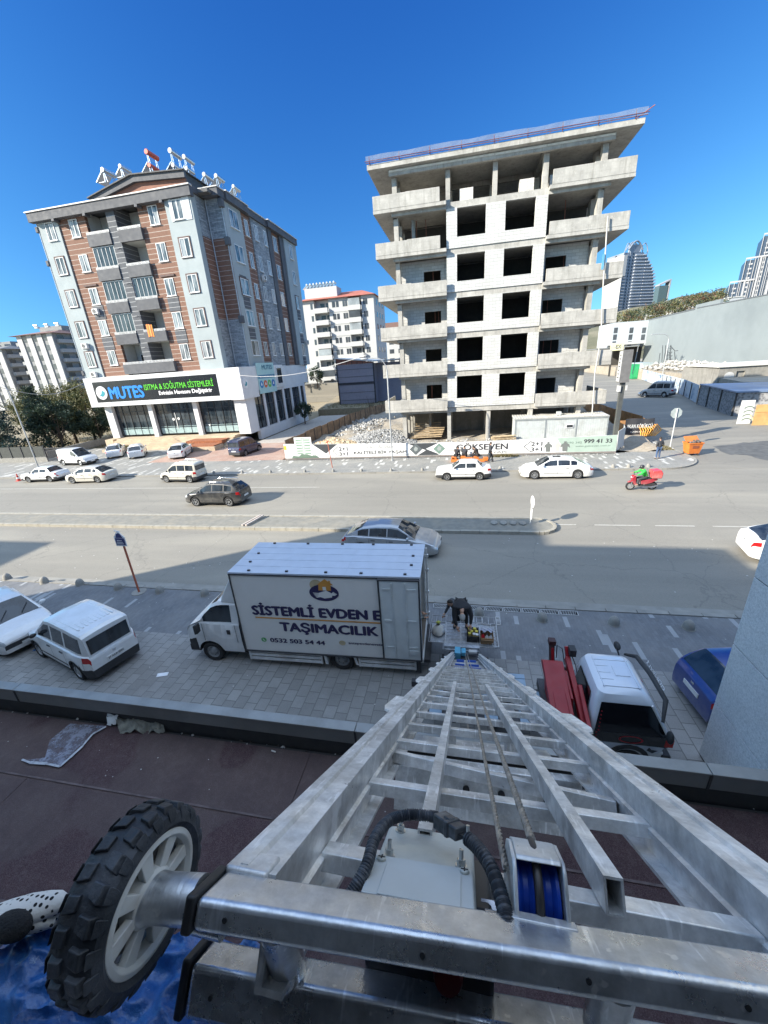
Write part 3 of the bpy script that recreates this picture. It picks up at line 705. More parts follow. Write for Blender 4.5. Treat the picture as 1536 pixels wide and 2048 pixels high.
# bottom band of the photographs/graphics
poly('print_triangle', [(-14.65,zt(-14.6)-.02),(-12.05,zt(-12)-.02),(-13.3,.62)], BLKI)
poly('print_green', [(8.1,zt(8)-.01),(12.98,zt(13)-.01),(12.98,zbF+.02),(9.0,zbF+.02)], GRN)
poly('print_dark', [(-5.2,zt(-5)-.02),(-2.2,zt(-2)-.02),(-3.4,.85),(-2.0,zbF+.02),(-4.2,zbF+.02),(-3.4,.72)], BLKI)
def diamond(cx, cz, r, mat, name='print_diamond', lift=.006): poly(name, [(cx-r*1.1,cz),(cx,cz+r),(cx+r*1.1,cz),(cx,cz-r)], mat, lift)
diamond(-4.35, .83, .56, flat("print_photo_dark", (.10,.115,.12))); diamond(-2.15, .83, .60, WHT, lift=.005); diamond(-2.15, .83, .52, flat("print_photo_green", (.16,.24,.20)))
for cx, s in ((-4.35, .2), (-2.15, .22)):
 poly('print_detail', [(cx-s,.85),(cx-s*.2,1.1),(cx+s,.95),(cx+s*.7,.7),(cx-s*.4,.62)], flat("print_detail_mid", (.30,.33,.32)), .008)
poly('print_strip', [(-5.9,.30),(-4.4,.30),(-4.25,.44),(-5.75,.44)], GRY); poly('print_strip', [(-1.5,.52),(.1,.52),(-.05,.68),(-1.6,.68)], GRY)
def bt(s, x0, x1, z0, z1, mat, bold=.0, shear=0): return text('banner_text', s, mat, hb, (x0, FY-.008, z0), (1,0,0), (0,0,1), x1-x0, z1-z0, bold=bold, world=True, shear=shear)
TX = flat("print_black", (.045,.045,.05)); TG = flat("print_dark_green", (.16,.22,.18))
def ow(px, py): p = onY(px, py, FY); return p.x, p.z
bt("KALİTELİ BİR YAŞAM", -10.45, -5.25, .42, .86, TX, .03)
bt("Her Açıdan", -9.1, -6.55, .92, 1.34, flat("print_thin_grey", (.28,.27,.26)), 0, .35)
bt("2+1", -11.95, -11.05, .86, 1.24, TX, .03); bt("3+1", -11.95, -11.05, .36, .74, TX, .03)
for cx, w2, d in ((-12.6, .62, 1), (5.4, .62, 1)):
 cz = .82; mb = MB()
 for a, b in (((cx, cz), (cx+w2, cz+.5)), ((cx, cz), (cx+w2, cz-.5))):
  mb.beam((a[0], FY-.008, a[1]), (b[0], FY-.008, b[1]), .01, .05, up=(0,0,1))
 part('print_bracket', mb, TX, hb, world=True)
bt("GÖKSEVEN", -.60, 4.02, .62, 1.30, TX, .035); bt("YAPI", 2.7, 3.9, .30, .46, TX, 0)
bt("2+1", 6.0, 6.95, .86, 1.24, TX, .03); bt("3+1", 6.0, 6.95, .36, .74, TX, .03)
bt("+90 342", 8.95, 10.2, .98, 1.16, TG, 0); bt("999 41 33", 10.35, 12.6, .98, 1.34, TX, .035); bt("www.gokseven.com.tr", 9.7, 12.55, .62, .82, TG, 0); bt("gayrimenkul", 11.5, 12.5, .40, .48, GRY, 0)
# printed figures and little building picture
fig = flat("print_figure", (.16,.17,.16)); fig2 = flat("print_figure_light", (.50,.48,.44))
for cx, s, mt in ((7.45, 1, fig), (8.25, .8, fig2), (9.75-.9, 1.15, fig), ):
 poly('print_person', [(cx-.16*s,.30),(cx-.2*s,.75),(cx-.34*s,.62),(cx-.26*s,.95),(cx-.09*s,1.05),(cx-.1*s,1.2),(cx+.1*s,1.2),(cx+.09*s,1.05),(cx+.3*s,.92),(cx+.38*s,.6),(cx+.2*s,.76),(cx+.2*s,.30)], mt, .007)
mb = MB(); mb.box(-16.5, -14.7, FY-.03, FY-.001, .35, 2.32); part('picture_board', mb, WHT, hb, world=True)
pg = flat("print_leaf_green", (.22,.32,.24)); mb = MB()
for k in range(6): mb.box(-16.35, -15.75, FY-.036, FY-.031, .62+k*.27, .76+k*.27); mb.box(-15.45, -14.85, FY-.036, FY-.031, .62+k*.27, .76+k*.27)
mb.box(-15.72, -15.66, FY-.036, FY-.031, .5, 2.2); mb.box(-15.54, -15.48, FY-.036, FY-.031, .5, 2.2); mb.box(-16.2,-15.0,FY-.036,FY-.031,2.2,2.25)
part('print_tower', mb, pg, hb, world=True)
poly('print_shrubs', [(-17.0,.25),(-16.8,.5),(-16.2,.42),(-15.9,.62),(-15.3,.6),(-14.8,.45),(-14.4,.5),(-14.1,.25)], flat("print_shrub", (.13,.19,.14)), .04)
mb = MB(); mb.box(-17.7,-17.45, FY-.02, FY-.002, 1.1, 1.5); part('yellow_tag', mb, flat("yellow_tag", (.7,.62,.05)), hb, world=True)
# hoarding returns: right side turning away, left run of rusty sheets, orange boards
rm = flat("hoarding_side", (.50,.50,.47)); rs = M("rusty_sheet_fence", (.30,.19,.11), .85, var=.3, scale=1.5, dirt=(.16,.11,.07), dscale=1.1, damt=.8)
mb = MB()
P_ = [(13.02,36.5),(13.9,37.6),(14.3,39.2)]
for a, b in zip(P_[:-1], P_[1:]): mb.beam((*a, 1.1), (*b, 1.25), .04, 1.7)
solo('hoarding_return', mb, rm, 'pale metal hoarding corner turning back beside the tall sign pole', 'hoarding')
def rusty(name, label, pts, z, h, mat, grp):
 t = thing(name, label, 'fence', (pts[0][0], pts[0][1], z), 0, grp); mb = MB(); pm_ = MB()
 for (a, b) in zip(pts[:-1], pts[1:]):
  a3, b3 = Vector((*a, z)), Vector((*b, z)); n = max(1, round((b3-a3).length/2.2))
  for i in range(n):
   p, q = a3+(b3-a3)*(i/n), a3+(b3-a3)*((i+1)/n); hh = h+random.uniform(-.06, .06)
   mb.beam(p+Vector((0,0,hh/2)), q+Vector((0,0,hh/2))-(q-p)*.01, .03, hh); pm_.beam(p+Vector((.05,0,0)), p+Vector((.05,0,hh)), .07, .07)
 part('sheet', mb, mat, t, world=True); part('post', pm_, M("fence_post_steel", (.12,.10,.09), .8), t, world=True)
 return t
rusty('site_fence', 'rusty brown sheet fence running back along the left of the construction plot', [(-17.7,36.9),(-17.2,44),(-16.4,54),(-15.0,64),(-12,74)], .1, 1.9, rs, None)
orm = M("orange_board", (.55,.27,.10), .8, var=.25, scale=2, dirt=(.35,.25,.16), dscale=1.5)
rusty('orange_fence', 'orange and brown plywood fence along the side street by the dark banner', [(14.9,42.2),(17.6,42.6),(17.9,44.8),(17.4,52),(17.0,62)], .05, 1.8, orm, None)
bn = thing('dark_banner', 'black banner with white lettering fixed to the orange fence', 'banner', (16,41.9,.6))
a = onY(1252,838,41.9); b = onY(1304,872,41.9)
mb = MB(); mb.grid([[(a.x+(b.x-a.x)*i/10, 41.9+.05*sin(i*1.3), b.z+(a.z-b.z)*j/4+.04*sin(i*.6)) for i in range(11)] for j in range(5)]); part('cloth', mb, TX, bn, world=True, smooth=60)
text('banner_text', "AKAN KÖRÜKCÜ", WHT, bn, (a.x+.15, 41.82, b.z+(a.z-b.z)*.48), (1,0,0), (0,0,1), (b.x-a.x)*.88, (a.z-b.z)*.26, bold=.02, world=True)
text('banner_text', "GÜVEN AJANSI", WHT, bn, (a.x+.5, 41.82, b.z+(a.z-b.z)*.2), (1,0,0), (0,0,1), (b.x-a.x)*.55, (a.z-b.z)*.14, bold=.02, world=True)
mb = MB()
for i in range(9): mb.tube([(16.6+i*.2,42.0,1.5),(16.8+i*.22,41.7,1.0),(16.7+i*.15,41.3,.5)], .05, 5)
solo('torn_tarpaulin', mb, M("orange_tarp", (.75,.33,.05), .7), 'strips of torn orange tarpaulin hanging off the fence end beside the black banner', 'tarpaulin')
# gravel heaps and rubble on the plot
def rock(mb, c, r, mi=0):
 """one broken stone: jittered low-poly lump"""
 vs = []; fs = [(0,1,2),(0,2,3),(0,3,4),(0,4,1),(5,2,1),(5,3,2),(5,4,3),(5,1,4)]
 a = random.uniform(0, 6)
 for p in ((0,0,1),(1,0,0),(0,1,0),(-1,0,0),(0,-1,0),(0,0,-1)):
  q = Vector((p[0]*cos(a)-p[1]*sin(a), p[0]*sin(a)+p[1]*cos(a), p[2]*.75)); vs.append(Vector(c)+q*r*random.uniform(.6, 1.25))
 mb.add(vs, fs, mi)
gr = [M("grey_gravel_a", (.33,.325,.31), .9), M("grey_gravel_b", (.21,.21,.20), .9), M("grey_gravel_c", (.44,.43,.41), .9)]
mb = MB()
for i in range(5200):
 a, r = random.uniform(0, 2*pi), random.random()**.5
 x, y = -8.6+4.6*r*cos(a), 42.8+4.4*r*sin(a)
 if x > -6.3 and y > 41: continue
 z = .6+1.15*max(0, 1-r)**.8+random.uniform(0, .08); rock(mb, (x, y, z), random.uniform(.05, .15), random.choice((0,0,1,2)))
solo('gravel_heap', mb, gr, 'heap of grey crushed gravel on the plot left of the unfinished building', 'gravel', kind='stuff')
ye = [M("yellow_rock_a", (.50,.38,.23), .9), M("yellow_rock_b", (.62,.50,.33), .9), M("yellow_rock_c", (.34,.24,.15), .9)]
mb = MB()
for i in range(2600):
 a, r = random.uniform(0, 2*pi), random.random()**.6
 x, y = -13.4+3.5*r*cos(a), 39.9+2.3*r*sin(a); z = .5+.85*max(0, 1-r)**.9; rock(mb, (x, y, z+random.uniform(0,.1)), random.uniform(.06, .28)*(1.2-r*.4), random.choice((0,1,1,2)))
solo('rubble_heap', mb, ye, 'heap of yellow broken rock behind the left part of the hoarding', 'rubble', kind='stuff')
mb = MB()
for i in range(1500):
 x = random.uniform(-16.5, 14); y = random.uniform(37, 41.4); rock(mb, (x, y, .35+.3*min(1,(y-37)/3)+random.uniform(0,.08)), random.uniform(.03, .15), random.choice((0,1,2)))
for i in range(500):
 x = random.gauss(-16.0, 1.2); y = random.uniform(44, 60); rock(mb, (x+2.6, y, .75+random.uniform(0,.1)), random.uniform(.06, .3), random.choice((0,1,2)))
for i in range(260):
 x = random.uniform(-18.5, 13.5); rock(mb, (x, 36.25+random.uniform(-.22,.2), .03), random.uniform(.02, .07), random.choice((0,2)))
for i in range(200):
 rock(mb, (random.uniform(13.6,18), random.uniform(37.5,41.5), .03), random.uniform(.02, .12), random.choice((0,1,2)))
solo('loose_stones', mb, gr, 'loose grey stones and rubble scattered along the foot of the hoarding', 'stones', kind='stuff')
# ================================================================== BROWN AND GREY APARTMENT BLOCK WITH SHOP (front Y=48)
GREYR = M("grey_blue_render", (.34,.38,.385), .85, var=.05, scale=.6, dirt=(.31,.35,.35), dscale=.5, damt=.5)
CHAR = M("charcoal_trim", (.085,.088,.098), .75, var=.08, scale=1, dirt=(.13,.13,.135), dscale=.6)
def clad(name, col, line, period=.52, off=0.0, lw=.09):
 m, t, b = nodes(name); p = wpos(t); sx = N(t, "ShaderNodeSeparateXYZ"); L(t, p, sx.inputs[0])
 fz = mth(t, 'FRACT', mth(t, 'DIVIDE', mth(t, 'ADD', sx.outputs[2], off), period)); ln = mth(t, 'LESS_THAN', fz, lw)
 c = ramp(t, noise(t, p, 3, 6, .7), [(.3, tuple(x*.82 for x in col)), (.7, tuple(x*1.15 for x in col))])
 c = mixc(t, ln, c, line); L(t, c, b.inputs['Base Color']); b.inputs['Roughness'].default_value = .85
 bump(t, b, mth(t, 'SUBTRACT', 1.0, ln), .4, .02); return m
BRN = clad("brown_cladding", (.20,.105,.072), (.44,.38,.33)); GST = clad("dark_striped_cladding", (.10,.105,.115), (.42,.42,.42));
def ledge():
 m, t, b = nodes("split_ledgestone"); p = wpos(t); sx = N(t, "ShaderNodeSeparateXYZ"); L(t, p, sx.inputs[0]); cb = N(t, "ShaderNodeCombineXYZ")
 L(t, mth(t, 'ADD', sx.outputs[0], sx.outputs[1]), cb.inputs[0]); L(t, sx.outputs[2], cb.inputs[1])
 br = N(t, "ShaderNodeTexBrick"); L(t, cb.outputs[0], br.inputs['Vector']); br.inputs['Scale'].default_value = 1
 br.inputs['Brick Width'].default_value = .7; br.inputs['Row Height'].default_value = .17; br.inputs['Mortar Size'].default_value = .012
 br.inputs['Color1'].default_value = rgb((.13,.15,.17)); br.inputs['Color2'].default_value = rgb((.38,.41,.43)); br.inputs['Mortar'].default_value = rgb((.07,.08,.09))
 L(t, mixc(t, .4, br.outputs[0], ramp(t, noise(t, p, 4, 5, .7), [(.35, (.12,.14,.16)), (.65, (.42,.45,.47))])), b.inputs['Base Color']); b.inputs['Roughness'].default_value = .9
 bump(t, b, br.outputs[0], .6, .03); return m
LST = ledge()
PVC = M("white_upvc", (.72,.72,.71), .35, var=.03)
def glassm(name, a, b_, r=.06):
 m, t, b = nodes(name); p = opos(t)
 L(t, ramp(t, noise(t, scalev(t, p, (1.2, 1.2, .25)), 1.6, 2), [(.42, a), (.58, b_)]), b.inputs['Base Color'])
 b.inputs['Roughness'].default_value = r; b.inputs['Specular IOR Level'].default_value = .8; return m
GLS = glassm("window_glass_curtain", (.05,.065,.075), (.33,.35,.35)); GLD = glassm("window_glass_dark", (.015,.022,.028), (.05,.065,.075), .04)
B1 = thing('apartment_block', 'five storey brown and grey apartment block over a heating shop', 'building', (-40,58,0))
FL = [25.1-3.6*k for k in range(5)]          # window sill heights, top storey first
Zt, Zb = 27.45, 9.25
Yf, Yr = 48.0, 70.0
def strip(name, x0, x1, y, mat, zb=Zb, zt=Zt, dy=.4):
 mb = MB(); mb.box(x0, x1, y, y+dy, zb, zt); return part(name, mb, mat, B1, world=True)
mb = MB(); mb.box(-50.3,-27.9,50.62,Yr-.1,Zb-.2,Zt-.05).box(-50.3,-44.0,48.35,50.59,Zb-.2,Zt-.05).box(-36.4,-29.55,48.35,50.59,Zb-.2,Zt-.05); part('core_wall', mb, GREYR, B1, world=True)
strip('render_bay', -50.45, -47.6, 47.86, GREYR, dy=.6); strip('brown_bay', -47.59, -43.82, 48.0, BRN); strip('brown_bay', -36.58, -32.72, 48.0, BRN); strip('render_bay', -32.7, -29.38, 47.55, GREYR, dy=.9)
mb = MB(); mb.box(-50.8,-50.46,48.1,Yr,Zb-.2,Zt-.03); part('side_wall', mb, GREYR, B1, world=True)
mb = MB(); mb.box(-29.52,-29.36,48.46,50.4,Zb,Zt-.01); part('stone_return', mb, LST, B1, world=True)
for z0, z1, mt in ((23.6,Zt,LST),(15.0,23.59,BRN),(Zb,14.99,LST)):
 mb = MB(); mb.box(-29.35,-27.42,50.25,50.6,z0,z1); part('corner_wall', mb, mt, B1, world=True)
 if mt is BRN: mb = MB(); mb.box(-29.37,-29.3,48.47,50.24,z0,z1); part('corner_wall', mb, mt, B1, world=True)
mb = MB(); mb.tube([(-29.2,50.15,Zb),(-29.2,50.15,Zt)], .07, 8); mb.tube([(-27.3,50.15,Zb),(-27.3,50.15,Zt-.6)], .07, 8); mb.tube([(-50.6,47.9,Zb-1),(-50.6,47.9,Zt-.2)], .07, 8)
part('downpipe', mb, M("downpipe_grey", (.42,.46,.48), .4), B1, world=True)
mb = MB()
for z in (26.9, 23.2, 14.9): mb.obox((-27.25,50.1,z),(.28,0,0),(0,.28,0),(0,0,.42))
for z in (26.4, 22.9, 10): mb.obox((-50.75,47.95,z),(.2,0,0),(0,.2,0),(0,0,.3))
part('hopper', mb, CHAR, B1, world=True, bevel=.06)
# facade towards the side (X=-27.4)
XS = -27.4
def sstrip(name, y0, y1, mat, zb=Zb, zt=Zt, dx=.0):
 mb = MB(); mb.box(XS-.4, XS+dx, y0, y1, zb, zt); part(name, mb, mat, B1, world=True)
segs = [(50.61,54.7,GREYR,.0),(54.71,57.1,BRN,-.12),(57.11,61.7,LST,.02),(61.71,62.9,CHAR,.16),(62.91,65.6,BRN,-.1),(65.61,66.9,CHAR,.16),(66.91,71.6,GREYR,.3)]
for y0, y1, mt, dx in segs: sstrip('side_bay', y0, y1, mt, dx=dx)
# windows: frame (+sill), pane, mullion on either facade
def win(x, y, z, wd, h, face='F', surround=None, parent=None, glass=None, sill=True, mull=.5):
 P = parent or B1
 def bx(mb, u0, u1, d0, d1, v0, v1):
  if face == 'F': mb.box(x+u0, x+u1, y-d1, y-d0, z+v0, z+v1)
  elif face == 'R': mb.box(x+d0, x+d1, y+u0, y+u1, z+v0, z+v1)
 fr = MB(); f = .07
 bx(fr, 0, wd, .01, .07, h-f, h); bx(fr, 0, wd, .01, .07, 0, f); bx(fr, 0, f, .01, .07, f, h-f); bx(fr, wd-f, wd, .01, .07, f, h-f); bx(fr, wd*mull-.04, wd*mull+.04, .01, .065, f, h-f)
 if sill: bx(fr, -.08, wd+.08, .01, .16, -.07, -.002)
 w = part('window', fr, PVC, P, world=True)
 g = MB(); bx(g, f, wd-f, -.02, .03, f, h-f); part('pane', g, glass or GLS, w, world=True)
 if surround:
  s = MB(); k = .13; bx(s, -k, 0-.003, 0, .085, -k, h+k); bx(s, wd+.003, wd+k, 0, .085, -k, h+k); bx(s, 0, wd, 0, .085, h+.003, h+k); bx(s, 0, wd, 0, .083, -k, -.073); part('surround', s, surround, w, world=True)
 return w
SURR = M("brown_surround", (.13,.085,.075), .8)
for k, z in enumerate(FL):
 sr = SURR if k else None
 win(-49.45, 47.86, z, 1.2, 1.85, 'F', sr); win(-46.15, 48.0, z, 1.2, 1.82); win(-35.25, 48.0, z, 1.22, 1.85); win(-31.8, 47.55, z, 1.25, 1.85, 'F', sr)
 if k in (0,):
  mb = MB(); mb.box(-32.15,-31.85,47.49,47.548,z-.15,z+2.1).box(-30.5,-29.6,47.49,47.548,z-.15,z+2.1); part('white_panel', mb, M("pale_panel", (.58,.61,.62), .8), B1, world=True)
 if k >= 2: # dark striped panels between windows of the brown bays
  mb = MB(); mb.box(-46.35,-44.75,47.95,47.998,z+2.0-.1,z+3.45) if k > 2 else None; mb.box(-35.4,-33.9,47.95,47.998,z+1.95,z+3.45) if k > 2 else None
  if k == 2: mb.box(-46.6,-44.7,47.86,47.999,z+2.05,z+2.25); mb.box(-35.6,-33.7,47.86,47.999,z+2.05,z+2.25)
  part('window_panel', mb, GST if k > 2 else SURR, B1, world=True)
 # side windows
 win(XS, 51.7, z, 2.0, 1.85, 'R', sr if k == 2 else None); win(XS-.12, 55.5, z, .95, 1.8, 'R'); win(XS+.02, 57.8, z, .9, 1.8, 'R'); win(XS+.02, 60.4, z, .95, 1.8, 'R'); win(XS-.1, 63.7, z, 1.2, 1.9, 'R'); win(XS+.3, 68.6, z, 1.3, 1.9, 'R', sr if k == 2 else None)
mb = MB()
for k in (2, 3, 4): z = FL[k]; mb.box(XS+.001, XS+.05, 51.8, 53.4, z+2.05 if k > 2 else z+2.0, z+3.4 if k > 2 else z+2.2)
for k in (2,3,4): z = FL[k]; mb.box(XS+.301, XS+.35, 68.6, 69.9, z-1.6, z-.15)
part('window_panel', mb, GST, B1, world=True)
# balcony bays
CREAM = M("balcony_cream_render", (.56,.56,.52), .85, var=.05)
RAILM = M("white_railing", (.66,.66,.65), .4)
mb = MB()
mb.box(-43.8,-36.6,50.3,50.58,Zb,Zt)
mb.box(-43.99,-43.83,48.41,50.29,Zb,Zt); mb.box(-36.57,-36.41,48.41,50.29,Zb,Zt)
part('balcony_back_wall', mb, CREAM, B1, world=True)
mb = MB(); mb.box(-40.68,-39.52,47.75,50.2,Zb+1.5,Zt); part('balcony_pier', mb, GST, B1, world=True)
mb = MB()
for k in range(5):
 for sgn in (0, 1): mb.tube([(-39.9+.25*sgn, 47.74, FL[k]-1.75),(-40.0+.25*sgn, 47.35, FL[k]-2.0)], .03, 5)
part('drain_spout', mb, CHAR, B1, world=True)
closed = {(1,0),(2,0),(3,0),(2,1)}
for k, z in enumerate(FL):
 fl = z-1.0
 mb = MB(); mb.box(-43.81,-36.59,48.05,50.28,fl-.22,fl); part('balcony_slab', mb, CREAM, B1, world=True)
 for j, (x0, x1) in enumerate(((-43.9,-40.72),(-39.58,-36.45))):
  if k == 4 and j == 0: x0, x1 = -43.9, -36.3
  if k == 4 and j == 1: continue
  bal = MB(); bal.box(x0, x1, 47.5 if k == 4 else 47.62, 47.95, fl-.25, z-.05); bal.box(x0, x0+.12, 47.95, 48.3, fl-.25, z-.05); bal.box(x1-.12, x1, 47.95, 48.3, fl-.25, z-.05)
  bo = part('balcony', bal, CHAR, B1, world=True)
  r = MB(); r.box(x0, x1, 47.66, 47.74, z+.06, z+.12); r.box(x0, x1, 47.66, 47.74, z-.045, z+.0); r.box(x0,x1,47.67,47.73,z+.17,z+.21)
  n = 6 if k < 4 else 14
  for i in range(n+1): xx = x0+.04+(x1-x0-.08)*i/n; r.box(xx-.02, xx+.02, 47.68, 47.72, z-.045, z+.2)
  part('railing', r, RAILM, bo, world=True)
  if (k, j) in closed:
   gl = MB(); gl.box(x0+.12, x1-.12, 47.9, 47.93, z+.22, z+2.25); part('folding_glass', gl, GLD, bo, world=True)
   fr = MB()
   for i in range(6): xx = x0+.12+(x1-x0-.24)*i/5; fr.box(xx-.025, xx+.025, 47.86, 47.90, z+.22, z+2.25)
   fr.box(x0+.12, x1-.12, 47.86, 47.9, z+2.2, z+2.3); part('glass_frame', fr, RAILM, bo, world=True)
 for x0 in (-43.2, -38.3):
  win(x0, 50.3, fl+.05, .95, 2.15, 'F', None, glass=GLD, sill=False); win(x0+1.5 if x0 < -40 else x0+.97, 50.3, z+.0, .5, 1.2, 'F', None, glass=GLD, sill=False)
# eaves band and flat parapet
mb = MB()
mb.box(-50.95,-29.1,47.2,47.85,27.02,27.93).box(-50.95,-29.1,47.851,48.9,Zt+.005,28.1).box(-29.09,-27.1,49.4,50.9,Zt+.005,28.2); mb.box(-27.75,-26.9,50.91,56,Zt+.006,28.25); mb.box(-27.8,-27.1,56.01,61.3,Zt+.006,28.2); mb.box(-27.8,-26.8,61.31,71.7,Zt+.006,28.25)
mb.box(-50.95,-50.3,48.91,71.7,Zt+.006,28.25); mb.box(-50.3,-27.8,71.0,71.7,Zt+.006,28.25)
part('eaves_band', mb, CHAR, B1, world=True)
mb = MB(); mb.box(-51.05,-29.0,47.08,47.6,27.935,28.05); mb.box(-29.5,-27.0,49.3,50.9,28.205,28.3); mb.box(-27.3,-26.8,50.9,56.05,28.26,28.36); mb.box(-27.3,-27.0,56.06,61.3,28.21,28.31); mb.box(-27.3,-26.7,61.3,71.8,28.26,28.36)
part('gutter_trim', mb, M("pale_gutter", (.58,.56,.53), .5, dirt=(.40,.38,.36), dscale=1), B1, world=True)
mb = MB(); mb.box(-50.3,-27.8,48.6,71.0,27.6,27.95); part('roof_deck', mb, M("roof_dark", (.12,.12,.12), .9), B1, world=True)
mb = MB()
for x in (-47.6, -43.2, -36.2, -33.0): mb.add([(x,47.1,26.75),(x+.35,47.1,26.75),(x+.35,47.9,26.75),(x,47.9,26.75),(x,47.15,27.01),(x+.35,47.15,27.01),(x+.35,47.9,27.01),(x,47.9,27.01)],[(0,3,2,1),(4,5,6,7),(0,1,5,4),(1,2,6,5),(2,3,7,6),(3,0,4,7)])
part('eaves_bracket', mb, CHAR, B1, world=True)
# pitched gable over the front, dark fascia, brown infill, roof behind
g0, g1, gp1, gp2 = -42.0, -29.9, -37.2, -36.2
mb = MB(); fn = lambda u, v, d: (u, d, v)
mb.prism([(-42.4,28.3),(-36.6,29.5),(-30.3,29.35),(-30.3,29.0),(-30.3,28.31)], fn, 48.8, 49.0); part('gable_infill', mb, M("gable_brown", (.27,.13,.09), .85, var=.1), B1, world=True)
mb = MB(); mb.prism([(-42.9,28.75),(-36.7,30.15),(-30.1,29.75),(-30.1,29.1),(-36.5,29.5),(-42.4,28.3)], fn, 48.4, 48.79); part('gable_fascia', mb, CHAR, B1, world=True)
mb = MB(); mb.prism([(-42.95,28.8),(-36.7,30.2),(-30.05,29.8),(-30.05,29.7),(-36.7,30.08),(-42.95,28.7)], fn, 48.2, 69); mb.prism([(-30.3,28.0),(-30.3,29.69),(-36.7,30.07),(-42.3,28.7),(-42.3,28.0)], fn, 49.01, 68.8)
part('pitched_roof', mb, M("roof_sheet_dark", (.10,.10,.10), .8), B1, world=True)
# ---- shop storey
mb = MB(); mb.box(-48.3,-28.6,49.3,66.9,1.1,9.0); mb.box(-48.2,-28.7,66.91,68,1.1,6.4)
part('shop_core', mb, M("shop_dark_interior", (.035,.037,.04), .8), B1, world=True)
WP = M("white_composite_panel", (.66,.665,.67), .4, var=.03, scale=.8, dirt=(.52,.52,.52), dscale=.7, damt=.4)
mb = MB(); mb.box(-50.15,-28.85,46.9,47.4,8.75,9.3).box(-50.15,-28.85,46.9,47.4,5.55,6.12).box(-50.15,-48.9,46.9,47.4,6.121,8.749).box(-30.3,-28.85,46.9,47.4,6.121,8.749).box(-50.15,-28.85,47.41,49.2,5.55,9.28)
mb.box(-28.84,-27.05,46.9,51.0,5.5,9.35); mb.box(-28.84,-27.05,51.01,59.6,6.3,9.4)
part('sign_fascia', mb, WP, B1, world=True, bevel=.01)
mb = MB()
for x in (-48.45, -42.0, -35.05, -28.9): mb.box(x-.33, x+.33, 47.95, 48.6, 1.1, 5.55)
mb.box(-28.9,-27.3,47.5,49.9,1.1,5.49); mb.box(-49.3,-48.8,48,60,1.1,5.5)
for y in (52.6, 55.9, 59.0, 62.0, 65.6): mb.box(-27.7,-27.22,y-.28,y+.28,1.1,6.25)
mb.box(-27.7,-27.25,49.91,67.9,-.1,1.3); mb.box(-27.7,-27.25,49.9,67.9,5.9,6.29); mb.box(-27.7,-27.2,67.3,67.9,1.1,6.29); mb.box(-27.75,-27.3,59.61,70,6.3,9.25)
part('shop_pillar', mb, WP, B1, world=True)
mb = MB()
for a, b in ((-48.1,-42.35),(-41.65,-35.4),(-34.7,-29.25)): mb.box(a, b, 48.5, 48.53, 1.3, 5.5)
for a, b in ((49.95,52.3),(52.9,55.6),(56.2,58.7),(59.3,61.7),(62.3,65.3),(65.9,67.2)): mb.box(-27.72, -27.45, a, b, 1.35 if a < 59 else (2.9 if a > 62 else 1.3), 5.85)
sg = part('shop_glass', mb, GLD, B1, world=True)
mb = MB()
for a, b in ((-48.1,-42.35),(-41.65,-35.4),(-34.7,-29.25)):
 for i in range(6): x = a+(b-a)*i/5; mb.box(x-.04, x+.04, 48.44, 48.499, 1.3, 5.5)
 mb.box(a, b, 48.44, 48.497, 4.55, 4.63); mb.box(a, b, 48.44, 48.497, 1.3, 1.36); mb.box(a,b,48.44,48.497,5.42,5.5)
for a, b in ((49.95,52.3),(52.9,55.6),(56.2,58.7),(59.3,61.7),(62.3,65.3),(65.9,67.2)):
 for i in range(3): y = a+(b-a)*i/2; mb.box(-27.449, -27.38, y-.05, y+.05, 1.35, 5.85)
 mb.box(-27.449,-27.385,a,b,4.3,4.4)
part('shopfront_frame', mb, M("dark_alu_frame", (.04,.042,.045), .4, .4), B1, world=True)
mb = MB()
for a, b in ((-47.6,-42.8),(-41.4,-35.8),(-34.5,-29.6)):
 mb.box(a, b, 48.47, 48.498, 2.3, 2.36); mb.box(a, b, 48.46, 48.495, 1.4, 2.15)
part('frosted_band', mb, M("frosted_film", (.30,.40,.40), .4), B1, world=True)
mb = MB(); random.seed(5)
for a, b in ((-47.6,-42.8),(-41.4,-35.8),(-34.5,-29.6)):
 for i in range(9): x = random.uniform(a, b-.6); mb.box(x, x+random.uniform(.2,.6), 48.57, 48.8, 1.3, random.uniform(2.4, 3.4))
part('shop_stock', mb, M("stock_boxes", (.30,.29,.26), .7, var=.5, scale=1.5), B1, world=True)
mb = MB(); mb.lathe([(0,0),(.18,0),(.18,.012),(0,.012)], (-39.1,48.43,3.3), (0,-1,0), 20).lathe([(0,0),(.18,0),(.18,.012),(0,.012)], (-38.3,48.43,3.35), (0,-1,0), 20); mb.box(-38.75,-38.68,48.41,48.44,2,4.2)
part('door_decal', mb, PVC, B1, world=True)
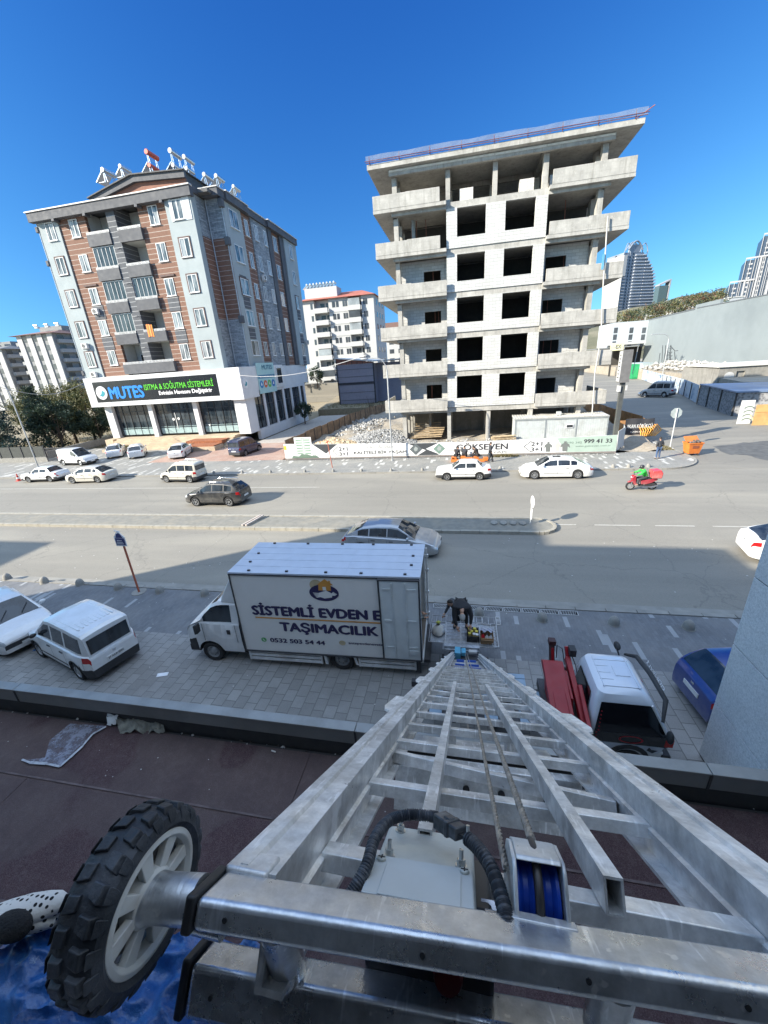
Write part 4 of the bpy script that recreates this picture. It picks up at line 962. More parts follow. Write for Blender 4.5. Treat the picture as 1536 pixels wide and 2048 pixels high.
# black sign with letters
BS = M("sign_black_panel", (.012,.014,.018), .25); SY = 46.86
sb = thing('shop_sign', 'black shop sign with blue, green and white lettering over the heating shop', 'sign', (-39.6,46.87,7.4))
mb = MB(); mb.box(-48.88,-30.32,46.87,46.96,6.14,8.73); part('sign_board', mb, BS, sb, world=True)
BLU, LGR, WLT = M("blue_letters", (.02,.22,.68), .3), M("green_letters", (.13,.62,.05), .3), M("white_letters", (.78,.78,.78), .3)
def st(s, x0, x1, z0, z1, mat, bold=.03, n=3):
 for i in range(n): o = text('sign_letters', s, mat if i == n-1 else BS, sb, (x0, SY-.012*i-.002, z0), (1,0,0), (0,0,1), x1-x0, z1-z0, bold=bold, world=True) if i == n-1 else None
st("MUTES", -46.6, -41.2, 6.45, 8.05, BLU, .06); st("ISITMA & SOĞUTMA SİSTEMLERİ", -41.0, -30.9, 7.35, 8.3, LGR, .01); st("Evinizin Havasını Değiştirir", -39.0, -31.2, 6.5, 7.2, WLT, .045)
mb = MB(); mb.lathe([(0,0),(.86,0),(.86,.05),(0,.05)], (-47.75,46.86,7.35), (0,-1,0), 32); part('sign_logo', mb, WLT, sb, world=True)
def leafs(parent, c, ux, r, dirn):
 mb = MB(); n = Vector(dirn)*.012
 for a0, s, in ((.2, 1.0), (.0, .8)):
  pts = []
  for i in range(11): a = pi*(-.75)+i/10*pi*.75; pts.append((cos(a)*r*.75*s, sin(a)*r*.75*s+a0*r))
  pts.append((r*.25, r*.55*s)); pts.append((-r*.1, -r*.1))
  mb.add([Vector(c)+Vector(ux)*u+Vector((0,0,v))+n*(1+a0) for u, v in pts], [tuple(range(len(pts)))])
 part('logo_drop', mb, M("logo_teal", (.03,.28,.33), .4), parent, world=True)
leafs(sb, (-47.75,46.80,7.3), (1,0,0), .7, (0,-1,0))
# side poster with logo and round icons
ps = thing('shop_poster', 'pale teal poster with round coloured icons on the side of the shop', 'poster', (-26.98,53.6,8))
y0, y1 = 51.2, 56.4
mb = MB(); mb.box(-27.04,-26.98,y0,y1,5.8,9.75); part('poster_sheet', mb, M("poster_teal", (.38,.58,.58), .5, var=.04), ps, world=True)
XP_ = -26.97
text('poster_letters', "MUTES", M("poster_ink", (.05,.17,.24), .5), ps, (XP_,y0+1.5,8.85), (0,1,0), (0,0,1), 3.2, .62, bold=.05, world=True)
mb = MB(); mb.box(XP_-.004,XP_,y0+.1,y1-.1,7.75,8.2); part('poster_band', mb, M("poster_blue", (.05,.20,.34), .5), ps, world=True)
text('poster_letters', "ISITMA SOĞUTMA SERVİS", WLT, ps, (XP_+.004,y0+.6,7.84), (0,1,0), (0,0,1), 4.0, .26, bold=.03, world=True)
for i, c in enumerate(((.03,.20,.45),(.65,.12,.03),(.12,.42,.06),(.02,.14,.42))):
 mb = MB(); mb.lathe([(0,0),(.5,0),(.5,.012),(0,.012)], (XP_,y0+.75+i*1.2,7.0), (1,0,0), 20); part('poster_icon', mb, M("icon%d" % i, c, .5), ps, world=True)
 mb = MB(); yy = y0+.75+i*1.2; mb.add([(XP_+.02,yy-.2,6.85),(XP_+.02,yy+.2,6.85),(XP_+.02,yy+.12,7.1),(XP_+.02,yy,7.3),(XP_+.02,yy-.12,7.1)], [(0,1,2,3,4)]); part('poster_symbol', mb, WLT, ps, world=True)
mb = MB(); mb.lathe([(0,0),(.62,0),(.62,.04),(0,.04)], (-27.04,47.8,7.4), (1,0,0), 28); rl = thing('round_logo', 'round white logo disc on the corner panel beside the black shop sign', 'sign', (-27.0,47.8,7.4)); part('disc', mb, WLT, rl, world=True)
leafs(rl, (-26.99,47.8,7.35), (0,1,0), .5, (1,0,0))
mb = MB(); mb.box(-27.04,-26.95,57.0,58.9,6.7,9.1); w_ = part('upper_window', mb, WP, B1, world=True); mb = MB(); mb.box(-26.95,-26.93,57.2,58.7,6.85,8.95); part('pane', mb, GLD, w_, world=True)
# plinth, steps, planters
ST = M("travertine_step", (.50,.40,.28), .8, var=.12, scale=1, dirt=(.36,.27,.18), dscale=.8)
mb = MB()
for i in range(7): mb.box(-47.5+.0*i, -29.2, 43.9+i*.45, 49.2, -.05+i*.165, -.05+(i+1)*.165-.004 if i < 6 else 1.1)
mb.box(-49.3,-48.0,46.5,49.2,0,1.1); part('front_steps', mb, ST, B1, world=True)
mb = MB(); mb.box(-33.9,-29.6,42.4,44.3,0,.5); mb.box(-46.8,-43.6,43.2,45,0,.35); part('planter', mb, ST, B1, world=True)
mb = MB(); mb.box(-33.7,-29.8,42.6,46.2,.5,.62).box(-34.9,-29.8,44.4,47.0,.62,.9); part('planter_soil', mb, M("red_soil", (.30,.11,.05), .95, var=.3, scale=5, bmp=.6), B1, world=True)
# air conditioners on the wall
acm, acg = M("ac_white", (.68,.68,.66), .4), M("ac_grille", (.10,.10,.10), .6)
def ac(x, y, z, label, face='F'):
 t = thing('air_conditioner', label, 'air conditioner', (x, y, z), 0, 'air conditioner units on the apartment block');
 if face == 'F': c = lambda a, b, d0, d1, e, f: (x+a, x+b, y-d1, y-d0, z+e, z+f)
 else: c = lambda a, b, d0, d1, e, f: (x+d0, x+d1, y+a, y+b, z+e, z+f)
 mb = MB(); mb.box(*c(0, .85, .08, .42, 0, .6)); part('casing', mb, acm, t, world=True, bevel=.02)
 mb = MB(); p = (x+.35, y-.425, z+.3) if face == 'F' else (x+.425, y+.35, z+.3)
 mb.lathe([(0,0),(.23,0),(.23,.02),(.2,.02),(.2,.008),(0,.008)], p, (0,-1,0) if face == 'F' else (1,0,0), 20); part('fan_grille', mb, acg, t, world=True)
 mb = MB(); mb.box(*c(.1, .14, 0, .4, -.12, -.003)); mb.box(*c(.7, .74, 0, .4, -.12, -.003)); part('bracket', mb, acm, t, world=True)
ac(-46.25, 48.0, 16.85, 'air conditioner under the brown bay window on the left of the front')
ac(-49.3, 47.86, 13.0, 'upper of two air conditioners on the grey left bay of the front')
ac(-49.3, 47.86, 9.45, 'lower of two air conditioners on the grey left bay, just above the shop sign')
ac(-27.3, 57.6, 20.4, 'air conditioner on the stone strip of the side wall, high up', 'R'); ac(-27.0, 70.2, 12.6, 'air conditioner on the far grey bay of the side wall', 'R')
mb = MB(); mb.grid([[(-39.0+i*.14, 47.58-.03*sin(i*2), 15.05-j*.28+.05*sin(i+j)) for i in range(7)] for j in range(6)]);
m, t_, b = nodes("orange_cloth"); sx = N(t_, "ShaderNodeSeparateXYZ"); L(t_, wpos(t_), sx.inputs[0]); L(t_, mixc(t_, mth(t_, 'LESS_THAN', mth(t_, 'FRACT', mth(t_, 'MULTIPLY', sx.outputs[0], 3.2)), .4), (.75,.28,.02), (.45,.06,.02)), b.inputs['Base Color'])
solo('hanging_cloth', mb, m, 'orange striped cloth hanging over a balcony railing', 'cloth', smooth=60)
# ---- roof solar water heaters
ALU = M("bright_aluminium", (.72,.73,.74), .22, .9, var=.05); TNK = M("white_tank", (.55,.55,.54), .3, .3); TNR = M("red_tank", (.62,.10,.05), .4)
GCOL = M("collector_glass", (.03,.04,.05), .08)
def heater(x, y, z, s, label, red=False, tall=1.0, grp='solar water heaters on the apartment roof'):
 t = thing('solar_water_heater', label, 'solar water heater', (x, y, z), 0, grp)
 tk = TNR if red else TNK
 mb = MB(); mb.cyl((0,-.1,1.25*tall*s),(0,1.8*s,1.25*tall*s),.28*s,n=18); part('tank', mb, tk if red else ALU, t, smooth=40)
 mb = MB(); mb.lathe([(0,0),(.24*s,.0),(.28*s,.04)], (0,-.16,1.25*tall*s), (0,1,0), 18); part('tank_end', mb, tk, t)
 if tall > 1.2:
  mb = MB(); mb.cyl((0,-.1,.8*s),(0,1.4*s,.8*s),.24*s,n=16); part('lower_tank', mb, tk if red else ALU, t, smooth=40)
  mb = MB(); mb.lathe([(0,0),(.22*s,.0),(.24*s,.04)], (0,-.16,.8*s), (0,1,0), 18); part('tank_end', mb, tk, t)
 mb = MB()
 for yy in (0, 1.45*s):
  mb.beam((-.1,yy,0),(-.06,yy,1.3*tall*s),.06,.06); mb.beam((.25*s,yy,0),(.05,yy,1.1*tall*s),.06,.06); mb.beam((-.1,yy,.05),(-1.2*s,yy,.05),.04,.04)
 mb.beam((0,0,.9*s*tall),(0,1.45*s,.9*s*tall),.04,.04); part('stand', mb, ALU, t)
 mb = MB(); mb.obox((-.75*s,.7*s,.62*s),(.6*s,0,.52*s),(0,.85*s,0),(-.025,0,.03)); part('collector', mb, ALU, t)
 mb = MB(); mb.obox((-.755*s-.02,.7*s,.62*s+.035),(.57*s,0,.49*s),(0,.81*s,0),(-.002,0,.003)); part('collector_glass', mb, GCOL, t)
 return t
def at(px, py, Y): p = onY(px, py, Y); return p
for i, (px, py, Y, s, red, tall, lb) in enumerate([
 (212,362,49.5,1.1,False,1.0,'leftmost silver solar heater at the low end of the gable roof'), (246,352,52,1.0,False,1.0,'second silver solar heater from the left on the gable roof'),
 (303,345,51,1.15,True,1.7,'red solar water heater with two red tanks on the gable roof'), (350,345,50.5,1.15,False,1.75,'tall two tank silver solar heater nearest the gable end'),
 (376,350,53,1.1,False,1.6,'tall silver solar heater just behind the nearest two tank one'), (413,372,58,1.15,False,1.1,'silver solar heater right of the roof ridge by a thin mast'),
 (436,372,62,1.2,False,1.0,'silver solar heater half hidden at the right roof edge'), (470,390,66,1.1,False,1.0,'rightmost silver solar heater on the rear roof')]):
 p = at(px, py, Y); zz = p.z-.1; heater(p.x, Y, max(28.3, zz), s*.82, lb, red, tall)
mb = MB()
for (px, Y) in ((266,53),(272,55),(410,60),(404,62),(462,66)):
 p = at(px, 340 if px < 300 else 375, Y); mb.tube([(p.x,Y,28),(p.x,Y,31.4 if px < 300 else 30.6)], .03, 5); mb.beam((p.x-.7,Y,31.0 if px < 300 else 30.2),(p.x+.7,Y,31.0 if px < 300 else 30.2),.04,.04); mb.beam((p.x-.2,Y-.4,30.6),(p.x+.2,Y+.4,30.6),.04,.04)
solo('roof_aerials', mb, M("dark_mast", (.08,.07,.09), .6), 'thin dark aerial masts standing among the roof solar heaters', 'aerial')
# ================================================================== BACKGROUND BUILDINGS
random.seed(11)
WB = M("white_render_far", (.47,.47,.46), .85, var=.04, dirt=(.45,.44,.42), dscale=.3, damt=.4)
WG = M("far_window_dark", (.07,.08,.09), .15, var=.3, scale=.4); WG2 = M("far_window_pale", (.30,.33,.34), .2, var=.3, scale=.4)
RED = M("red_roof_tiles", (.38,.12,.08), .85, var=.2, scale=.5)
GRB = M("grey_band_render", (.25,.255,.255), .85)
wa = thing('white_apartment_block', 'white apartment block with red tiled roof standing behind the purple clad shed', 'building', (-31,118,0))
X0, X1, YA = -43.5, -22.9, 112.0
xa = lambda px, y=640: onY(px, y, YA).x
mb = MB(); mb.box(X0, X1, YA+1.3, 127, 0, 25.3); mb.box(xa(660), xa(699), YA, YA+1.29, 0, 25.3); mb.box(xa(725), X1, YA, YA+1.29, 0, 25.3); mb.box(X0, xa(631), YA, YA+1.29, 0, 25.3); part('wall', mb, WB, wa, world=True)
mb = MB(); mb.add([(X0-.6,YA-.9,25.31),(X1+.6,YA-.9,25.31),(X1+.6,127.6,25.31),(X0-.6,127.6,25.31),(X0+6,119,27.6),(X1-4.5,119,27.6)], [(0,1,5,4),(1,2,5),(2,3,4,5),(3,0,4),(3,2,1,0)]); rf = part('roof', mb, RED, wa, world=True)
mb = MB(); mb.box(-42,-33,113.5,118,25.4,28.4); part('roof_house', mb, WB, rf, world=True)
for r in range(8):
 z = 23.2-2.92*r
 wm = MB();
 for a, b in ((624,628),(667,673),(675,680),(688,692),(693,697),(729,732),(733,737)):
  x0, x1 = xa(a), xa(b); yy = YA if a != 624 else YA; wm.box(x0, x1, yy-.05, yy-.002, z, z+1.35)
 for y in (115,119,123): wm.box(X1+.002, X1+.05, y, y+1.4, z, z+1.3)
 for a, b in ((636,656),(702,722)):
  x0, x1 = xa(a), xa(b); wm.box(x0+.7, x0+1.9, YA+1.24, YA+1.29, z-.9, z+1.3); wm.box(x0+2.3, x0+3.2, YA+1.24, YA+1.29, z+.1, z+1.3)
 w_ = part('window_row', wm, WG, wa, world=True)
 for j, (a, b) in enumerate(((632,659),(700,724))):
  x0, x1 = xa(a), xa(b); bm_ = MB(); bm_.box(x0, x1, YA-1.0, YA-.85, z-1.15, z+.02); bm_.box(x0, x0+.12, YA-.849, YA, z-1.15, z+.02); bm_.box(x1-.12, x1, YA-.849, YA, z-1.15, z+.02); bm_.box(x0, x1, YA-.849, YA+1.29, z-1.2, z-1.0)
  bl = part('balcony', bm_, WB, wa, world=True)
  if (r, j) in ((0,1),(1,1),(2,1),(4,0)): g = MB(); g.box(x0+.1, x1-.1, YA-.95, YA-.9, z+.05, z+1.6); part('glazing', g, WG2 if r != 1 else WG, bl, world=True)
mb = MB()
for r in range(9): mb.box(X0-.02, X1+.03, YA-.06, YA-.0, 24.95-2.92*r, 25.15-2.92*r) if False else mb.box(xa(661), xa(698), YA-.07, YA-.001, 24.9-2.92*r, 25.08-2.92*r)
part('floor_line', mb, M("floor_line_grey", (.40,.40,.39), .8), wa, world=True)
for i in range(9):
 x = -41.5+i*.95; t = dup(bpy.data.objects['solar_water_heater'], (x, 114.5, 28.4), 0, ['solar heater %s of the row on the white apartment block' % s for s in ('first','second','third','fourth','fifth','sixth','seventh','eighth','ninth')][i], 'solar water heaters on the white apartment block')
# second pale block peeping out behind, right of it
b2_ = thing('distant_apartment_block', 'pale brown roofed apartment block half hidden between the white block and the unfinished building', 'building', (-18,150,0))
mb = MB(); mb.box(-27,-10,150,165,0,20); part('wall', mb, WB, b2_, world=True); mb = MB(); mb.box(-28,-9,149,166,20.01,21.5); part('roof', mb, M("brown_roof", (.2,.12,.1), .8), b2_, world=True)
mb = MB()
for r in range(6):
 for i in range(5): mb.box(-26+i*3.2,-24.4+i*3.2,149.94,149.99,17.5-3*r,18.9-3*r)
part('window_row', mb, WG, b2_, world=True)
# purple clad shed with lean-to roof
sh = thing('clad_shed', 'two storey purple clad shed with a pale lean-to roof', 'shed', (-21,86,0))
PUR = M("mauve_cladding", (.30,.285,.34), .7, var=.06, dirt=(.25,.235,.28), dscale=.4)
sx0, sx1 = -24.8, -17.3
mb = MB(); mb.box(sx0, sx1, 80, 97, 1.2, 8.75).box(sx1+.001, -11, 83, 97, 1.2, 8.7); part('cladding', mb, PUR, sh, world=True)
mb = MB()
for z in (1.9, 3.4, 4.9, 6.4, 7.8): mb.box(sx0-.03, sx1+.03, 79.96, 79.999, z, z+.05)
mb.box(sx0-.05, sx1+.05, 79.9, 79.998, 5.0, 5.35); mb.box(sx0-.1,sx0+.12,79.9,80.1,1.0,9.5); mb.box(sx1-.1,sx1+.12,79.88,80.1,1.0,9.0)
part('frame', mb, M("dark_frame", (.04,.04,.05), .6), sh, world=True)
mb = MB(); mb.add([(sx0,79.95,8.76),(sx1,79.95,8.76),(sx1,79.95,8.95),(sx0,79.95,9.95)], [(0,1,2,3)]); part('gable_glazing', mb, M("brick_red_gable", (.30,.13,.10), .7), sh, world=True)
mb = MB()
for i in range(8): x = sx0+(sx1-sx0)*i/7; mb.box(x-.04,x+.04,79.9,79.949,8.76,9.9-.95*i/7)
part('mullion', mb, M("dark_frame2", (.04,.04,.05), .6), sh, world=True)
mb = MB(); mb.prism([(sx0-.3,9.98),(sx1+.3,9.0),(-10.6,9.1),(-10.6,9.25),(sx1+.3,9.2),(sx0-.3,10.15)], lambda a, b, d: (a, d, b), 79.5, 98); part('roof', mb, M("pale_sheet_roof", (.62,.62,.60), .5), sh, world=True)
mb = MB()
for i in range(4): mb.box(sx1+1.0+i*1.4, sx1+1.5+i*1.4, 82.95, 82.99, 7.3, 8.3)
part('window_row', mb, WG2, sh, world=True)
# dry slope left of the shed and a bus parked beyond
slab('grass_bank', [(-27,72.5),(-9,72.5),(-9,110),(-34,110)], -.2, 1.15, A_['earth'])
bs = thing('parked_bus', 'dark and white bus parked beyond the purple shed', 'bus', (-37,115,5.2))
mb = MB(); mb.box(-39.5,-34.2,108.5,110.5,5.0,6.1).box(-39.5,-34.2,108.5,110.5,7.6,8.1); part('body', mb, WB, bs, world=True, bevel=.1)
mb = MB(); mb.box(-39.45,-34.25,108.45,110.45,6.1,7.6); part('window_band', mb, WG, bs, world=True)
mb = MB()
for x in (-38.6,-35.2): mb.cyl((x,108.4,5.0),(x,108.7,5.0),.45,n=14)
part('wheel', mb, DK, bs, world=True)
slab('upper_street', [(-64,104),(-30,104),(-30,111.5),(-64,111.5)], -.2, 4.55, A_['asphalt2'])
# striped blocks far left
def far_block(name, label, x0, x1, y, dep, z1, stripes, floors, roofc, side=True, cat='building'):
 t = thing(name, label, cat, ((x0+x1)/2, y+dep/2, 0)); mb = MB(); mb.box(x0, x1, y, y+dep, 0, z1); part('wall', mb, GRB, t, world=True)
 s = MB(); w = (x1-x0)/(2*stripes+1)
 for i in range(stripes+1): s.box(x0+2*i*w, x0+(2*i+1)*w, y-.35, y-.002, 0, z1-.01)
 part('white_pier', s, WB, t, world=True)
 g = MB(); gg = MB(); fh = z1/floors
 for k in range(floors):
  for i in range(stripes): g.box(x0+(2*i+1)*w+w*.15, x0+(2*i+2)*w-w*.15, y-.08, y-.001, k*fh+fh*.3, k*fh+fh*.85)
  for i in range(4): yy = y+dep*(i+.3)/4; g.box(x1+.001, x1+.06, yy, yy+dep*.12, k*fh+fh*.3, k*fh+fh*.85)
  gg.box(x1+.0, x1+1.4, y+1, y+dep*.45, k*fh, k*fh+fh*.38); gg.box(x0-2.2, x0, y+.5, y+dep*.5, k*fh, k*fh+fh*.35)
 part('window_row', g, WG, t, world=True); part('balcony', gg, M("far_balcony", (.33,.33,.33), .8), t, world=True)
 r = MB(); r.add([(x0-2.5,y-1.6,z1),(x1+1.6,y-1.6,z1),(x1+1.6,y+dep+1,z1),(x0-2.5,y+dep+1,z1),(x0+3,y+dep*.4,z1+2.0),(x1-3,y+dep*.4,z1+2.0)], [(0,1,5,4),(1,2,5),(2,3,4,5),(3,0,4),(3,2,1,0)]); rr = part('roof', r, roofc, t, world=True)
 r = MB(); r.box(x0+4, x1-2, y+dep*.3, y+dep*.7, z1+.6, z1+3.2); part('roof_house', r, GRB, rr, world=True)
 r = MB()
 for i in range(3): xx = x0+5+i*5; r.cyl((xx,y+4,z1+3.6),(xx+1.5,y+4,z1+3.6),.35,n=10); r.box(xx,xx+1.4,y+3.9,y+5,z1+2.6,z1+3.2)
 part('roof_tank', r, TNK, rr, world=True)
 return t
far_block('striped_apartment_block', 'grey apartment block with white vertical stripes behind the trees at the left', -168, -151.5, 135, 22, 27.2, 3, 8, M("brown_far_roof", (.22,.13,.11), .8))
far_block('grey_apartment_block', 'grey apartment block cut by the left edge of the view', -206, -184, 140, 20, 24.0, 4, 7, M("grey_far_roof", (.2,.2,.2), .8))
# ---- warehouse with long blank wall
wh = thing('warehouse', 'large grey warehouse with a long blank wall on the right skyline', 'warehouse', (80,130,2.5))
WHW = M("blue_grey_plaster", (.205,.235,.245), .8, var=.05, scale=.15, dirt=(.15,.175,.185), dscale=.07, damt=.7)
mb = MB(); mb.prism([(157,2.2),(157,15.9),(128.8,16.3),(128.8,17.4),(118,17.5),(118,16.4),(60,15.9),(60,2.2)], lambda a, b, d: (d, a, b), 60, 60.6); mb.box(60.61,110,60.5,156.8,2.3,15.6); part('blank_wall', mb, WHW, wh, world=True)
mb = MB(); mb.prism([(128,16.5),(60,15.92),(60,16.1),(128,16.7)], lambda a, b, d: (d, a, b), 59.9, 60.7); mb.prism([(157.2,15.92),(157.2,16.2),(128.9,16.6),(128.9,16.32)], lambda a, b, d: (d, a, b), 59.9, 60.7); part('wall_cap', mb, M("cap_dark", (.12,.13,.14), .6), wh, world=True)
mb = MB(); y = 157.01; a, b = onY(1221,650,y), onY(1298,700,y)
mb.box(a.x, 59.99, y-.3, y+12, onY(1260,692,y).z, 16.0); part('office_wall', mb, M("white_office_wall", (.44,.47,.49), .7, var=.03), wh, world=True)  # the wall's own plain white
mb = MB()
for px in (1226, 1257, 1282):
 p = onY(px, 675, y-.35)
 for k in range(3): mb.box(p.x, p.x+1.15, y-.36, y-.301, p.z-2.9+k*2.1, p.z-1.2+k*2.1)
part('window_row', mb, WG, wh, world=True)
mb = MB(); mb.box(a.x, 60.5, y+3, y+12, 1, onY(1260,694,y).z-.02); part('undercroft', mb, DK, wh, world=True)
mb = MB(); p = onY(1247,690,150); q = onY(1292,684,150); mb.box(p.x-6, q.x, 150, 156.6, p.z+.1, p.z+.8); part('canopy', mb, WB, wh, world=True)
# raised yard right of the side street, retaining wall, clutter
slab('yard_ground', [(43.5,82),(41,70),(46,62),(120,62),(120,215),(48,215),(47,125)], -.2, 2.45, A_['site'])
def P2(px, py, z=0): return G(px, py, z)
rw = thing('concrete_shed', 'stained grey concrete outbuilding with a dark doorway on the right edge', 'outbuilding', (50,80,2))
a, b = onY(1440,735,80), onY(1560,728,80)
mb = MB(); hz = a.z
holed(mb, a.x, b.x+8, .5, hz, 80, 80.3, [(onY(1472,750,80).x, onY(1489,750,80).x, .5, onY(1480,742,80).z)]); mb.box(a.x, b.x+8, 80.31, 92, .5, hz-.2)
part('wall', mb, A_['concrete2'], rw, world=True)
mb = MB(); mb.box(a.x-.3, b.x+8.3, 79.7, 92.3, hz+.001, hz+.15); part('roof', mb, M("flat_roof_pale", (.55,.54,.50), .8), rw, world=True)
mb = MB(); p = onY(1458,753,79.95); mb.lathe([(0,0),(.75,0),(.75,.04),(0,.04)], (p.x,79.97,p.z), (0,-1,0), 20); part('round_sign', mb, WB, rw, world=True)
mb = MB()
for i in range(26): mb.box(onY(1434,700,118).x+i*.6*0+random.uniform(-6,14), 0, 0, 0, 0, 0) if False else None
for i in range(240):
 x = random.uniform(46, 60); y = random.uniform(100, 122); rock(mb, (x, y, 2.5+random.uniform(0,.6)+max(0,1.2-abs(x-52)*.2)), random.uniform(.2, .8))
solo('rubble_bank', mb, [M("pale_rubble", (.42,.40,.36), .9)], 'bank of pale rubble and slabs in the yard before the warehouse wall', 'rubble', kind='stuff')
mb = MB(); p0 = onY(1340,762,108); q0 = onY(1435,748,108); mb.box(p0.x, q0.x, 108, 108.5, 2.4, onY(1400,737,108).z); t = solo('yard_wall', mb, A_['concrete'], 'pale concrete wall along the raised yard', 'wall')
mb = MB()
for i in range(14): x = p0.x+i*(q0.x-p0.x)/13; mb.box(x-.1, x+.1, 107.8, 107.99, 2.4, onY(1400,738,108).z)
part('wall_rib', mb, A_['concrete'], t)
# orange crate-like board on a post, tall frame tower, lamp
ot = thing('lattice_frame', 'thin steel lattice tower frame standing against the warehouse wall', 'steel frame', (46,128,2.4))
mb = MB(); A1, B1_ = onY(1325,745,128), onY(1353,745,128)
for (px, tp) in ((1325,706),(1333,690),(1341,690),(1352,703)):
 c_ = onY(px, 742, 128); d_ = onY(px+(1339-px)*.3+1, tp, 128); mb.tube([c_, d_], .09, 5); c2 = c_+Vector((0,3,0)); mb.tube([c2, d_+Vector((0,3,0))], .09, 5)
for k in range(7):
 y_ = 740-7*k; mb.tube([onY(1328+k*.8, y_, 128), onY(1347-k*.5, y_-1, 128)], .06, 5); mb.tube([onY(1328+k*.8, y_, 128), onY(1346-k*.5, y_-7, 128)], .05, 5)
mb.tube([onY(1341,692,128), onY(1350,702,128), onY(1356,701,128)], .09, 5); part('steel_members', mb, M("dark_steel", (.10,.11,.12), .5, .5), ot, world=True)
LAMPM = M("galvanised_pole", (.42,.43,.43), .5, .4)
def street_lamp(loc, h, arm, label, dirx=-1, r=.065, up=1.2):
 t = thing('street_lamp', label, 'street lamp', loc, 0, None)
 mb = MB(); pts = [(0,0,0),(0,0,h*.86)]
 for i in range(1, 9): a = i/8*pi/2; pts.append((dirx*arm*(1-cos(a))*.55, 0, h*.86+(h*.14)*sin(a)))
 pts.append((dirx*arm, 0, h+.02)); mb.tube(pts, [r]*2+[r*.6]*9, 8); part('pole', mb, LAMPM, t, smooth=50)
 mb = MB(); mb.ball((dirx*(arm+.25), 0, h), (.38,.14,.09), 10, 6); part('lamp_head', mb, M("lamp_head_grey", (.35,.36,.37), .4), t, smooth=60)
 mb = MB(); mb.cyl((0,0,-.02),(0,0,.12),r*2.0,n=8); part('base_plate', mb, LAMPM, t)
 return t
p = P2(77, 935); tpz = onY(8, 742, p.y).z
street_lamp((p.x, p.y, 0), 9.4, 1.9, 'street lamp rising in front of the dark trees at the left', -1)
street_lamp((-6.5, 35.64, 0), 9.1, 1.7, 'street lamp in front of the printed hoarding left of the unfinished building', -1)
p = onY(1326, 745, 105); q = onY(1336, 665, 105); street_lamp((p.x, 105, 1.2), q.z-1.4+1.2-1.2, 3.2, 'distant street lamp with a long curved arm before the warehouse wall', -1, r=.12)
# printed fence, dark box shed, boards
pf = thing('printed_fence', 'blue and white printed fence running up the side street behind the parked van', 'fence', (40,88,0))
m, t_, b = nodes("printed_fence_cloth"); c = ramp(t_, noise(t_, wpos(t_), .55, 3, .6, dist=1.5), [(.40, (.50,.54,.58)), (.56, (.48,.53,.57)), (.60, (.10,.18,.30))]); L(t_, c, b.inputs['Base Color']); b.inputs['Roughness'].default_value = .6
mb = MB()
for a, b_ in (((47.0,122),(44.1,108.9)),((44.1,108.9),(37.6,79.2)),((37.6,79.2),(34.3,68.2))): mb.beam((*a,1.25),(*b_,1.25),.06,2.5)
part('cloth', mb, m, pf, world=True)
mb = MB()
for i in range(14): mb.box(34.6+i*.95, 34.7+i*.95, 69+i*3.9, 69.1+i*3.9, 0, 2.4)
part('post', mb, DK, pf, world=True)
bx_ = thing('stone_clad_cabin', 'dark cabin clad in grey stone pattern with a blue metal roof', 'cabin', (35.4,60.5,0))
cs = [(31.8,55.0),(39.5,53.2),(41.2,64.5),(33.9,67.0)]
m, t_, b = nodes("stone_print_cladding"); v = N(t_, "ShaderNodeTexVoronoi"); v.inputs['Scale'].default_value = 3.5; L(t_, wpos(t_), v.inputs['Vector']); L(t_, ramp(t_, v.outputs['Distance'], [(.2, (.13,.13,.135)), (.6, (.30,.30,.30))]), b.inputs['Base Color']); b.inputs['Roughness'].default_value = .85
mb = MB(); mb.prism(cs, lambda u, v_, d: (u, v_, d), -.1, 2.62); part('wall', mb, m, bx_, world=True)
mb = MB(); c0 = Vector((36.6,60,0)); big = [tuple((c0+(Vector((*q,0))-c0)*1.03).xy) for q in cs]; mb.prism(big, lambda u, v_, d: (u, v_, d), 2.621, 2.78); part('roof', mb, M("blue_metal_roof", (.20,.27,.40), .35, .3, var=.25, scale=.25), bx_, world=True)
mb = MB()
for q in cs: mb.box(q[0]-.07, q[0]+.07, q[1]-.07, q[1]+.07, -.1, 2.6)
for k in (.35, .7): q = Vector((31.8,55,0)).lerp(Vector((33.9,67,0)), k); mb.box(q.x-.1, q.x+.0, q.y-.08, q.y+.08, 0, 2.6)
part('trim', mb, DK, bx_, world=True)
a, b = onY(1473,848,49.5), onY(1512,800,49.5)
wbd = thing('picture_panel', 'white panel printed with arched dark shapes leaning by the dark cabin', 'panel', (a.x,49.5,0))
mb = MB(); mb.box(a.x, b.x, 49.5, 49.56, a.z, b.z); part('panel', mb, WHT, wbd, world=True)
mb = MB()
for k in range(4):
 for j in range(2):
  cx = a.x+.8+j*1.05; cz = a.z+.35+k*.42
  for i in range(8): a0, a1 = pi*i/8, pi*(i+1)/8; mb.beam((cx+.42*cos(a0),49.48,cz+.22*sin(a0)),(cx+.42*cos(a1),49.48,cz+.22*sin(a1)),.02,.09)
part('printed_arches', mb, TG, wbd, world=True)
ob_ = thing('plywood_board', 'orange plywood hoarding panel at the right edge of the street corner', 'board', (b.x,48.6,0))
a, b = onY(1503,852,48.4), onY(1600,808,48.4); mb = MB(); mb.box(a.x, b.x, 48.4, 48.44, a.z, b.z+.1).box(a.x, b.x, 48.36, 48.399, a.z+(b.z-a.z)*.68, a.z+(b.z-a.z)*.71); part('board', mb, M("orange_plywood", (.58,.34,.13), .8, var=.15, scale=1.5, dirt=(.4,.22,.1), dscale=1), ob_, world=True)  # the board's own orange, with dirt
mb = MB(); mb.beam((a.x+.3,48.5,.1),(a.x+.3,50,1.2),.1,.1).beam((b.x-.3,48.5,.1),(b.x-.3,50,1.2),.1,.1); part('brace', mb, wood, ob_, world=True)
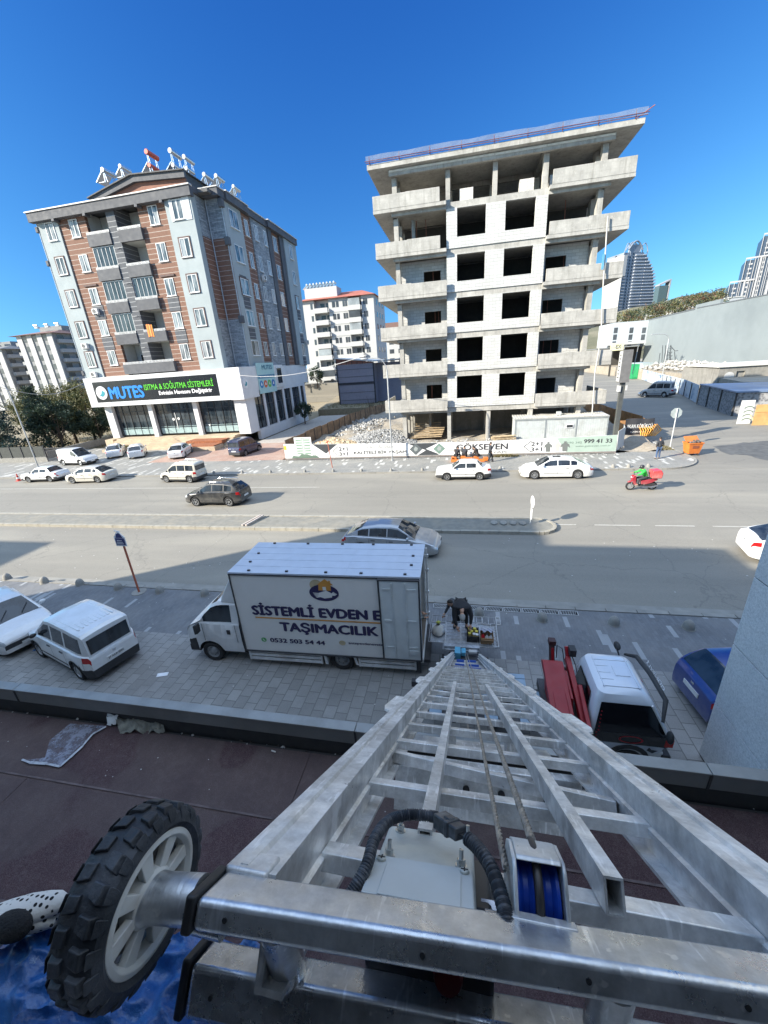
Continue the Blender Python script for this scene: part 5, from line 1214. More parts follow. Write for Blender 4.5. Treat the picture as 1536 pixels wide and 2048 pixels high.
# green gate container, grey container with round logo
gcn = thing('green_container', 'small green container by the yard entrance beyond the van', 'container', (47.6,124,0)); a, b = onY(1264,757,124), onY(1281,728,124)
mb = MB(); mb.box(a.x, b.x, 124, 128, 0, b.z); part('body', mb, M("green_paint", (.02,.28,.10), .5), gcn, world=True)
mb = MB(); mb.box(a.x+.3,b.x-.3,123.95,123.99,.4,b.z-.4); part('door_panel', mb, M("green_paint_door", (.03,.34,.13), .5), gcn, world=True)
gc2 = thing('grey_container', 'pale grey container with a white round logo beside the green one', 'container', (51,122,0)); a2, c2 = onY(1281,760,122), onY(1306,725,122)
mb = MB(); mb.box(a2.x, c2.x, 122, 130, 0, c2.z); part('body', mb, M("grey_paint_container", (.36,.42,.42), .5), gc2, world=True)
mb = MB(); p = onY(1287,741,121.9); mb.lathe([(0,0),(.7,0),(.7,.03),(0,.03)], (p.x,121.97,p.z), (0,-1,0), 20); mb.box(p.x+1.2,p.x+2.6,121.94,121.99,p.z-.2,p.z+.25); part('round_logo', mb, WB, gc2, world=True)
mb = MB(); a, b = onY(1305,760,126), onY(1340,738,126); mb.box(a.x, b.x, 126, 126.2, .2, b.z); solo('green_screen_fence', mb, M("dark_green_netting", (.02,.07,.05), .8), 'dark green netting fence behind the parked van', 'fence')
# yellow sign gantry
gs = thing('petrol_sign', 'pale yellow sign board on posts beside the warehouse canopy', 'sign', (38,140,0)); a, b = onY(1221,702,140), onY(1248,690,140)
mb = MB(); mb.box(a.x, b.x, 140, 140.5, a.z, b.z+.6); part('board', mb, M("pale_yellow", (.68,.66,.42), .6), gs, world=True)
mb = MB(); mb.box(a.x+.3,a.x+.8,140.1,140.4,0,a.z-.01).box(b.x-.8,b.x-.3,140.1,140.4,0,a.z-.01); part('post', mb, DK, gs, world=True)
text('sign_letters', "EX", DK, gs, (a.x+1.4,139.97,a.z+.5), (1,0,0), (0,0,1), (b.x-a.x)*.4, 1.1, bold=.03, world=True)
# ---- tall sign pole beside the hoarding
tp = thing('billboard_pole', 'tall dark sign pole with a slim grey double sided box beside the site cabin', 'sign', (13.5,38.6,.0))
mb = MB(); mb.box(-.17,.17,-.17,.17,0,6.2); part('pole', mb, M("dark_pole", (.10,.105,.10), .6, .3), tp)
mb = MB(); mb.box(-.42,.35,-.38,.30,5.75,8.35); part('sign_box', mb, M("sign_box_grey", (.16,.155,.15), .6), tp)
mb = MB(); mb.box(-.46,-.421,-.34,.26,5.85,8.25); part('sign_face', mb, M("sign_face_pale", (.55,.56,.56), .5), tp)
mb = MB()
for k in range(7): mb.box(-.465,-.461,-.2+.03*(k%3),.12,6.1+k*.3,6.22+k*.3)
part('sign_marks', mb, DK, tp)
mb = MB(); mb.beam((-3.2,-.1,8.55),(.75,-.1,8.62),.06,.05).beam((.75,-.1,8.62),(.62,-.1,6.4),.04,.04).beam((-.3,-.1,8.4),(-.3,-.1,8.6),.05,.05); part('top_bar', mb, LAMPM, tp)
mb = MB(); mb.box(-.34,-.18,-.3,.2,5.0,5.5).box(.2,.34,-.25,.2,5.1,5.5); part('small_plate', mb, WB, tp)
# ---- towers on the horizon
t1 = thing('curved_tower', 'curved high rise tower with arched crown on the horizon right of the unfinished building', 'tower', (137,430,0), RAD(25))
DKB = M("tower_shaded_facade", (.22,.25,.30), .6, var=.15, scale=.1); TWW = M("tower_white_wall", (.46,.45,.44), .8, var=.03)  # facade darkened in colour for the side turned from the sun
W1 = 40.0; ext = lambda f: W1*(1 if f < .35 else (1-.09*((f-.35)/.3)**2 if f < .65 else .91-.42*((f-.65)/.35)**1.6))
mb = MB(); nf = 26; z0, z1 = 20, 84; fh = (z1-z0)/nf
for k in range(nf): mb.box(.01, ext(k/nf)-1.2, .6, 20, z0+k*fh, z0+(k+1)*fh-.001)
part('facade', mb, DKB, t1)
mb = MB()
for k in range(nf):
 e = ext(k/nf); z = z0+k*fh; mb.box(12, 22, -.5, .59, z, z+.75); mb.box(23, e, -.5, .59, z, z+.75); mb.box(e-2.5, e+.4, -.6, 3, z, z+.9); mb.box(.8,4.5,-.2,.59,z,z+.5)
part('balcony_band', mb, M("balcony_band_grey", (.46,.48,.52), .7), t1)
mb = MB()
for k in range(nf):
 z = z0+k*fh+.7
 for x in (6.2, 9.4): mb.box(x, x+1.2, .5, .599, z, z+1.4)
 mb.box(-.06,-.001,8.5,10.2,z,z+1.2)
part('window_row', mb, M("tower_window", (.03,.035,.045), .3), t1)
mb = MB(); mb.box(-.5, 0, -.4, 19, 20, 66).box(-.499,3.2,-.39,18,66,82); part('gable_wall', mb, TWW, t1)
mb = MB()
def arch(x0, x1, y, zb, h, r=.5):
 pts = [(x0+(x1-x0)*i/12, y, zb+h*sin(pi*i/12)) for i in range(13)]; mb.tube(pts, r, 5)
mb.box(6, 17, .5, 3, 84, 90); arch(4,19,.5,86,6.5,.7); arch(4,19,4,86,6.5,.5); arch(16,25,.5,84,7,.4); arch(-.5,7,.5,82,9,.35)
for x in (19, 24): mb.box(x, x+.5, .5, 1, 80, 87)
part('crown', mb, DKB, t1)
t2 = thing('stepped_tower', 'tall stepped office tower with white vertical fins at the right edge', 'tower', (171,330,0), RAD(-24))
fb, ff = MB(), MB()
for x0, x1, zt_, yy in ((0,12,41.5,0),(5.5,30,54,.3),(11.5,45,66,.6),(18,50,73,1.0)):
 fb.box(x0+.2, x1, yy+.3, 25, 5, zt_)
 for i in range(int((x1-x0)/2.3)+1): x = x0+i*2.3; wd = .9 if i % 4 == 3 else .3; ff.box(x, x+wd, yy-.4, yy+.29, 5, zt_+.6)
 ff.box(x0, x1, yy-.5, yy+.25, zt_+.61, zt_+1.5)
 for k in range(int((zt_-20)/2.6)): ff.box(x0+2.0, x0+3.8, yy-.1, yy+.28, 20+k*2.6, 20+k*2.6+.9)
part('facade', fb, M("tower_blue_glass", (.045,.065,.10), .35), t2); part('fin', ff, M('fin_grey', (.34,.34,.35), .7), t2)
mb = MB(); mb.box(20,50,.5,1,74,79); part('crown', mb, DKB, t2)
t3 = thing('slanted_office', 'small dark office block with a slanted frame just right of the curved tower', 'building', (157,400,3), RAD(10)); t3.scale = (.62,.62,.88)
mb = MB(); mb.box(0,11,0,10,20,56); part('facade', mb, M("teal_glass", (.08,.12,.13), .3), t3); mb = MB(); mb.prism([(-.5,57),(14,61),(12.4,20),(11,20),(12.6,59.5),(-.5,56)], lambda a, b, d: (a, d, b), -.6, 9); part('frame', mb, M("office_frame", (.30,.30,.32), .6), t3)
# low buildings on the ridge
for i, (px, py, w_, h_, Y, c, lb) in enumerate([(1345,618,14,4,300,(.55,.55,.5),'low pale building on the hill ridge nearest the curved tower'),(1372,612,20,5,300,(.50,.50,.46),'long pale ridge building left of the small green one'),(1440,602,5,4,300,(.08,.22,.17),'small green building on the ridge left of the stepped tower'),(1402,606,12,6,300,(.58,.57,.52),'white cubic building on the hill ridge'),(1458,596,8,9,310,(.40,.42,.44),'grey block at the foot of the stepped tower'),(1500,598,18,5,200,(.50,.22,.18),'red and white terrace roof above the warehouse wall')]):
 p = onY(px, py, Y); t = thing('hill_building', lb, 'building', (p.x, Y, p.z-h_)); mb = MB(); mb.box(0, w_, 0, 8, -20, h_); part('wall', mb, M("hillwall%d" % i, c, .8), t)
 mb = MB(); mb.box(-.4, w_+.4, -.4, 8.4, h_+.001, h_+.5); part('roof', mb, WB, t)
 mb = MB(); [mb.box(1+k*2.2, 2.2+k*2.2, -.08, -.001, h_*.3, h_*.75) for k in range(int(w_/2.3))]; part('window_row', mb, WG, t)
rl_ = MB()
for i in range(26):
 px = 1238+i*9; p = onY(px, 640-.16*(px-1238)+2*sin(i), 290); rl_.box(p.x-.3, p.x+.3, 290, 290.5, p.z-5, p.z)
 if i: rl_.beam(prev, p, .4, .5)
 prev = p
solo('ridge_railing', rl_, WB, 'pale railing and pergola frames along the hill ridge', 'railing')
# ================================================================== TREES AND SHRUBS
BARK = M("tree_bark", (.10,.075,.055), .95, var=.3, scale=8, bmp=.5)
def leafm(name, cols):
 m, t, b = nodes(name); p = opos(t)
 oi = N(t, "ShaderNodeNewGeometry").outputs['Random Per Island']
 c = ramp(t, oi, [(i/(len(cols)-1), c_) for i, c_ in enumerate(cols)])
 L(t, c, b.inputs['Base Color']); b.inputs['Roughness'].default_value = .65
 tr = N(t, "ShaderNodeBsdfTranslucent"); L(t, c, tr.inputs[0]); mx = N(t, "ShaderNodeMixShader"); mx.inputs[0].default_value = .22
 L(t, b.outputs[0], mx.inputs[1]); L(t, tr.outputs[0], mx.inputs[2]); L(t, mx.outputs[0], t.nodes["Material Output"].inputs[0]); return m
LF_OL = leafm("olive_leaves", [(.035,.05,.016),(.075,.085,.03),(.13,.13,.05),(.20,.18,.07)]); LF_DK = leafm("dark_leaves", [(.015,.03,.02),(.035,.06,.035),(.06,.09,.05)])
LF_BL = leafm("cedar_needles", [(.02,.04,.035),(.05,.085,.07),(.10,.15,.12)]); LF_YE = leafm("yellowing_leaves", [(.09,.08,.02),(.18,.15,.04),(.26,.21,.07)]); LF_RD = leafm("rusty_leaves", [(.10,.05,.03),(.17,.09,.05),(.09,.08,.04)])
def leafquad(mb, c, s, up=None):
 n = Vector((random.gauss(0,1), random.gauss(0,1), random.gauss(.3,1))).normalized(); e = n.cross(Vector((random.gauss(0,1),random.gauss(0,1),random.gauss(0,1)))).normalized(); g = n.cross(e)
 a = s*random.uniform(.6,1.3); b = a*random.uniform(.35,.7)
 mb.add([c-e*a, c-g*b+e*a*.1, c+e*a, c+g*b-e*a*.1], [(0,1,2,3)])
def tree(name, label, loc, h, r, mat, n=2600, kind='round', trunk=.3, group='trees left of the apartment block', leaf=.13, seed=0):
 random.seed(seed*13+5); t = thing(name, label, 'tree', loc, 0, group)
 tk_, cr_ = MB(), MB(); th = h*trunk; lean = Vector((random.uniform(-.04,.04)*h, random.uniform(-.04,.04)*h, 0))
 top = Vector((lean.x, lean.y, h*.93)); rb = .035*h**.8
 tk_.tube([Vector((0,0,-.1)), Vector((0,0,th*.5))+lean*.1, Vector((0,0,th))+lean*.3, Vector((0,0,h*.6))+lean*.6, top], [rb*1.3, rb, rb*.8, rb*.45, .015], 8)
 clumps = []
 if kind == 'cone':
  for k in range(34):
   f = k/33; z = th*.5+(h-th*.5)*f; rad = r*(1-f)**.85+.12; a = k*2.4+random.uniform(-.4,.4)
   for q in range(3 if f < .7 else 2):
    aa = a+q*2.1; tip = Vector((cos(aa)*rad*random.uniform(.6,1.05), sin(aa)*rad*random.uniform(.6,1.05), z-rad*.22)); c0 = Vector((lean.x*f, lean.y*f, z)); tk_.tube([c0, c0.lerp(tip, .8)], [.03,.01], 4, cap=False)
    clumps += [(c0.lerp(tip, u), .12*r+.16, .5) for u in (.45,.75,1.0)]
 else:
  nl = 9
  for k in range(nl):
   a = 2*pi*k/nl*1.62+random.uniform(-.3,.3); z0 = th*(.75+.5*k/nl); d = Vector((cos(a), sin(a), random.uniform(.55,1.3))).normalized(); ln = r*random.uniform(.75,1.1); p0 = Vector((lean.x*.3, lean.y*.3, z0)); p1 = p0+d*ln*.55+Vector((0,0,.1*ln)); p2 = p0+d*ln+Vector((0,0,.35*ln)); tk_.tube([p0, p1, p2], [rb*.5, rb*.28, .012], 5, cap=False)
  nc = 26
  for k in range(nc):
   u = random.uniform(-1,1); a = random.uniform(0,2*pi); rr = random.uniform(.45,1.0)**.6; cz = th+(h-th)*.52
   sq = sqrt(max(0,1-u*u)); c = Vector((cos(a)*sq*r*rr+lean.x*.6, sin(a)*sq*r*rr+lean.y*.6, cz+u*(h-th)*.48*rr)); clumps.append((c, r*random.uniform(.24,.42), .8))
 per = max(8, n//len(clumps))
 for c, cr, fl in clumps:
  for i in range(int(per*random.uniform(.6,1.4))):
   d = Vector((random.gauss(0,1),random.gauss(0,1),random.gauss(0,1)*fl)); d = d.normalized()*cr*random.random()**.45; leafquad(cr_, c+d, leaf)
 part('trunk', tk_, BARK, t, smooth=60); part('crown', cr_, mat, t, recalc=False); return t
def gxy(px, py): p = G(px, py); return p
T = [ # px of the foot line (approx.), Y, height, radius, kind, material, label
 (-66.5,44,9.4,3.3,'cone',LF_BL,'blue green cedar at the far left edge behind the lamp post'),
 (-62.0,42.5,8.6,2.7,'cone',LF_BL,'blue green cedar just left of the lamp post'),
 (-59.0,46.5,7.6,2.6,'cone',LF_DK,'dark conifer just right of the lamp post'),
 (-60.5,52,8.2,3.0,'round',LF_OL,'tallest olive green tree above the white panel van'),
 (-57.0,46.8,6.4,2.4,'round',LF_DK,'dark green tree directly behind the white panel van'),
 (-56.3,51.5,6.8,2.5,'round',LF_OL,'olive green tree left of the shop, second row'),
 (-55.6,57,7.6,2.6,'round',LF_OL,'olive green tree touching the left corner of the shop sign'),
 (-53.9,50.2,4.9,1.7,'round',LF_DK,'small dark tree beside the low garden wall nearest the shop'),
 (-54.3,62,5.4,1.8,'round',LF_OL,'small olive tree behind the shop corner'),
 (-68,54,7.2,3.0,'round',LF_OL,'broad olive tree at the far left behind the cedars'),
 (-90,78,7.5,3.2,'round',LF_YE,'yellowing tree in front of the striped apartment block'),
 (-84,80,6.4,2.8,'round',LF_RD,'rust coloured tree in front of the striped apartment block'),
 (-98,76,6.2,3.0,'round',LF_DK,'dark tree in front of the grey block at the left edge'),
 (-76,76,7.8,3.2,'round',LF_YE,'yellow green tree above the dark conifer')]
for i, (x, y, h, r, kd, mt, lb) in enumerate(T): tree('conifer' if kd == 'cone' else 'leafy_tree', lb, (x, y, 0), h*1.12, r*1.28, mt, 6500 if y < 60 else 3200, kd, .22, seed=i, leaf=.15 if y < 60 else .22)
tree('leafy_tree', 'small bushy tree against the side wall of the apartment block', (-25.6,62,0), 3.6, 1.4, LF_DK, 2200, 'round', .35, None, .12, 31)
tree('leafy_tree', 'dark tree in front of the white apartment block beside the bus', (-38,104,3.6), 5.2, 2.0, LF_DK, 1500, 'round', .3, 'trees before the white apartment block', .2, 33)
tree('leafy_tree', 'yellow green tree at the left of the parked bus', (-41.5,103,3.4), 4.4, 1.5, LF_YE, 1300, 'round', .3, 'trees before the white apartment block', .2, 34)
def bare(loc, h, label):
 t = thing('bare_shrub', label, 'shrub', loc, 0, None); mb = MB()
 for k in range(26): a = random.uniform(0,2*pi); e = random.uniform(.1,.7); p = Vector((cos(a)*e*.2,sin(a)*e*.2,0)); q = Vector((cos(a)*e*h*.5,sin(a)*e*h*.5,h*random.uniform(.5,1))); mb.tube([p, p.lerp(q,.6)+Vector((0,0,.1)), q], [.02,.012,.006], 4, cap=False)
 part('branches', mb, BARK, t); return t
bare((-15.6,68,.5), 3.0, 'leafless shrub in front of the purple shed')
# shrubs on the hill ridge, scrub and dry grass
random.seed(3); mb = MB(); rp_ = [MB(), MB(), MB()]
for i in range(420):
 px = random.uniform(1225, 1450); Yr_ = random.uniform(225, 285); lo = 655-.235*(px-1225); c = onY(px, lo-random.uniform(-2, 26), Yr_); s = random.uniform(1.0, 2.6); k = random.choice((0,0,1,2))
 for j in range(26): leafquad(rp_[k], c+Vector((random.gauss(0,1)*s*.5, random.gauss(0,1)*s*.5, random.gauss(0,1)*s*.35)), .42)
for k, (m_, nm) in enumerate(((LF_OL,'olive'),(LF_DK,'dark green'),(LF_RD,'brownish'))): solo('hill_scrub', rp_[k], m_, nm+' scrub covering the hillside above the warehouse wall', 'scrub', kind='stuff', recalc=False)
mb = MB(); GRS = leafm("dry_grass_blades", [(.16,.13,.06),(.26,.21,.10),(.10,.11,.045)])
def blade(x, y, z, h): a = random.uniform(0,2*pi); w = .03; d = Vector((cos(a),sin(a),0)); c = Vector((x,y,z)); mb.add([c-d*w, c+d*w, c+Vector((random.uniform(-.1,.1),random.uniform(-.1,.1),h))], [(0,1,2)])
for i in range(9000): x, y = random.uniform(-27,-9.5), random.uniform(72.6,109); blade(x, y, 1.15, random.uniform(.1,.4))
for i in range(6000): x, y = random.uniform(-75,-51), random.uniform(40,75); blade(x, y, -.2, random.uniform(.2,.6))
for i in range(1500): x, y = random.uniform(-46.5,-43.8), random.uniform(43.4,45.2); blade(x, y, .34, random.uniform(.1,.35))
for i in range(900): x, y = random.gauss(3.8,.5), 36.2+random.uniform(-.1,.15); blade(x, y, .0, random.uniform(.05,.3))
for i in range(700): x, y = 17.2+random.uniform(-.8,.7), 38+random.uniform(-.7,1.6); blade(x, y, .0, random.uniform(.05,.2))
solo('dry_grass', mb, GRS, 'dry yellow grass and weeds on open ground and planters', 'grass', kind='stuff', recalc=False)
# ================================================================== VEHICLES
def paint(name, col, rough=.28, dust=(.45,.42,.36), damt=.10, metal=0.0):
 m, t, b = nodes(name); p = opos(t)
 c = mixc(t, ramp(t, noise(t, p, 2.2, 5, .7), [(.42, 0.0), (.75, damt*3)]), col, dust)
 sx = N(t, "ShaderNodeSeparateXYZ"); L(t, p, sx.inputs[0]); low = N(t, "ShaderNodeMapRange"); L(t, sx.outputs[2], low.inputs[0]); low.inputs[1].default_value = .75; low.inputs[2].default_value = .15; low.inputs[3].default_value = 0; low.inputs[4].default_value = .45
 c = mixc(t, mth(t, 'MULTIPLY', low.outputs[0], ramp(t, noise(t, p, 5, 4), [(.3, .2), (.7, 1.0)])), c, dust)
 L(t, c, b.inputs['Base Color']); b.inputs['Metallic'].default_value = metal
 b.inputs['Roughness'].default_value = rough; b.inputs['Coat Weight'].default_value = .7; b.inputs['Coat Roughness'].default_value = .06; return m
CW = paint("white_paint", (.76,.765,.76)); CCR = paint("cream_paint", (.60,.57,.49)); CBK = paint("black_paint", (.018,.019,.021), damt=.05); CSV = paint("silver_paint", (.36,.38,.41), metal=.55, damt=.06)
CBL = paint("blue_paint", (.012,.045,.22), metal=.2, damt=.03); CNV = paint("navy_paint", (.012,.022,.075), damt=.05)
CG = glassm("car_glass", (.012,.016,.02), (.035,.045,.055), .04); RUB = M("tyre_rubber", (.025,.025,.026), .85, var=.2); RIM = M("alloy_rim", (.45,.46,.47), .3, .7); HUBC = M("steel_rim", (.32,.33,.34), .45, .5)
PLB = M("black_plastic", (.035,.036,.038), .65); HLM = M("headlight_lens", (.55,.58,.60), .08, .3); TLM = M("tail_light_lens", (.42,.012,.012), .15); PLT = M("number_plate_white", (.70,.70,.68), .5); CHR = M("chrome_trim", (.6,.62,.64), .15, .9)
INR = M("wheel_well", (.012,.012,.012), .95)
def lerp1(tab, x):
 if x <= tab[0][0]: return tab[0][1]
 for (a, va), (b, vb) in zip(tab[:-1], tab[1:]):
  if x <= b: return va+(vb-va)*(x-a)/(b-a)
 return tab[-1][1]
def wheel(parent, x, y, r, wd, side, spokes=5, rimm=None, steel=False, rimr=.66):
 """tyre with shouldered tread, dished rim with spokes; side=+1/-1 is the outward y direction"""
 w = MB(); h = wd/2
 w.lathe([(r*rimr,-h*.85),(r*.90,-h),(r*.985,-h*.72),(r,-h*.3),(r,h*.3),(r*.985,h*.72),(r*.90,h),(r*rimr,h*.85)], (x,y,r), (0,side,0), 28, close=True)
 wo = part('wheel', w, RUB, parent, smooth=40)
 m = MB(); R = r*rimr*1.005
 m.lathe([(R,h*.84),(R*.93,h*.72),(R*.90,h*.2),(0,h*.15)], (x,y,r), (0,side,0), 24)
 rim_b = part('rim_dish', m, INR if not steel else (rimm or HUBC), wo, smooth=40)
 m = MB(); m.lathe([(R*1.0,h*.86),(R*.86,h*.80),(R*.84,h*.70),(R*.98,h*.74)], (x,y,r), (0,side,0), 24, close=True); m.lathe([(0,h*.82),(R*.2,h*.80),(R*.24,h*.60)], (x,y,r), (0,side,0), 12)
 for i in range(spokes if not steel else 0):
  a = 2*pi*i/spokes; c, s_ = cos(a), sin(a); mid = Vector((x+c*R*.52, y+side*h*.74, r+s_*R*.52))
  m.obox(mid, Vector((c, -side*.06, s_))*R*.36, Vector((-s_,0,c))*R*.10, (0,h*.06,0))
 if steel: m.lathe([(R*.8,h*.5),(R*.45,h*.85),(0,h*.9)], (x,y,r), (0,side,0), 16)
 part('rim', m, rimm or RIM, wo, smooth=40)
def car(name, label, cat, loc, rz, paint_, L_=4.4, W_=1.76, deck=None, roof=None, win=(), ws=(0,0), rw=(0,0), wheels=(1.35,-1.3), wr=.315, arch=.05, zb=.19, group=None, side_bias=.5,
  belt_in=.90, roof_in=.64, steel=False, spokes=5, bumper=False, rails=False, ribs=0, plate=None, glass_hi=.86, glass_lo=.10, cladding=False, sunroof=None, black_rear=False):
 """front towards +x. deck: bonnet/belt/boot height over x; roof: greenhouse height over x (None outside)"""
 t = thing(name, label, cat, loc, rz, group)
 H2 = L_/2
 xs = set([round(-H2+L_*i/46, 4) for i in range(47)])
 for a in deck+roof: xs.add(round(max(-H2, min(H2, a[0])), 4))
 for a, b in win: xs.add(a); xs.add(b)
 for w_ in wheels:
  for i in range(-8, 9): xs.add(round(w_+(wr+arch)*sin(i/8*pi/2), 4))
 for e in (.01, .03, .07, .13, .2, .28): xs.add(round(H2-e, 4)); xs.add(round(-H2+e, 4))
 xs = sorted(x for x in xs if -H2 <= x <= H2); xs = [x for i, x in enumerate(xs) if i == 0 or x-xs[i-1] > .006]
 def hw(x):
  e = max(0, (abs(x)-(H2-.62))/.62); return W_/2*(1-.17*e**2.4-.02*e)
 def bot(x):
  z = zb+(.06*max(0, (abs(x)-(H2-.35))/.35)**2)
  for w_ in wheels:
   d = (x-w_)/(wr+arch)
   if abs(d) < 1: z = max(z, wr+(wr+arch)*sqrt(1-d*d))
  return z
 def dk(x):
  z = lerp1(deck, x); e = max(0, (abs(x)-(H2-.09))/.09); return z-.07*e*e
 rows = []; cls = []
 NS = 8
 for x in xs:
  w, b, d = hw(x), bot(x), dk(x); b = min(b, d-.10)
  p = [(x, w*.955, b), (x, w*.995, b+(d-b)*.18), (x, w, b+(d-b)*.42), (x, w*.985, b+(d-b)*.72), (x, w*.955, d-.03), (x, w*belt_in, d+.0), (x, w*.62, d+.022), (x, w*.3, d+.034), (x, 0, d+.038)]
  rows.append(p+[(q[0], -q[1], q[2]) for q in p[-2::-1]])
 body = MB(); hl = [MB(), MB()]; tl = [MB(), MB()]; low = MB(); grl = MB()
 n = len(rows[0])
 def xm(i): return (xs[i]+xs[i+1])/2
 for i in range(len(xs)-1):
  x = xm(i)
  for j in range(n-1):
   k = j if j < NS else n-2-j; sd = 0 if j < NS else 1
   q = [rows[i][j], rows[i][j+1], rows[i+1][j+1], rows[i+1][j]]
   tgt = body
   if x > H2-.32 and k in (3, 4): tgt = hl[sd]
   elif x < -H2+.26 and k in (3,) : tgt = tl[sd]
   elif cladding and k == 0: tgt = low
   elif bumper and k in (0,) : tgt = low
   elif bumper and k in (1,) and abs(x) > H2-.5: tgt = low
   tgt.quad(*q)
 # end caps
 for r, sg in ((rows[0], -1), (rows[-1], 1)):
  c = [(r[j][0], r[j][1], r[j][2]) for j in range(n)]
  for j in range(NS):
   a, b2 = c[j], c[j+1]; a2, b3 = c[n-1-j], c[n-2-j]
   tgt = body
   if j in (2, 3) and sg > 0: tgt = grl
   elif j <= 1 and bumper: tgt = low
   elif j == 2 and black_rear: tgt = low
   tgt.quad(a, b2, b3, a2)
 bo = part('body', body, paint_, t, smooth=42)
 b_ = bmesh.new(); b_.from_mesh(bo.data); bmesh.ops.remove_doubles(b_, verts=b_.verts, dist=.0005); b_.to_mesh(bo.data); b_.free(); bo.data.shade_smooth(); bo.data.set_sharp_from_angle(angle=RAD(38))
 for s_ in hl: part('headlight', s_, HLM, t, smooth=50)
 for s_ in tl: part('tail_light', s_, TLM, t, smooth=50)
 if grl.f: part('grille', grl, PLB, t)
 if low.f: part('sill_trim', low, PLB, t, smooth=50)
 # dark wheel wells and underside
 un = MB(); un.box(-H2+.25, H2-.25, -W_/2*.70, W_/2*.70, zb+.02, min(v for _, v in deck)-.15)
 for w_ in wheels: un.box(w_-wr-arch, w_+wr+arch, -W_/2*.93, W_/2*.93, wr*1.2, wr*2+arch-.03)
 part('underbody', un, INR, t)
 # greenhouse
 gx = [x for x in xs if roof[0][0] <= x <= roof[-1][0]]
 if gx[0] > roof[0][0]: gx.insert(0, roof[0][0])
 if gx[-1] < roof[-1][0]: gx.append(roof[-1][0])
 gr_ = []
 zmax = max(v for _, v in roof)
 for x in gx:
  w, d, zr = hw(x)*belt_in, dk(x), max(lerp1(roof, x), dk(x)+.012)
  f = (zr-d)/(zmax-d); wt = w+(W_/2*roof_in-w)*f
  L3 = lambda k: (x, w+(wt-w)*k, d+(zr-.035*f-d)*k)
  p = [(x, w, d-.005), L3(glass_lo), L3(glass_hi), L3(1.0), (x, wt*.93, zr), (x, wt*.5, zr+.03*f), (x, 0, zr+.042*f)]
  gr_.append(p+[(q[0], -q[1], q[2]) for q in p[-2::-1]])
 shell, sg_, fw, bw, sr = MB(), [MB() for _ in win], MB(), MB(), MB(); m_ = len(gr_[0]); NG = 6
 sg2 = [MB() for _ in win]
 for i in range(len(gx)-1):
  x = (gx[i]+gx[i+1])/2
  for j in range(m_-1):
   k = j if j < NG else m_-2-j; sd = 0 if j < NG else 1
   q = [gr_[i][j], gr_[i][j+1], gr_[i+1][j+1], gr_[i+1][j]]; tgt = shell
   if k == 1:
    for wi, (a, b2) in enumerate(win):
     if a < x < b2: tgt = (sg_ if sd == 0 else sg2)[wi]
   elif k >= 4 or (k == 3 and False):
    if ws[0] < x < ws[1]: tgt = fw
    elif rw[0] < x < rw[1]: tgt = bw
    elif sunroof and sunroof[0] < x < sunroof[1] and k == 5: tgt = sr
   tgt.quad(*q)
 so_ = part('cabin_shell', shell, paint_, t, smooth=38)
 b_ = bmesh.new(); b_.from_mesh(so_.data); bmesh.ops.remove_doubles(b_, verts=b_.verts, dist=.0005); b_.to_mesh(so_.data); b_.free(); so_.data.shade_smooth(); so_.data.set_sharp_from_angle(angle=RAD(38))
 for s_ in sg_+sg2:
  if s_.f: part('side_window', s_, CG, t, smooth=50)
 if fw.f: part('windscreen', fw, CG, t, smooth=50)
 if bw.f: part('rear_window', bw, CG, t, smooth=50)
 if sr.f: part('sunroof', sr, CG, t, smooth=50)
 # rear end-cap window for boxy bodies
 if rw[0] == rw[1] and rw[0] < 0:
  x = gr_[0][0][0]; w, d = gr_[0][0][1], gr_[0][0][2]; zr = gr_[0][4][2]; wt = gr_[0][3][1]
  cap = MB(); cap.add(gr_[0], [tuple(range(m_))]); part('rear_door_frame', cap, paint_, t)
  g = MB(); f = lambda k: w+(wt-w)*k
  za, zb_ = d+.10, zr-.12; ka, kb = .1, .86
  vs = []
  for (yy, zz) in ((-f(ka)*.93, za), (f(ka)*.93, za), (f(kb)*.9, zb_), (-f(kb)*.9, zb_)): vs.append((x-.012, yy, zz))
  g.add(vs, [(0,1,2,3)]); part('rear_window', g, CG, t)
 for w_ in wheels:
  for sd in (1, -1): wheel(t, w_, sd*(W_/2-.115), wr, .21, sd, spokes, steel=steel)
 # mirrors, handles, plates, wipers, seam lines
 mx = ws[0]+(ws[1]-ws[0])*.70 if ws[1] > ws[0] else 1.0
 for sd in (1, -1):
  mm = MB(); mm.ball((mx-.05, sd*(W_/2+.06), lerp1(deck, mx)+.10), (.07,.11,.075), 10, 6); part('mirror', mm, PLB if bumper else paint_, t, smooth=60)
 hd = MB()
 for a, b2 in win[:2]:
  for sd in (1, -1): hd.box(a+.08, a+.28, sd*W_/2*.985-.012, sd*W_/2*.985+.012, lerp1(deck, a)-.17, lerp1(deck, a)-.14)
 part('door_handle', hd, PLB, t)
 sm = MB()
 for a, b2 in win[:3]:
  for sd in (1, -1):
   for xx in (a-.015,):
    sm.add([(xx-.006, sd*(hw(xx)*1.003), zb+.18), (xx+.006, sd*(hw(xx)*1.003), zb+.18), (xx+.006, sd*(hw(xx)*.990+.006), lerp1(deck, xx)-.1), (xx-.006, sd*(hw(xx)*.990+.006), lerp1(deck, xx)-.1)], [(0,1,2,3)])
 if sm.f: part('door_seam', sm, INR, t)
 zp = lerp1(deck, -H2)*.62 if not black_rear else .55
 pm_ = MB(); pm_.box(-H2-.02, -H2+.02, -.27, .27, zp, zp+.12); pr = part('number_plate', pm_, PLT, t)
 pm_ = MB(); pm_.box(H2-.02, H2+.02, -.26, .26, .36, .47); part('number_plate', pm_, PLT, t)
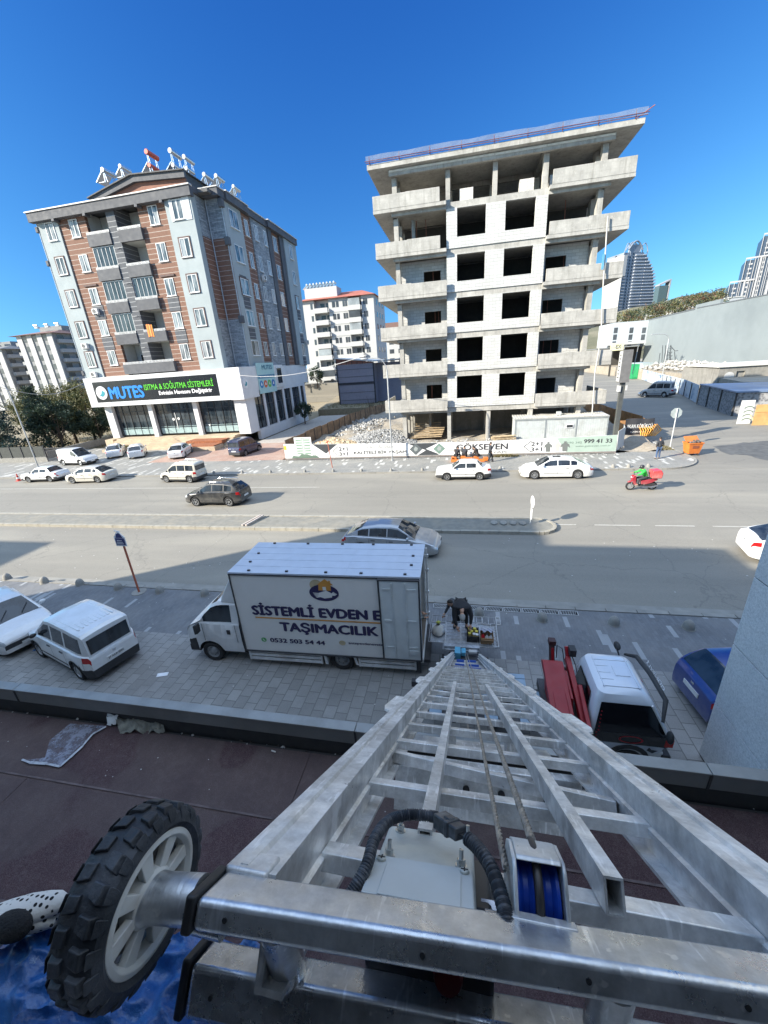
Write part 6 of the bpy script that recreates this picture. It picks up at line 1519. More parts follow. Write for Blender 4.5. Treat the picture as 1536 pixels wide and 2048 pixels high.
 if plate: text('plate_text', plate, INR, pr, (-H2-.021, .24, zp+.025), (0,-1,0), (0,0,1), .48, .07, bold=.02)
 bd = MB(); bd.lathe([(0,0),(.055,0),(.05,.008),(0,.010)], (H2-.004,0,lerp1(deck,H2-.05)-.07), (1,0,0), 16); bd.box(-H2-.006,-H2+.01,-.05,.05,zp+.2,zp+.26); part('badge', bd, CHR, t)
 sk = MB(); [sk.obox((w_+sg*0,sd*(W_/2+.001),zb+.22),(.02,0,0),(0,.004,0),(0,0,.01)) for w_ in wheels for sg in (0,) for sd in (1,-1)]; sk.box(-.9,.9,W_/2*.998,W_/2*1.006,.46,.50).box(-.9,.9,-W_/2*1.006,-W_/2*.998,.46,.50); part('door_moulding', sk, PLB, t)
 wp = MB()
 if ws[1] > ws[0]:
  xw = ws[1]-.06
  for y_ in (-.35, .25): wp.tube([(xw, y_, lerp1(roof, xw)+.05), (xw-.28, y_+.3, lerp1(roof, xw-.28)+.055)], .009, 5)
  part('wiper', wp, INR, t)
 if rails:
  rr = MB()
  for sd in (1, -1): y_ = sd*W_/2*roof_in*.93; rr.tube([(ws[0]-.25, y_, zmax+.02), (ws[0]-.4, y_, zmax+.07), (rw[1]+.2 if rw[1] > rw[0] else -H2+.6, y_, zmax+.06), (rw[1]+.1 if rw[1] > rw[0] else -H2+.4, y_, zmax)], .02, 6)
  part('roof_rail', rr, CHR, t, smooth=50)
 if ribs:
  rr = MB(); x0, x1 = roof[1][0]+.32, ws[0]-.4
  for i in range(ribs):
   y_ = -W_/2*roof_in*.75+W_*roof_in*.75*i/(ribs-1); rr.prism([(-.03,0),(-.02,.009),(.02,.009),(.03,0)], lambda u, v, d, y_=y_: (d, y_+u, zmax+.030+v-.03*abs(y_)/(W_/2)), x0, x1)
  part('roof_rib', rr, paint_, t)
 return t
# profile tables ------------------------------------------------------
SEDAN = dict(L_=4.55, W_=1.78, deck=[(-2.275,.80),(-2.2,.93),(-1.7,1.0),(-1.0,.97),(.8,.93),(1.1,.93),(1.9,.80),(2.2,.66),(2.275,.55)], roof=[(-1.95,.99),(-1.15,1.38),(-.6,1.44),(.1,1.45),(.5,1.40),(1.2,.94)],
    win=((.0,.9),(-.85,-.06),(-1.35,-.92)), ws=(.5,1.2), rw=(-1.95,-1.15), wheels=(1.38,-1.32))
HATCH = dict(L_=4.1, W_=1.74, deck=[(-2.05,.90),(-1.95,.98),(-1.0,.97),(.7,.94),(1.0,.93),(1.7,.80),(1.98,.64),(2.05,.55)], roof=[(-1.98,1.0),(-1.6,1.36),(-1.0,1.45),(.0,1.48),(.4,1.43),(1.15,.94)],
    win=((-.05,.85),(-.9,-.11),(-1.4,-.97)), ws=(.4,1.15), rw=(-1.98,-1.55), wheels=(1.28,-1.25), wr=.30)
SUV = dict(L_=4.45, W_=1.84, deck=[(-2.225,.92),(-2.15,1.08),(-1.0,1.06),(.7,1.03),(1.05,1.02),(1.85,.93),(2.15,.78),(2.225,.62)], roof=[(-2.08,1.10),(-1.65,1.50),(-1.0,1.61),(.0,1.65),(.35,1.60),(1.15,1.03)],
   win=((-.05,.85),(-.95,-.11),(-1.6,-1.02)), ws=(.35,1.15), rw=(-2.08,-1.6), wheels=(1.34,-1.31), wr=.345, zb=.25, cladding=True)
OLDSED = dict(L_=4.15, W_=1.62, deck=[(-2.075,.72),(-2.03,.92),(-1.4,.95),(-.9,.92),(.7,.90),(.95,.90),(1.8,.82),(2.03,.74),(2.075,.55)], roof=[(-1.45,.95),(-1.05,1.34),(-.8,1.38),(.1,1.38),(.3,1.35),(.85,.90)],
    win=((-.18,.62),(-.95,-.24)), ws=(.3,.85), rw=(-1.45,-1.05), wheels=(1.22,-1.22), wr=.285, bumper=True, roof_in=.72)
MPV = dict(L_=4.15, W_=1.78, deck=[(-2.075,.98),(-2.03,1.04),(-1.0,1.03),(.8,1.0),(1.1,.98),(1.75,.86),(2.0,.70),(2.075,.55)], roof=[(-2.04,1.72),(-1.9,1.80),(-1.0,1.84),(.1,1.84),(.45,1.76),(1.25,.99)],
   win=((.0,.95),(-.95,-.06),(-1.85,-1.02)), ws=(.45,1.25), rw=(-2.04,-2.04), wheels=(1.33,-1.28), wr=.31, roof_in=.78, bumper=True, steel=True, glass_hi=.80)
def mk(base, **k): d = dict(base); d.update(k); return d
# white near van (seen from behind, slid open street side), parked at an angle
VAN = mk(MPV, L_=4.28, W_=1.80, deck=[(-2.14,1.0),(-2.09,1.05),(-1.0,1.06),(.75,1.05),(1.05,1.03),(1.75,.93),(2.06,.78),(2.14,.58)], roof=[(-2.11,1.74),(-1.98,1.80),(-1.0,1.83),(.0,1.83),(.35,1.77),(1.25,1.04)], win=((.02,.95),(-.83,-.08),(-1.85,-.93)), ws=(.35,1.25), rw=(-2.11,-2.11), wheels=(1.33,-1.33), wr=.32, glass_hi=.84)
HV = RAD(163)
car('white_van', 'white windowed van with ribbed roof and black bumpers parked askew on the near pavement', 'van', (-12.72,8.72,0), HV, CW, **mk(VAN, ribs=9, plate="27 ACA 0041", arch=.07)).scale = (.95,.95,.95)
car('white_car', 'white saloon nosing in from the left edge beside the white van', 'car', (-17.0,9.45,0), RAD(-20), CW, **mk(SEDAN, L_=4.4))
car('blue_hatchback', 'dark blue hatchback half hidden behind the speckled wing wall at the right', 'car', (7.72,8.95,0), RAD(6), CBL, **mk(HATCH, L_=4.2, W_=1.72))
car('silver_car', 'silver saloon driving past behind the box truck on the near carriageway', 'car', (-3.45,17.45,RZ), RAD(-4), CSV, **mk(SEDAN, L_=4.8, W_=1.84, spokes=7, roof=[(-2.1,1.0),(-1.3,1.36),(-.6,1.45),(.1,1.46),(.5,1.41),(1.3,.95)], win=((.0,.98),(-.9,-.06),(-1.5,-.97)), ws=(.5,1.3), rw=(-2.1,-1.3)))
car('black_suv', 'black crossover driving left along the far carriageway', 'car', (-17.45,24.25,RZ), RAD(180), CBK, **mk(SUV, rails=True))
car('white_car', 'white saloon at the right edge, only its tail showing past the wing wall', 'car', (14.1,17.3,RZ), RAD(-12), CW, **mk(SEDAN, L_=4.5))
car('white_car', 'white boxy old saloon parked at the far kerb in front of the seated people', 'car', (.05,30.0,RZ), RAD(180), CW, **OLDSED)
car('white_car', 'white sports saloon with black sunroof parked at the far kerb below the company phone number', 'car', (6.75,30.2,RZ), RAD(180), CW, **mk(SEDAN, L_=4.95, W_=1.86, spokes=9, wheels=(1.55,-1.42), wr=.335, sunroof=(-.35,.25), roof=[(-2.0,1.0),(-1.2,1.38),(-.6,1.45),(.1,1.46),(.5,1.41),(1.35,.94)], ws=(.5,1.35), rw=(-2.0,-1.2)))
car('cream_van', 'cream small windowed van with dark plastic bumpers parked at the far kerb opposite the steps', 'van', (-24.75,30.15,RZ), RAD(176), CCR, **mk(MPV, L_=3.95, W_=1.7, roof=[(-1.93,1.60),(-1.8,1.68),(-1.0,1.72),(.0,1.72),(.35,1.64),(1.15,1.0)], deck=[(-1.975,.95),(-1.93,1.0),(-1.0,1.0),(.75,.98),(1.0,.96),(1.65,.84),(1.9,.68),(1.975,.55)], rw=(-1.93,-1.93), ws=(.35,1.15), wheels=(1.25,-1.25), win=((-.05,.85),(-.9,-.11),(-1.75,-.97)), steel=False, spokes=6, rails=True))
car('cream_car', 'cream saloon parked at the far kerb, second from the left', 'car', (-34.9,30.3,RZ), RAD(183), CCR, **mk(SEDAN, L_=4.45, group=None))
car('white_car', 'white boxy saloon parked at the far kerb, leftmost of the row, beside the red cone', 'car', (-40.9,30.75,RZ), RAD(183), CW, **mk(OLDSED, L_=4.4, W_=1.68, roof_in=.68))
car('white_panel_van', 'white panel van without side windows parked on the far pavement at the left', 'van', (-43.8,37.1,0), RAD(-6), CW, **mk(VAN, L_=4.4, win=((.1,.95),), rw=(-2.11,-2.11)))
car('white_car', 'white saloon parked nose in by the shop, just right of the white panel van', 'car', (-42.6,41.2,0), RAD(128), CW, **SEDAN)
car('white_car', 'white hatchback parked beside the shop planter, middle of the three white cars there', 'car', (-38.9,40.6,0), RAD(126), CW, **HATCH)
car('white_car', 'white saloon parked facing the steps of the shop', 'car', (-32.6,40.2,0), RAD(112), CW, **SEDAN)
car('navy_car', 'navy blue people carrier parked on the red paved forecourt right of the shop steps', 'car', (-24.4,40.6,0), RAD(84), CNV, **mk(MPV, L_=4.3, steel=False, spokes=6))
car('silver_van', 'silver minivan parked in the shade up the side street', 'van', (33.3,79.0,RZ), RAD(142), M("silver_van_paint", (.40,.41,.42), .35, .3), **mk(MPV, L_=4.8, W_=1.9, rails=True)).scale = (1.1,1.1,1.4)
# ================================================================== FURNITURE LADDER LIFT (top end right below the viewer)
H_ = .30
Dv = Vector((.0037877, .77460651, -.63243214)).normalized(); Cv = Vector((.99998804, -.00488978, 0)); Nv = Cv.cross(Dv).normalized()
if Nv.z < 0: Nv = -Nv
def LP(u, s, v): return CAM + (Cv*u + Dv*s + Nv*v)*H_
def alu(name, base=(.74,.745,.74), metal=.5, rough=.38, grime=.55, scr=(3,3,3)):
 m, t, b = nodes(name); p = wpos(t)
 # orient noise along the ladder so that scuffs run lengthwise
 cross = noise(t, p, 9, 6, .7); c = ramp(t, cross, [(.30, tuple(x*.5 for x in base)), (.52, tuple(x*.9 for x in base)), (.72, tuple(min(1, x*1.3) for x in base))])
 g = noise(t, p, 2.6, 6, .75); c = mixc(t, ramp(t, g, [(.47, 0.0), (.66, grime)]), c, (.22,.205,.18))
 n3 = noise(t, scalev(t, p, (60, 8, 8)), 1.0, 3, .6); c = mixc(t, ramp(t, n3, [(.60, 0.0), (.66, .5)]), c, tuple(min(1, x*1.5) for x in base))
 sp = noise(t, p, 70, 2, .5); c = mixc(t, ramp(t, sp, [(.66, 0.0), (.72, .7)]), c, (.72,.72,.70))
 L(t, c, b.inputs['Base Color']); b.inputs['Metallic'].default_value = metal
 L(t, ramp(t, noise(t, p, 14, 5, .7), [(.3, max(.05, rough-.12)), (.7, rough+.22)]), b.inputs['Roughness'])
 bump(t, b, noise(t, scalev(t, p, (90, 25, 25)), 1.0, 4, .6), .22, .004); return m
AL = alu("ladder_aluminium"); AL2 = alu("worn_rail_top", (.78,.78,.76), .4, .42, .35); GALV = alu("galvanised_bar", (.62,.64,.66), .8, .27, .3)
BKP = M("black_cap_plastic", (.015,.015,.016), .5)
lift = thing('ladder_lift', 'long aluminium furniture ladder lift sloping down from the window to the pavement', 'ladder lift', (0, 8.95, .9))
def lprof(side, k):
 o, dv = .062*k, -.05*k
 P = [(-1.0,-1.0),(-.95,-1.0),(-.935,-.982),(-.90,-.982),(-.885,-1.0),(-.77,-1.0),(-.77,-1.19),(-.742,-1.2),(-.742,-1.235),(-.77,-1.245),(-.77,-1.36),(-.68,-1.36),(-.68,-1.385),(-.80,-1.385),(-.80,-1.03),(-.975,-1.03),(-.975,-1.10),(-1.0,-1.10)]
 P = [(u-o, v+dv) for u, v in P]
 if side > 0: P = [(.58-u, v) for u, v in P]
 return P
S0 = [1.93, 6.3, 11.0, 15.9, 21.1, 27.0, 32.8]; SE = 38.4
def rail_mesh(P, s0, s1):
 mb = MB(); n = len(P); ss = [s0, s1]
 o = len(mb.v)
 for s in ss: mb.v += [LP(u, s, v) for u, v in P]
 for i in range(n):
  j = (i+1) % n; mb.f.append((i, j, n+j, n+i)); mb.mi.append(0)
 # split end caps into convex pieces: top flange, web, bottom flange
 for b0 in (0, n):
  for idx in ((0,1,2,3,4,5,14,15),(5,6,9,10,13,14),(6,7,8,9),(10,11,12,13),(15,16,17,0)): mb.f.append(tuple(b0+i for i in idx)); mb.mi.append(0)
 return mb
for k in range(7):
 for side in (-1, 1): part('rail', rail_mesh(lprof(side, k), S0[k], SE-.3*k*0), AL2 if k else AL, lift, world=True)
 if k:   # lipped end plates where each wider section begins
  for side in (-1, 1):
   o = .062*k; u0, u1 = -1.09-o, -.80-o
   pts = [(u0, S0[k]+.12, -.985-.05*k),(u0+.03, S0[k]-.05, -1.0-.05*k),(u0+.12, S0[k]-.10, -1.02-.05*k),(u1, S0[k]-.10, -1.02-.05*k),(u1, S0[k]+1.2, -.985-.05*k),(u0, S0[k]+1.2, -.985-.05*k)]
   if side > 0: pts = [(.58-a, b, c) for a, b, c in pts]
   mb = MB(); top = [LP(a, b, c+.028) for a, b, c in pts]; bot_ = [LP(a, b, c) for a, b, c in pts]; n = 6
   mb.add(top+bot_, [tuple(range(6)), tuple(range(11, 5, -1))]+[(i, (i+1) % 6, 6+(i+1) % 6, 6+i) for i in range(6)]); part('section_lip', mb, AL2, lift, world=True)
def lbox(mb, u0, u1, s0, s1, v0, v1):
 c = LP((u0+u1)/2, (s0+s1)/2, (v0+v1)/2); return mb.obox(c, Cv*abs(u1-u0)/2*H_, Dv*abs(s1-s0)/2*H_, Nv*abs(v1-v0)/2*H_)
for i, s in enumerate([2.62, 3.78, 5.25, 6.25, 7.25, 8.3, 9.3, 10.3]):
 mb = MB(); lbox(mb, -.765, 1.345, s-.07, s+.07, -1.265, -1.175); part('rung', mb, AL, lift, world=True, bevel=.002)
 mb = MB()
 for uu in (-.76, 1.34): mb.ball(LP(uu, s, -1.17), (.010,.010,.006), 6, 4)
mb = MB(); a, b = LP(-.76, 5.02, -1.30), LP(1.34, 4.40, -1.30); mb.beam(a, b, .032, .032, up=Nv); part('diagonal_brace', mb, AL, lift, world=True, bevel=.002)
for k in range(1, 7):
 s = S0[k]+.35; j = 0
 while s < (S0[k]+11 if k < 6 else SE):
  if s > 15+k:
   mb = MB(); lbox(mb, -.77-.06*k, 1.35+.06*k, s-.07, s+.07, -1.31-.06*k-.14, -1.17-.06*k-.14); part('rung', mb, AL, lift, world=True)
  s += 1.03 if k < 3 else 1.5
s = 11.4
while s < 20:
 mb = MB(); lbox(mb, -.765, 1.345, s-.07, s+.07, -1.265, -1.175); part('rung', mb, AL, lift, world=True); s += 1.05
# lower cross plates with round holes
mb = MB(); lbox(mb, -.80, 1.38, 5.5, 5.56, -1.98, -1.52); part('cross_plate', mb, AL, lift, world=True)
mb = MB(); lbox(mb, -.78, 1.36, 5.60, 5.86, -1.54, -1.46); part('cross_tube', mb, AL, lift, world=True, bevel=.004)
mb = MB()
for uu in (.05, .45, .95): mb.cyl(LP(uu, 5.49, -1.66), LP(uu, 5.47, -1.66), .012, n=12)
part('bolt', mb, BKP, lift, world=True)
for ss, vv in ((7.6,-1.7),(12.4,-1.75),(18.5,-1.9)):
 mb = MB(); lbox(mb, -.85, 1.43, ss, ss+.5, vv-.05, vv); lbox(mb, -.3,-.1,ss-.2,ss+.2,vv,vv+.22); lbox(mb, .7,.9,ss-.2,ss+.2,vv,vv+.22); part('cross_plate', mb, AL, lift, world=True)
for ss in (24.5, 28.0, 34.2):
 mb = MB(); lbox(mb, -.5, .1, ss, ss+.5, -1.75, -1.45); lbox(mb, .4, 1.05, ss+.6, ss+1.0, -1.75, -1.45); part('blue_spacer', mb, M("blue_plastic", (.02,.09,.42), .45), lift, world=True)
# slim centre rails lying on the rungs; the right one shows its open end
def crail(a, b, w_, h_):
 mb = MB(); d = (b-a).normalized(); r = Cv; t_ = .0035
 def q(c, u0, u1, v0, v1): mb.obox(c+r*(u0+u1)/2+Nv*(v0+v1)/2, d*((b-a).length/2), r*(u1-u0)/2, Nv*(v1-v0)/2)
 c = (a+b)/2
 q(c, -w_/2, w_/2, h_/2-t_, h_/2); q(c, -w_/2, w_/2, -h_/2, -h_/2+t_); q(c, -w_/2, -w_/2+t_, -h_/2+t_, h_/2-t_); q(c, w_/2-t_, w_/2, -h_/2+t_, h_/2-t_); return mb
part('centre_rail', crail(LP(.705, 2.46, -1.09), LP(.60, 11.2, -1.09), .026, .046), AL, lift, world=True)
part('centre_rail', crail(LP(-.20, 2.62, -1.09), LP(-.195, 11.2, -1.09), .024, .046), AL, lift, world=True)
# wire ropes: near lengths laid up from strands
WR = M("wire_rope", (.30,.27,.23), .5, .6, var=.25, scale=40)
def rope(u0, s0, v0, u1, s1, v1, r, twist=26):
 mb = MB(); a, b = LP(u0, s0, v0), LP(u1, s1, v1); d = (b-a).normalized(); e = d.cross(Nv).normalized(); g = d.cross(e); Lh = (b-a).length; n = int(Lh*400)
 n = min(n, 700)
 for st_ in range(3):
  pts = []
  for i in range(n+1):
   x = Lh*i/n; an = x*2*pi*twist+st_*2*pi/3; pts.append(a+d*x+(e*cos(an)+g*sin(an))*r*.52)
  mb.tube(pts, r*.56, 5)
 return mb
for u0, u1 in ((.19,.20),(.35,.345)):
 r_ = .0045 if u0 < .3 else .0062
 part('rope', rope(u0, 2.16, -.93, (u0+u1)/2, 7.0, -.99, r_), WR, lift, world=True, smooth=60)
 mb = MB(); mb.tube([LP((u0+u1)/2, 6.98, -.99), LP(u1, 37.5, -1.02)], .0055, 6); part('rope', mb, WR, lift, world=True, smooth=60)
mb = MB(); mb.tube([LP(.27, 9, -1.35), LP(.27, 37, -1.6)], .006, 6).tube([LP(.1, 8, -1.5), LP(.15, 37, -1.75)], .005, 6); part('rope', mb, WR, lift, world=True)
# head bar pair
def skewbar(ul, ur, sf, sb, v0, v1, k=.09, mat=GALV, name='head_bar', r=.007):
 mb = MB(); P8 = [LP(u, s+(u+.985)*k, v) for v in (v0, v1) for u, s in ((ul,sf),(ur,sf),(ur,sb),(ul,sb))]
 mb.add(P8, [(0,3,2,1),(4,5,6,7),(0,1,5,4),(1,2,6,5),(2,3,7,6),(3,0,4,7)]); return part(name, mb, mat, lift, world=True, bevel=r, seg=3)
skewbar(-.985, 2.0, 1.70, 1.905, -1.105, -1.0)
skewbar(-1.13, 2.0, 2.03-.02, 2.18, -1.58, -1.40, .075)
mb = MB()
for u0, s0, s1, v0, v1 in ((-1.005,1.69,1.915,-1.115,-.992),(-1.155,2.0,2.19,-1.59,-1.39)):
 mb.obox(LP(u0, (s0+s1)/2, (v0+v1)/2), Cv*.006, Dv*(s1-s0)/2*H_, Nv*(v1-v0)/2*H_)
part('end_cap', mb, BKP, lift, world=True, bevel=.003)
mb = MB()
for u_, v_ in ((-.86,-1.05),(-.13,-1.055),(.42,-1.05),(.9,-1.05)):
 mb.cyl(LP(u_, 1.695+(u_+.985)*.09, v_), LP(u_, 1.702+(u_+.985)*.09, v_), .0028, n=12)
for u_, v_ in ((-1.02,-1.49),(-.05,-1.49),): mb.cyl(LP(u_, 2.005+(u_+.985)*.075, v_), LP(u_, 2.02+(u_+.985)*.075, v_), .0028, n=12)
part('screw_hole', mb, BKP, lift, world=True)
mb = MB()
for uu in (-.72, .55, 1.15): mb.cyl(LP(uu, 1.86+(uu+.985)*.09, -1.12), LP(uu, 2.07+(uu+.985)*.09, -1.40), .022, n=18)
part('bar_spacer', mb, GALV, lift, world=True, smooth=50)
mb = MB(); lbox(mb, -.99, -.80, 1.9, 2.05, -1.03, -.985); part('corner_weld', mb, AL, lift, world=True, bevel=.004)
# axle and wheel at the left end
Aw = LP(-1.03, 1.815, -1.07); Hc = LP(-1.2465, 1.815, -1.095)
mb = MB(); mb.tube([Aw, Aw.lerp(Hc, .75), Aw.lerp(Hc, .93), Hc], [.0245,.0245,.0255,.028], 28); part('axle_tube', mb, GALV, lift, world=True, smooth=50)
mb = MB(); mb.cyl(LP(-1.06,1.86,-1.16), LP(-.93,1.86,-1.16), .014, n=14); part('axle_lug', mb, GALV, lift, world=True, smooth=50)
XA = -Cv; RB = M("lug_tyre_rubber", (.018,.021,.026), .55, var=.25, scale=12, bmp=.25, dirt=(.10,.11,.13), dscale=9, damt=.5)
wr_ = .0915; rr_ = .069; wdt = .054
O = Hc+Cv*.003
mb = MB(); mb.lathe([(rr_,0),(rr_+.006,-.004),(wr_*.93,.0),(wr_*.985,.014),(wr_*.985,wdt-.014),(wr_*.93,wdt),(rr_+.006,wdt+.004),(rr_,wdt)], O, XA, 56, close=True)
wl = part('wheel', mb, RB, lift, world=True, smooth=45)
mb = MB(); e1 = XA.cross(Vector((0,0,1))).normalized(); e2 = XA.cross(e1)
for i in range(22):
 for sd in (0, 1):
  a = 2*pi*(i+.5*sd)/22; er = e1*cos(a)+e2*sin(a); et = -e1*sin(a)+e2*cos(a)
  ax0 = .003 if sd == 0 else wdt-.003; axc = wdt*.5+(-.004 if sd == 0 else .004)
  # lug: wide at the shoulder, runs to the centre, drops down the sidewall
  lo_, hi_ = wr_*.955, wr_*1.03; vs = []
  w1, w2 = .0092, .0082
  for (axp, rr2, ww) in ((ax0, lo_-.004, w1),(axc, lo_, w2),(axc, hi_, w2*.85),(ax0 + (.006 if sd == 0 else -.006), hi_, w1*.9)):
   for sg in (-1, 1): vs.append(O+XA*axp+er*rr2+et*(ww*sg + (.003 if axp == axc else 0)))
  mb.add(vs, [(0,1,3,2),(2,3,5,4),(4,5,7,6),(6,7,1,0),(0,2,4,6),(1,7,5,3)])
  vs = []
  axs = -.003 if sd == 0 else wdt+.003
  for (axp, rr2, ww) in ((axs, wr_*.84, .0045),(ax0+(0 if sd == 0 else 0), wr_*.82, .0045),(ax0, hi_-.002, w1*.9),(axs+(.001 if sd == 0 else -.001), hi_-.010, w1*.8)):
   for sg in (-1, 1): vs.append(O+XA*axp+er*rr2+et*(ww*sg))
  mb.add(vs, [(0,1,3,2),(2,3,5,4),(4,5,7,6),(6,7,1,0),(0,2,4,6),(1,7,5,3)])
part('tread', mb, RB, wl, world=True, bevel=.0012)
RP = M("white_nylon_rim", (.60,.61,.59), .45, var=.06, scale=10, dirt=(.30,.26,.21), dscale=14, damt=.55)
mb = MB(); mb.lathe([(rr_,.000),(rr_*.90,-.002),(rr_*.84,.004),(rr_*.84,.018),(rr_,.018)], O, XA, 48, close=True); mb.lathe([(0,.0),(.024,-.001),(.030,.004),(.032,.022),(0,.024)], O, XA, 28)
for i in range(8):
 a = 2*pi*i/8+.2; er = e1*cos(a)+e2*sin(a); et = -e1*sin(a)+e2*cos(a); vs = []
 for axp in (.003, .013):
  for r2, ww in ((.024, .0062), (rr_*.88, .0098)):
   for sg in (-1, 1): vs.append(O+XA*axp+er*r2+et*ww*sg)
 mb.add(vs, [(0,1,3,2),(4,6,7,5),(0,4,5,1),(2,3,7,6),(0,2,6,4),(1,5,7,3)])
part('rim', mb, RP, wl, world=True, smooth=30, bevel=.001)
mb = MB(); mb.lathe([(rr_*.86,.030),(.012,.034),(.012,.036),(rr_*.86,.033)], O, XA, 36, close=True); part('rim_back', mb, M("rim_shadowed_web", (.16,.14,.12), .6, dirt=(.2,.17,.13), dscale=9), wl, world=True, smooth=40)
# winch control box
PLM = M("scratched_box_plate", (.50,.51,.47), .45, .25, var=.14, scale=9, dirt=(.30,.27,.22), dscale=6, damt=.8, bmp=.15)
BXL = M("grey_box_lid", (.46,.48,.47), .5, var=.04, scale=6, dirt=(.36,.36,.33), dscale=5, damt=.4)
def lbx(name, u0, u1, s0, s1, v0, v1, mat, par=lift, bev=.006, k=.05):
 mb = MB(); P8 = [LP(u, s+(u-u0)*k, v) for v in (v0, v1) for u, s in ((u0,s0),(u1,s0),(u1,s1),(u0,s1))]
 mb.add(P8, [(0,3,2,1),(4,5,6,7),(0,1,5,4),(1,2,6,5),(2,3,7,6),(3,0,4,7)]); return part(name, mb, mat, par, world=True, bevel=bev, seg=3)
cbx = lbx('control_box', -.41, .065, 1.99, 2.68, -1.12, -1.04, PLM, bev=.008)
lid = lbx('box_lid', -.408, .055, 1.97, 2.28, -1.07, -1.015, BXL, cbx, .003)
lbx('lid_panel', -.34, .0, 1.97, 2.21, -1.014, -1.008, BXL, cbx, .001)
mb = MB()
for u_, s_ in ((-.37,2.235),(.015,2.26)): mb.cyl(LP(u_, s_, -1.015), LP(u_, s_, -1.002), .0065, n=14);
part('lid_screw', mb, PLM, cbx, world=True, bevel=.001)
mb = MB()
for u_, s_ in ((-.37,2.235),(.015,2.26)):
 mb.obox(LP(u_, s_, -1.0015), Cv*.005, Dv*.001, Nv*.0004); mb.obox(LP(u_, s_, -1.0013), Cv*.001, Dv*.005, Nv*.0004)
part('screw_slot', mb, BKP, cbx, world=True)
mb = MB()
for u_, s_ in ((-.35,2.33),(.0,2.36),(-.335,2.61),(.035,2.64)):
 mb.cyl(LP(u_, s_, -1.04), LP(u_, s_, -1.032), .0085, n=16); mb.cyl(LP(u_, s_, -1.032), LP(u_, s_, -1.008), .0062, n=6); mb.cyl(LP(u_, s_, -1.008), LP(u_, s_, -.97), .0032, n=10)
part('stud', mb, M("zinc_stud", (.55,.55,.53), .3, .9), cbx, world=True, smooth=35)
mb = MB(); lbox(mb, -.42, .14, 2.22, 2.66, -1.42, -1.121); part('motor_housing', mb, M("motor_black", (.03,.03,.032), .5), lift, world=True, bevel=.006)
mb = MB(); c = LP(-.05, 2.215, -1.33); mb.lathe([(0,.026),(.016,.024),(.0185,.018),(.0185,.008),(.012,.0),(0,0)], c, -Dv, 24); part('stop_button', mb, M("red_button", (.10,.006,.008), .35), lift, world=True, smooth=40)
mb = MB(); mb.cyl(LP(.10,2.12,-1.12), LP(.19,2.12,-1.12), .016, n=18).cyl(LP(.12,2.04,-1.16), LP(.20,2.04,-1.16), .020, n=18).cyl(LP(.09,2.3,-1.15), LP(.16,2.3,-1.15), .011, n=6); part('gear_boss', mb, M("zinc_boss", (.50,.49,.52), .25, .9), lift, world=True, smooth=40)
# ribbed conduit with plug
CON = M("conduit_black", (.022,.026,.034), .5, var=.3, scale=20, dirt=(.16,.17,.19), dscale=25, damt=.5)
def conduit(pts, r, rib=.0032):
 # smooth path then ribs by radius modulation
 P = [Vector(p) for p in pts]; out = []
 for i in range(len(P)-1):
  p0, p1, p2, p3 = P[max(0,i-1)], P[i], P[i+1], P[min(len(P)-1,i+2)]
  for k in range(24):
   t_ = k/24; out.append(.5*((2*p1)+(p2-p0)*t_+(2*p0-5*p1+4*p2-p3)*t_*t_+(-p0+3*p1-3*p2+p3)*t_**3))
 out.append(P[-1]); L_ = 0; rs = []; q = [out[0]]
 res = [out[0]]; acc = 0
 for a, b in zip(out[:-1], out[1:]):
  d = (b-a).length; n = max(1, int(d/.0011))
  for k in range(1, n+1): res.append(a+(b-a)*k/n)
 s = 0
 for i, p in enumerate(res):
  if i: s += (p-res[i-1]).length
  rs.append(r*(1+.13*(1 if (s/rib) % 1 < .55 else -.6)))
 mb = MB(); mb.tube(res, rs, 12); return mb
hs = part('conduit', conduit([LP(-.52,1.98,-1.14), LP(-.42,2.08,-1.0), LP(-.415,2.26,-.95), LP(-.375,2.43,-.93), LP(-.28,2.50,-.915), LP(-.17,2.50,-.905), LP(-.125,2.48,-.90)], .0075), CON, lift, world=True, smooth=60)
part('conduit', conduit([LP(.03,2.33,-.91), LP(.08,2.27,-.92), LP(.135,2.17,-.95), LP(.165,2.04,-.99), LP(.18,1.93,-1.04)], .0085, .0042), CON, lift, world=True, smooth=60)
pg = MB(); a, b = LP(-.125,2.48,-.90), LP(.035,2.33,-.91); d = (b-a).normalized(); rgt = d.cross(Nv).normalized()
pg.obox(a+(b-a)*.25, d*.0125, rgt*.0135, Nv*.010); pg.obox(a+(b-a)*.62, d*.010, rgt*.012, Nv*.0085); pg.obox(a+(b-a)*.40+Nv*.009, d*.007, rgt*.007, Nv*.003)
pg.obox(a+(b-a)*.48, d*.004, rgt*.0145, Nv*.0105); part('plug', pg, M("plug_black", (.03,.034,.04), .4, dirt=(.2,.21,.22), dscale=30, damt=.5), lift, world=True, bevel=.002)
mb = MB()
for k in range(4): o = rgt*(.003*(k-1.5)); mb.tube([a+(b-a)*.75+o, a+(b-a)*.9+o*1.4+Nv*.002, b+o*.7], .0014, 5)
part('plug_wires', mb, BKP, lift, world=True)
